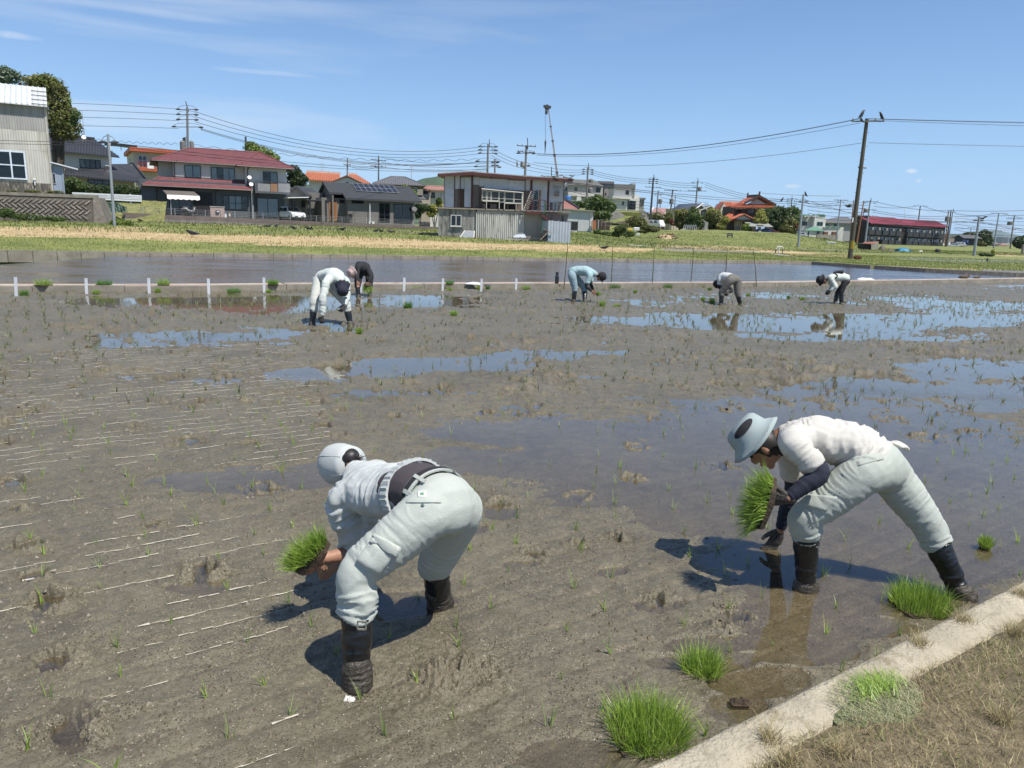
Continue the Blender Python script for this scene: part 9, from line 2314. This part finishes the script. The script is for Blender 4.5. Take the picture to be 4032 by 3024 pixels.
  mb.v=[tuple(v)for v in V_];h_=part('hat',mb,hm,t,smooth=True)
  if kd in('deep','cap'):
   mb=MB()
   for i in range(6):
    an=i*math.pi/3+.3;e_=hf*math.cos(an)+side*math.sin(an);mb.tube([c+hu*h0_+e_*r0_*(1+.10*math.cos(an)**2)*1.004 for r0_,h0_ in prof],.0022,4,False)
   part('seam',mb,hm,h_,kind='stuff');mb=MB();ball(mb,c+hu*prof[-1][1],.008);part('cap_button',mb,hm,h_)
  if kd in('cap','capneck'):
   mb=MB();P_=[]
   for i in range(9):
    an=(i/8-.5)*2.1;e_=hf*math.cos(an)+side*math.sin(an);P_+=[c+e_*.105-hu*.012,c+e_*(.105+.075*math.cos(an*.75))-hu*(.03+.02*abs(an))]
   mb.add(P_,[(2*i,2*i+1,2*i+3,2*i+2)for i in range(8)]+[(2*i+2,2*i+3,2*i+1,2*i)for i in range(8)]);part('visor',mb,hm,h_,smooth=True)
  if kd=='capneck':
   mb=MB();P_=[]
   for i in range(17):
    an=math.pi+(i/16-.5)*3.4;e_=hf*math.cos(an)+side*math.sin(an);wv=.014*math.sin(i*2.2)
    for r_,d_ in((.104,.0),(.118+wv,-.06),(.128+wv*1.6,-.13)):P_.append(c+e_*r_+hu*d_)
   mb.add(P_,[(3*i+q_,3*i+3+q_,3*i+4+q_,3*i+1+q_)for i in range(16)for q_ in(0,1)]);part('neck_flap',mb,hm,h_,smooth=True)
 return t,j,tr,sh,ctop
def bvh(o):
 me=o.data;r=root_loc(o);return BVHTree.FromPolygons([tuple(np.array(v.co)+r)for v in me.vertices],[tuple(p.vertices)for p in me.polygons])
def patch(nm,o,k,quad,m_,th=.004,nx=14,ny=10,parent=None,edge=True,oval=False):
 """a piece of cloth laid on the surface of o, its four corners given on the picture"""
 B=bvh(o)if not hasattr(o,'ray_cast')or isinstance(o,bpy.types.Object)else o;P=[];q4=[np.array(q(k,*c))for c in quad]
 for i in range(nx+1):
  for j_ in range(ny+1):
   a,b_=i/nx,j_/ny
   if oval:a,b_=2*a-1,2*b_-1;a,b_=.5+.5*a*math.sqrt(1-b_*b_/2),.5+.5*b_*math.sqrt(1-a*a/2)
   p=(q4[0]*(1-a)+q4[1]*a)*(1-b_)+(q4[3]*(1-a)+q4[2]*a)*b_;d=unit(ray(*p));hit=B.ray_cast(Vector(CAM),Vector(d))
   if hit[0]is None:return None
   e=min(a,1-a,b_,1-b_);P.append(np.array(hit[0])+np.array(hit[1])*(th if(e>0 or not edge)else-.001))
 mb=MB();m2=ny+1;mb.add(P,[(i*m2+j_,(i+1)*m2+j_,(i+1)*m2+j_+1,i*m2+j_+1)for i in range(nx)for j_ in range(ny)]);return part(nm,mb,m_,parent or o,smooth=True)
M_pale=cloth('pale_green_workwear',(.40,.43,.385));M_pale2=cloth('pale_workwear_dirty',(.37,.40,.355),(.24,.22,.17));M_wjack=cloth('pale_jacket',(.43,.455,.44))
M_tee=cloth('cream_tshirt',(.52,.50,.45));M_navy=cloth('navy_cloth',(.012,.015,.03));M_black=cloth('black_cloth',(.014,.014,.017));M_dbrown=cloth('dark_brown_knit',(.052,.043,.046))
M_gl=mat('muddy_glove',(.045,.04,.035),.7,.5,30,.6,80,c2=(.2,.18,.15),c2lo=.62,c2hi=.7)
tL,jL,trL,shL,ctL=person('worker bending at the front left in pale workwear with black belt, holding seedlings','M',dict(pel=(1120,425,3.02),waist=(985,345,3.14),chest=(760,345,3.36),neck=(610,245,3.54),head=(535,195,3.63),hip1=(1010,500,2.93),hip2=(1205,480,3.10),kn1=(615,835,2.83),kn2=(1075,790,3.38),an1=(608,1490,2.75),an2=(1108,1045,3.44),sh1=(520,400,3.36),el1=(600,715,3.36),wr1=(415,752,3.24),ha1=(330,815,3.17),sh2=(720,260,3.66),el2=(680,600,3.72),wr2=(480,800,3.42),ha2=(400,850,3.33)),M_wjack,M_pale,vox=.0075,sleeve='roll',hat=('deep',M_wjack),shirt_end=1.15,trouser_r=1.0,boot_top=.295,fold=1.8,hu=(-.72,.55,-.2),hf=(-.25,.35,-.92),curl=.75,thumb=((.3,-.2,1),(0,0,1)),seed=3,hpalm=((-.2,.8,.3),(-.2,-.8,.6)),shirt_r=.99)
mb=MB();limb(mb,[(jL['pel']*.8+jL['waist']*.2,.146,.115),(jL['waist'],.152,.124),(jL['chest']*.45+jL['waist']*.55,.145,.11)],unit(jL['hip2']-jL['hip1']))
us=put('undershirt',skin(mb,.009,3,[(jL['pel'],jL['chest'],.15,.5)],.006,24,.004,4),M_dbrown,tL)
def band(nm,c,ax,ref,ra,rb,w,th,m_,parent,n=40,a0=0,a1=2*math.pi,gather=0.):
 ax=unit(ax);u=unit(np.array(ref)-ax*(np.array(ref)@ax));v=np.cross(ax,u);P=[]
 for i in range(n+1):
  a=a0+(a1-a0)*i/n;e=u*math.cos(a);f_=v*math.sin(a);g_=gather*math.sin(i*2.4)
  for o_,s_ in((0,-w/2),(th+g_,-w/2),(th+g_,w/2),(0,w/2)):P.append(c+e*(ra+o_)+f_*(rb+o_)+ax*s_)
 mb=MB();mb.add(P,[(4*i+k_,4*i+4+k_,4*i+4+(k_+1)%4,4*i+(k_+1)%4)for i in range(n)for k_ in range(4)]);return part(nm,mb,m_,parent)
hl=unit(jL['hip2']-jL['hip1']);axL=unit(jL['waist']-jL['pel']);cW=jL['pel']*.62+jL['waist']*.38
band('belt',cW,axL,hl,.166,.136,.036,.006,M_black,tL)
band('waistband',cW-axL*.018,axL,hl,.165,.135,.014,.008,M_pale,tL);band('waistband',cW+axL*.020,axL,hl,.162,.132,.006,.006,M_pale,tL)
for tx,ty in((1005,300),(1188,285),(872,345),(1262,250)):
 u=hl;v=np.cross(axL,u);tgt=np.array(q('M',tx,ty))
 a=min(np.linspace(-math.pi,math.pi,181),key=lambda a:np.linalg.norm(np.array(proj(cW+u*math.cos(a)*.17+v*math.sin(a)*.14))-tgt)+(900 if(u*math.cos(a)+v*math.sin(a))@(CAM-cW)<0 else 0))
 e=u*math.cos(a)*.176+v*math.sin(a)*.146;mb=MB();mb.bar(cW+e-axL*.040,cW+e+axL*.034,.016,.006,upv=e);part('belt_loop',mb,M_pale,tL)
l2=unit(jL['sh2']-jL['sh1']);cH=jL['waist']*.85+jL['chest']*.15;axH=unit(jL['chest']-jL['waist'])
band('jacket_hem',cH,axH,l2,.158,.126,.05,.012,M_wjack,tL,n=90,gather=.004)
B=bvh(trL)
for nm,qd,m_,th in(('cargo_pocket',[(690,640),(850,715),(740,860),(600,770)],M_pale,.013),('pocket_flap',[(715,600),(880,690),(850,745),(685,655)],M_pale,.018),('back_pocket',[(900,405),(1115,403),(1118,424),(895,425)],M_pale,.006),('side_pocket',[(1300,360),(1330,320),(1340,335),(1308,378)],M_pale,.006),('care_patch',[(970,352),(1025,350),(1028,392),(972,392)],M_offw,.004)):
 patch(nm,B,'M',qd,m_,th,parent=tL)
patch('patch_print',B,'M',[(984,362),(1014,360),(1015,383),(986,383)],mat('patch_green',(.16,.30,.20),.8,.7,160),.0055,6,6,parent=tL)
hit=B.ray_cast(Vector(CAM),Vector(unit(ray(*q('M',1004,436)))))
if hit[0]:mb=MB();mb.lathe(np.array(hit[0]),[(.008,0),(.008,.005),(.004,.006)],12,np.array(hit[1]));part('button',mb,mat('green_button',(.08,.12,.10),.3),tL)
h1=jL['ha1'];c=Dp('M',340,745,3.2)
clump(tuple(c),.105,.115,900,.0035,'bundle of bright seedlings held out in both hands by the left worker',ry=.055,splay=.45,rot=(math.radians(12),math.radians(-38),math.radians(22)),mat_z=.022)
mb=MB()
for i in range(70):p=c+np.array([rng.uniform(-.1,.06),rng.uniform(-.05,.05),-.01+rng.uniform(-.02,.01)]);p[2]+=(p[0]-c[0])*-.5;mb.tube([p,p+np.array([rng.uniform(-.02,.02),0,-.03]),p+np.array([rng.uniform(-.03,.02),0,-rng.uniform(.04,.08)])],[.0016,.0012,.0006],3)
solo('hanging_roots',mb,M_root,'brown roots hanging under the bundle in the left worker hands','roots',kind='stuff',origin=c)
patch('cap_opening',bvh([o for o in tL.children if o.name.startswith('hat')][0]),'M',[(515,135),(575,125),(592,178),(530,192)],M_hair,.002,parent=tL,edge=False,oval=True)
mb=MB();c=Dp('M',610,172,3.56)
for i in range(70):p=c+rng.normal(0,.012,3);mb.tube([p,p+np.array([rng.uniform(.0,.04),rng.uniform(-.02,.02),rng.uniform(-.01,.02)])],[.0025,.0006],3)
part('hair_tips',mb,M_hair,tL,kind='stuff')
def buckle(t_,ct,an,k,x,y,dep,s_=.028):
 c=Dp(k,x,y,dep);mb=MB();n_=np.array([0,-1.,0])
 for a,b_ in(((-1,-1),(1,-1)),((1,-1),(1,1)),((1,1),(-1,1)),((-1,1),(-1,-1))):mb.bar(c+np.array([a[0]*s_*.6,0,a[1]*s_*.6]),c+np.array([b_[0]*s_*.6,0,b_[1]*s_*.6]),.006)
 part('buckle',mb,mat('steel_buckle',(.35,.34,.31),.35,.1,metal=.6),t_)
buckle(tL,None,None,'M',640,1150,2.665)
tR,jR,trR,shR,ctR=person('worker bending at the right in cream t-shirt, pale bucket hat and black arm sleeves','N',dict(pel=(1450,480,3.80),waist=(1310,355,3.82),chest=(1050,300,3.88),neck=(815,285,3.93),head=(690,352,3.95),hip1=(1350,540,3.70),hip2=(1530,530,3.89),kn1=(975,830,3.72),kn2=(1800,890,3.84),an1=(978,1270,3.76),an2=(2010,1340,3.73),sh1=(880,320,3.73),el1=(1075,530,3.62),wr1=(850,705,3.60),ha1=(735,700,3.62),sh2=(860,320,4.12),el2=(890,620,4.20),wr2=(800,920,4.26),ha2=(742,1050,4.28)),M_tee,M_pale2,vox=.008,sleeve='short',hat=('bucket',cloth('pale_blue_hat',(.29,.345,.34))),arm_c=M_navy,glove=(M_gl,'12'),shirt_end=.18,boot_top=.30,fold=1.9,hu=(-.74,.30,.56),hf=(-.55,.1,-.8),curl=.55,thumb=((-.1,-.2,1),(-1,0,.2)),seed=9,hpalm=((-.2,.9,-.1),(-.5,0,-.5)),shirt_r=1.0)
mb=MB();a,b_=Dp('N',1570,345,3.9),Dp('N',1650,372,3.95);limb(mb,[(a,.05,.012),((a+b_)/2+np.array([0,0,.012]),.05,.014),(b_,.022,.010)],(0,1,0));put('shirt_tail',skin(mb,.006,2,[(a,b_,.05,1)],.006,30,0,5),M_tee,tR)
B=bvh(trR)
for nm,qd,th in(('back_pocket',[(1310,455),(1495,400),(1500,440),(1320,488)],.006),('cargo_pocket',[(990,670),(1200,690),(1110,795),(905,740)],.010),('pocket_flap',[(1010,625),(1215,655),(1195,700),(990,668)],.014)):patch(nm,B,'N',qd,M_pale2,th,parent=tR)
Bh=bvh([o for o in tR.children if o.name.startswith('hat')][0]);patch('hat_print',Bh,'N',[(585,155),(636,185),(532,312),(478,288)],M_black,.003,14,10,parent=tR,edge=False,oval=True)
buckle(tR,None,None,'N',1048,1008,3.68)
c=Dp('N',712,742,3.6)
clump(tuple(c),.15,.14,1600,.0036,'big upright bundle of seedlings held in the left hand of the hatted worker',ry=.075,splay=.75,rot=(math.radians(5),math.radians(-78),math.radians(-12)),mat_z=.018)
def J(**k):return k
person('distant worker in pale clothes with navy cap and neck flap reaching into the mud','1',J(pel=(400,470,14.15),chest=(640,420,13.85),neck=(760,540,13.68),head=(800,680,13.55),hip1=(330,560,14.02),hip2=(500,540,14.25),kn1=(240,930,13.72),kn2=(860,960,14.0),an1=(195,1400,13.6),an2=(955,1400,13.9),sh1=(480,560,13.6),el1=(410,880,13.45),wr1=(400,1250,13.4),ha1=(380,1360,13.4),sh2=(860,560,13.9),el2=(880,850,13.8),wr2=(830,1030,13.6),ha2=(775,1130,13.55)),cloth('white_green_shirt',(.48,.52,.48)),cloth('greyish_trousers',(.44,.46,.42)),vox=.016,sleeve='long',hat=('capneck',M_navy),glove=(M_gl,'12'),hu=(.1,-.55,-.83),hf=(-.1,.8,-.6),boot_top=.27,fold=1.5,seed=21,shirt_r=1.1)
person('distant worker in black clothes and pinkish camouflage hat beside the bund','1',J(pel=(1230,270,19.75),chest=(1180,240,19.5),neck=(1080,290,19.35),head=(1020,350,19.25),hip1=(1120,420,19.6),hip2=(1330,420,19.8),kn1=(1095,640,19.4),kn2=(1330,640,19.6),an1=(1110,850,19.3),an2=(1330,830,19.5),sh1=(1110,260,19.3),el1=(1080,420,19.2),wr1=(1090,560,19.1),ha1=(1100,600,19.1),sh2=(1290,280,19.5),el2=(1360,450,19.4),wr2=(1320,580,19.3),ha2=(1290,620,19.25)),M_black,M_black,vox=.02,hat=('bucket',mat('pink_camouflage',(.50,.38,.36),.8,.2,30,c2=(.12,.07,.06),c2lo=.5,c2hi=.55)),hu=(-.5,-.65,-.25),hf=(-.5,-.1,-.85),boot_top=.27,seed=31)
g=Dp('1',1300,600,19.2);clump(tuple(g),.10,.26,260,.012,'long green bundle hanging from the hand of the black-clad worker',rot=(math.radians(200),.2,0),splay=.4);
person('worker in light blue jacket and black cap beside the leftmost thin pole','3',J(pel=(290,420,19.9),chest=(720,390,19.8),neck=(1060,500,19.75),head=(1210,580,19.72),hip1=(270,560,19.75),hip2=(330,540,20.0),kn1=(360,950,19.75),kn2=(670,950,20.0),an1=(325,1380,19.7),an2=(685,1380,19.75),sh1=(850,540,19.6),el1=(740,880,19.55),wr1=(930,1060,19.5),ha1=(1010,1130,19.5),sh2=(880,520,20.0),el2=(880,820,19.95),wr2=(960,1010,19.8),ha2=(1040,1110,19.7)),cloth('light_blue_jacket',(.28,.40,.41)),cloth('light_blue_trousers',(.22,.31,.34)),vox=.018,sleeve='short',arm_c=M_black,hat=('cap',M_black),hu=(.72,-.1,.25),hf=(.5,-.1,-.8),boot_top=.28,seed=41,fold=1.5,shirt_r=1.08)
g=Dp('3',1080,1160,19.45);clump(tuple(g),.05,.12,120,.01,'small tuft of seedlings in the hand of the light blue worker',rot=(0,math.radians(60),0))
person('distant worker in brown-grey trousers and white top seen from behind','4',J(pel=(960,440,20.1),chest=(640,370,20.5),neck=(480,480,20.75),head=(440,600,20.85),hip1=(860,520,20.0),hip2=(1140,520,20.15),kn1=(570,930,20.05),kn2=(1140,960,20.1),an1=(545,1420,20.0),an2=(1255,1420,20.1),sh1=(520,450,20.4),el1=(470,700,20.4),wr1=(640,950,20.5),ha1=(700,990,20.5),sh2=(620,460,20.8),el2=(930,860,20.6),wr2=(800,950,20.5),ha2=(720,1000,20.45)),cloth('white_top',(.52,.54,.52)),cloth('brown_grey_trousers',(.13,.12,.105)),vox=.018,sleeve='short',arm_c=M_black,hat=('cap',M_black),glove=(M_gl,'12'),hu=(-.5,.5,-.6),hf=(0,.3,-.9),boot_top=.27,seed=51,fold=1.2)
tW,jW,_a,_b,_c=person('distant worker in white jacket, black trousers and wide black hat at the right','5',J(pel=(1300,420,21.6),chest=(900,380,21.55),neck=(640,430,21.5),head=(470,500,21.48),hip1=(1250,560,21.5),hip2=(1320,540,21.75),kn1=(1130,950,21.45),kn2=(990,940,21.75),an1=(1130,1350,21.4),an2=(900,1320,21.7),sh1=(740,420,21.4),el1=(910,720,21.3),wr1=(720,900,21.3),ha1=(630,980,21.3),sh2=(700,450,21.75),el2=(800,720,21.75),wr2=(700,900,21.6),ha2=(600,990,21.5)),cloth('white_green_jacket',(.48,.52,.47)),M_black,vox=.018,hat=('bucket',M_black),glove=(M_black,'12'),hu=(-.75,0,.15),hf=(-.3,-.1,-.9),boot_top=.28,seed=61,fold=1.5,trouser_r=.8,shirt_r=1.05)
mb=MB();a,b_,c=Dp('5',850,225,21.5),Dp('5',1020,195,21.5),Dp('5',1180,195,21.5);limb(mb,[(a,.03),(b_,.05),(c,.05)]);limb(mb,[(Dp('5',900,240,21.45),.02),(Dp('5',990,330,21.38),.02),(Dp('5',900,430,21.33),.02)]);put('waist_bag',skin(mb,.012,2),M_black,tW)
# ------ the air
hz=bpy.data.materials.new('haze_air');hz.use_nodes=True;nt=hz.node_tree
for n in list(nt.nodes):nt.nodes.remove(n)
o_=nt.nodes.new('ShaderNodeOutputMaterial');v_=nt.nodes.new('ShaderNodeVolumePrincipled');v_.inputs['Density'].default_value=.00004;v_.inputs['Color'].default_value=(.62,.80,1.,1);nt.links.new(v_.outputs[0],o_.inputs['Volume'])
mb=MB();mb.box((-6500,-120,-90),(9500,18000,420));part('haze',mb,hz,kind='stuff')
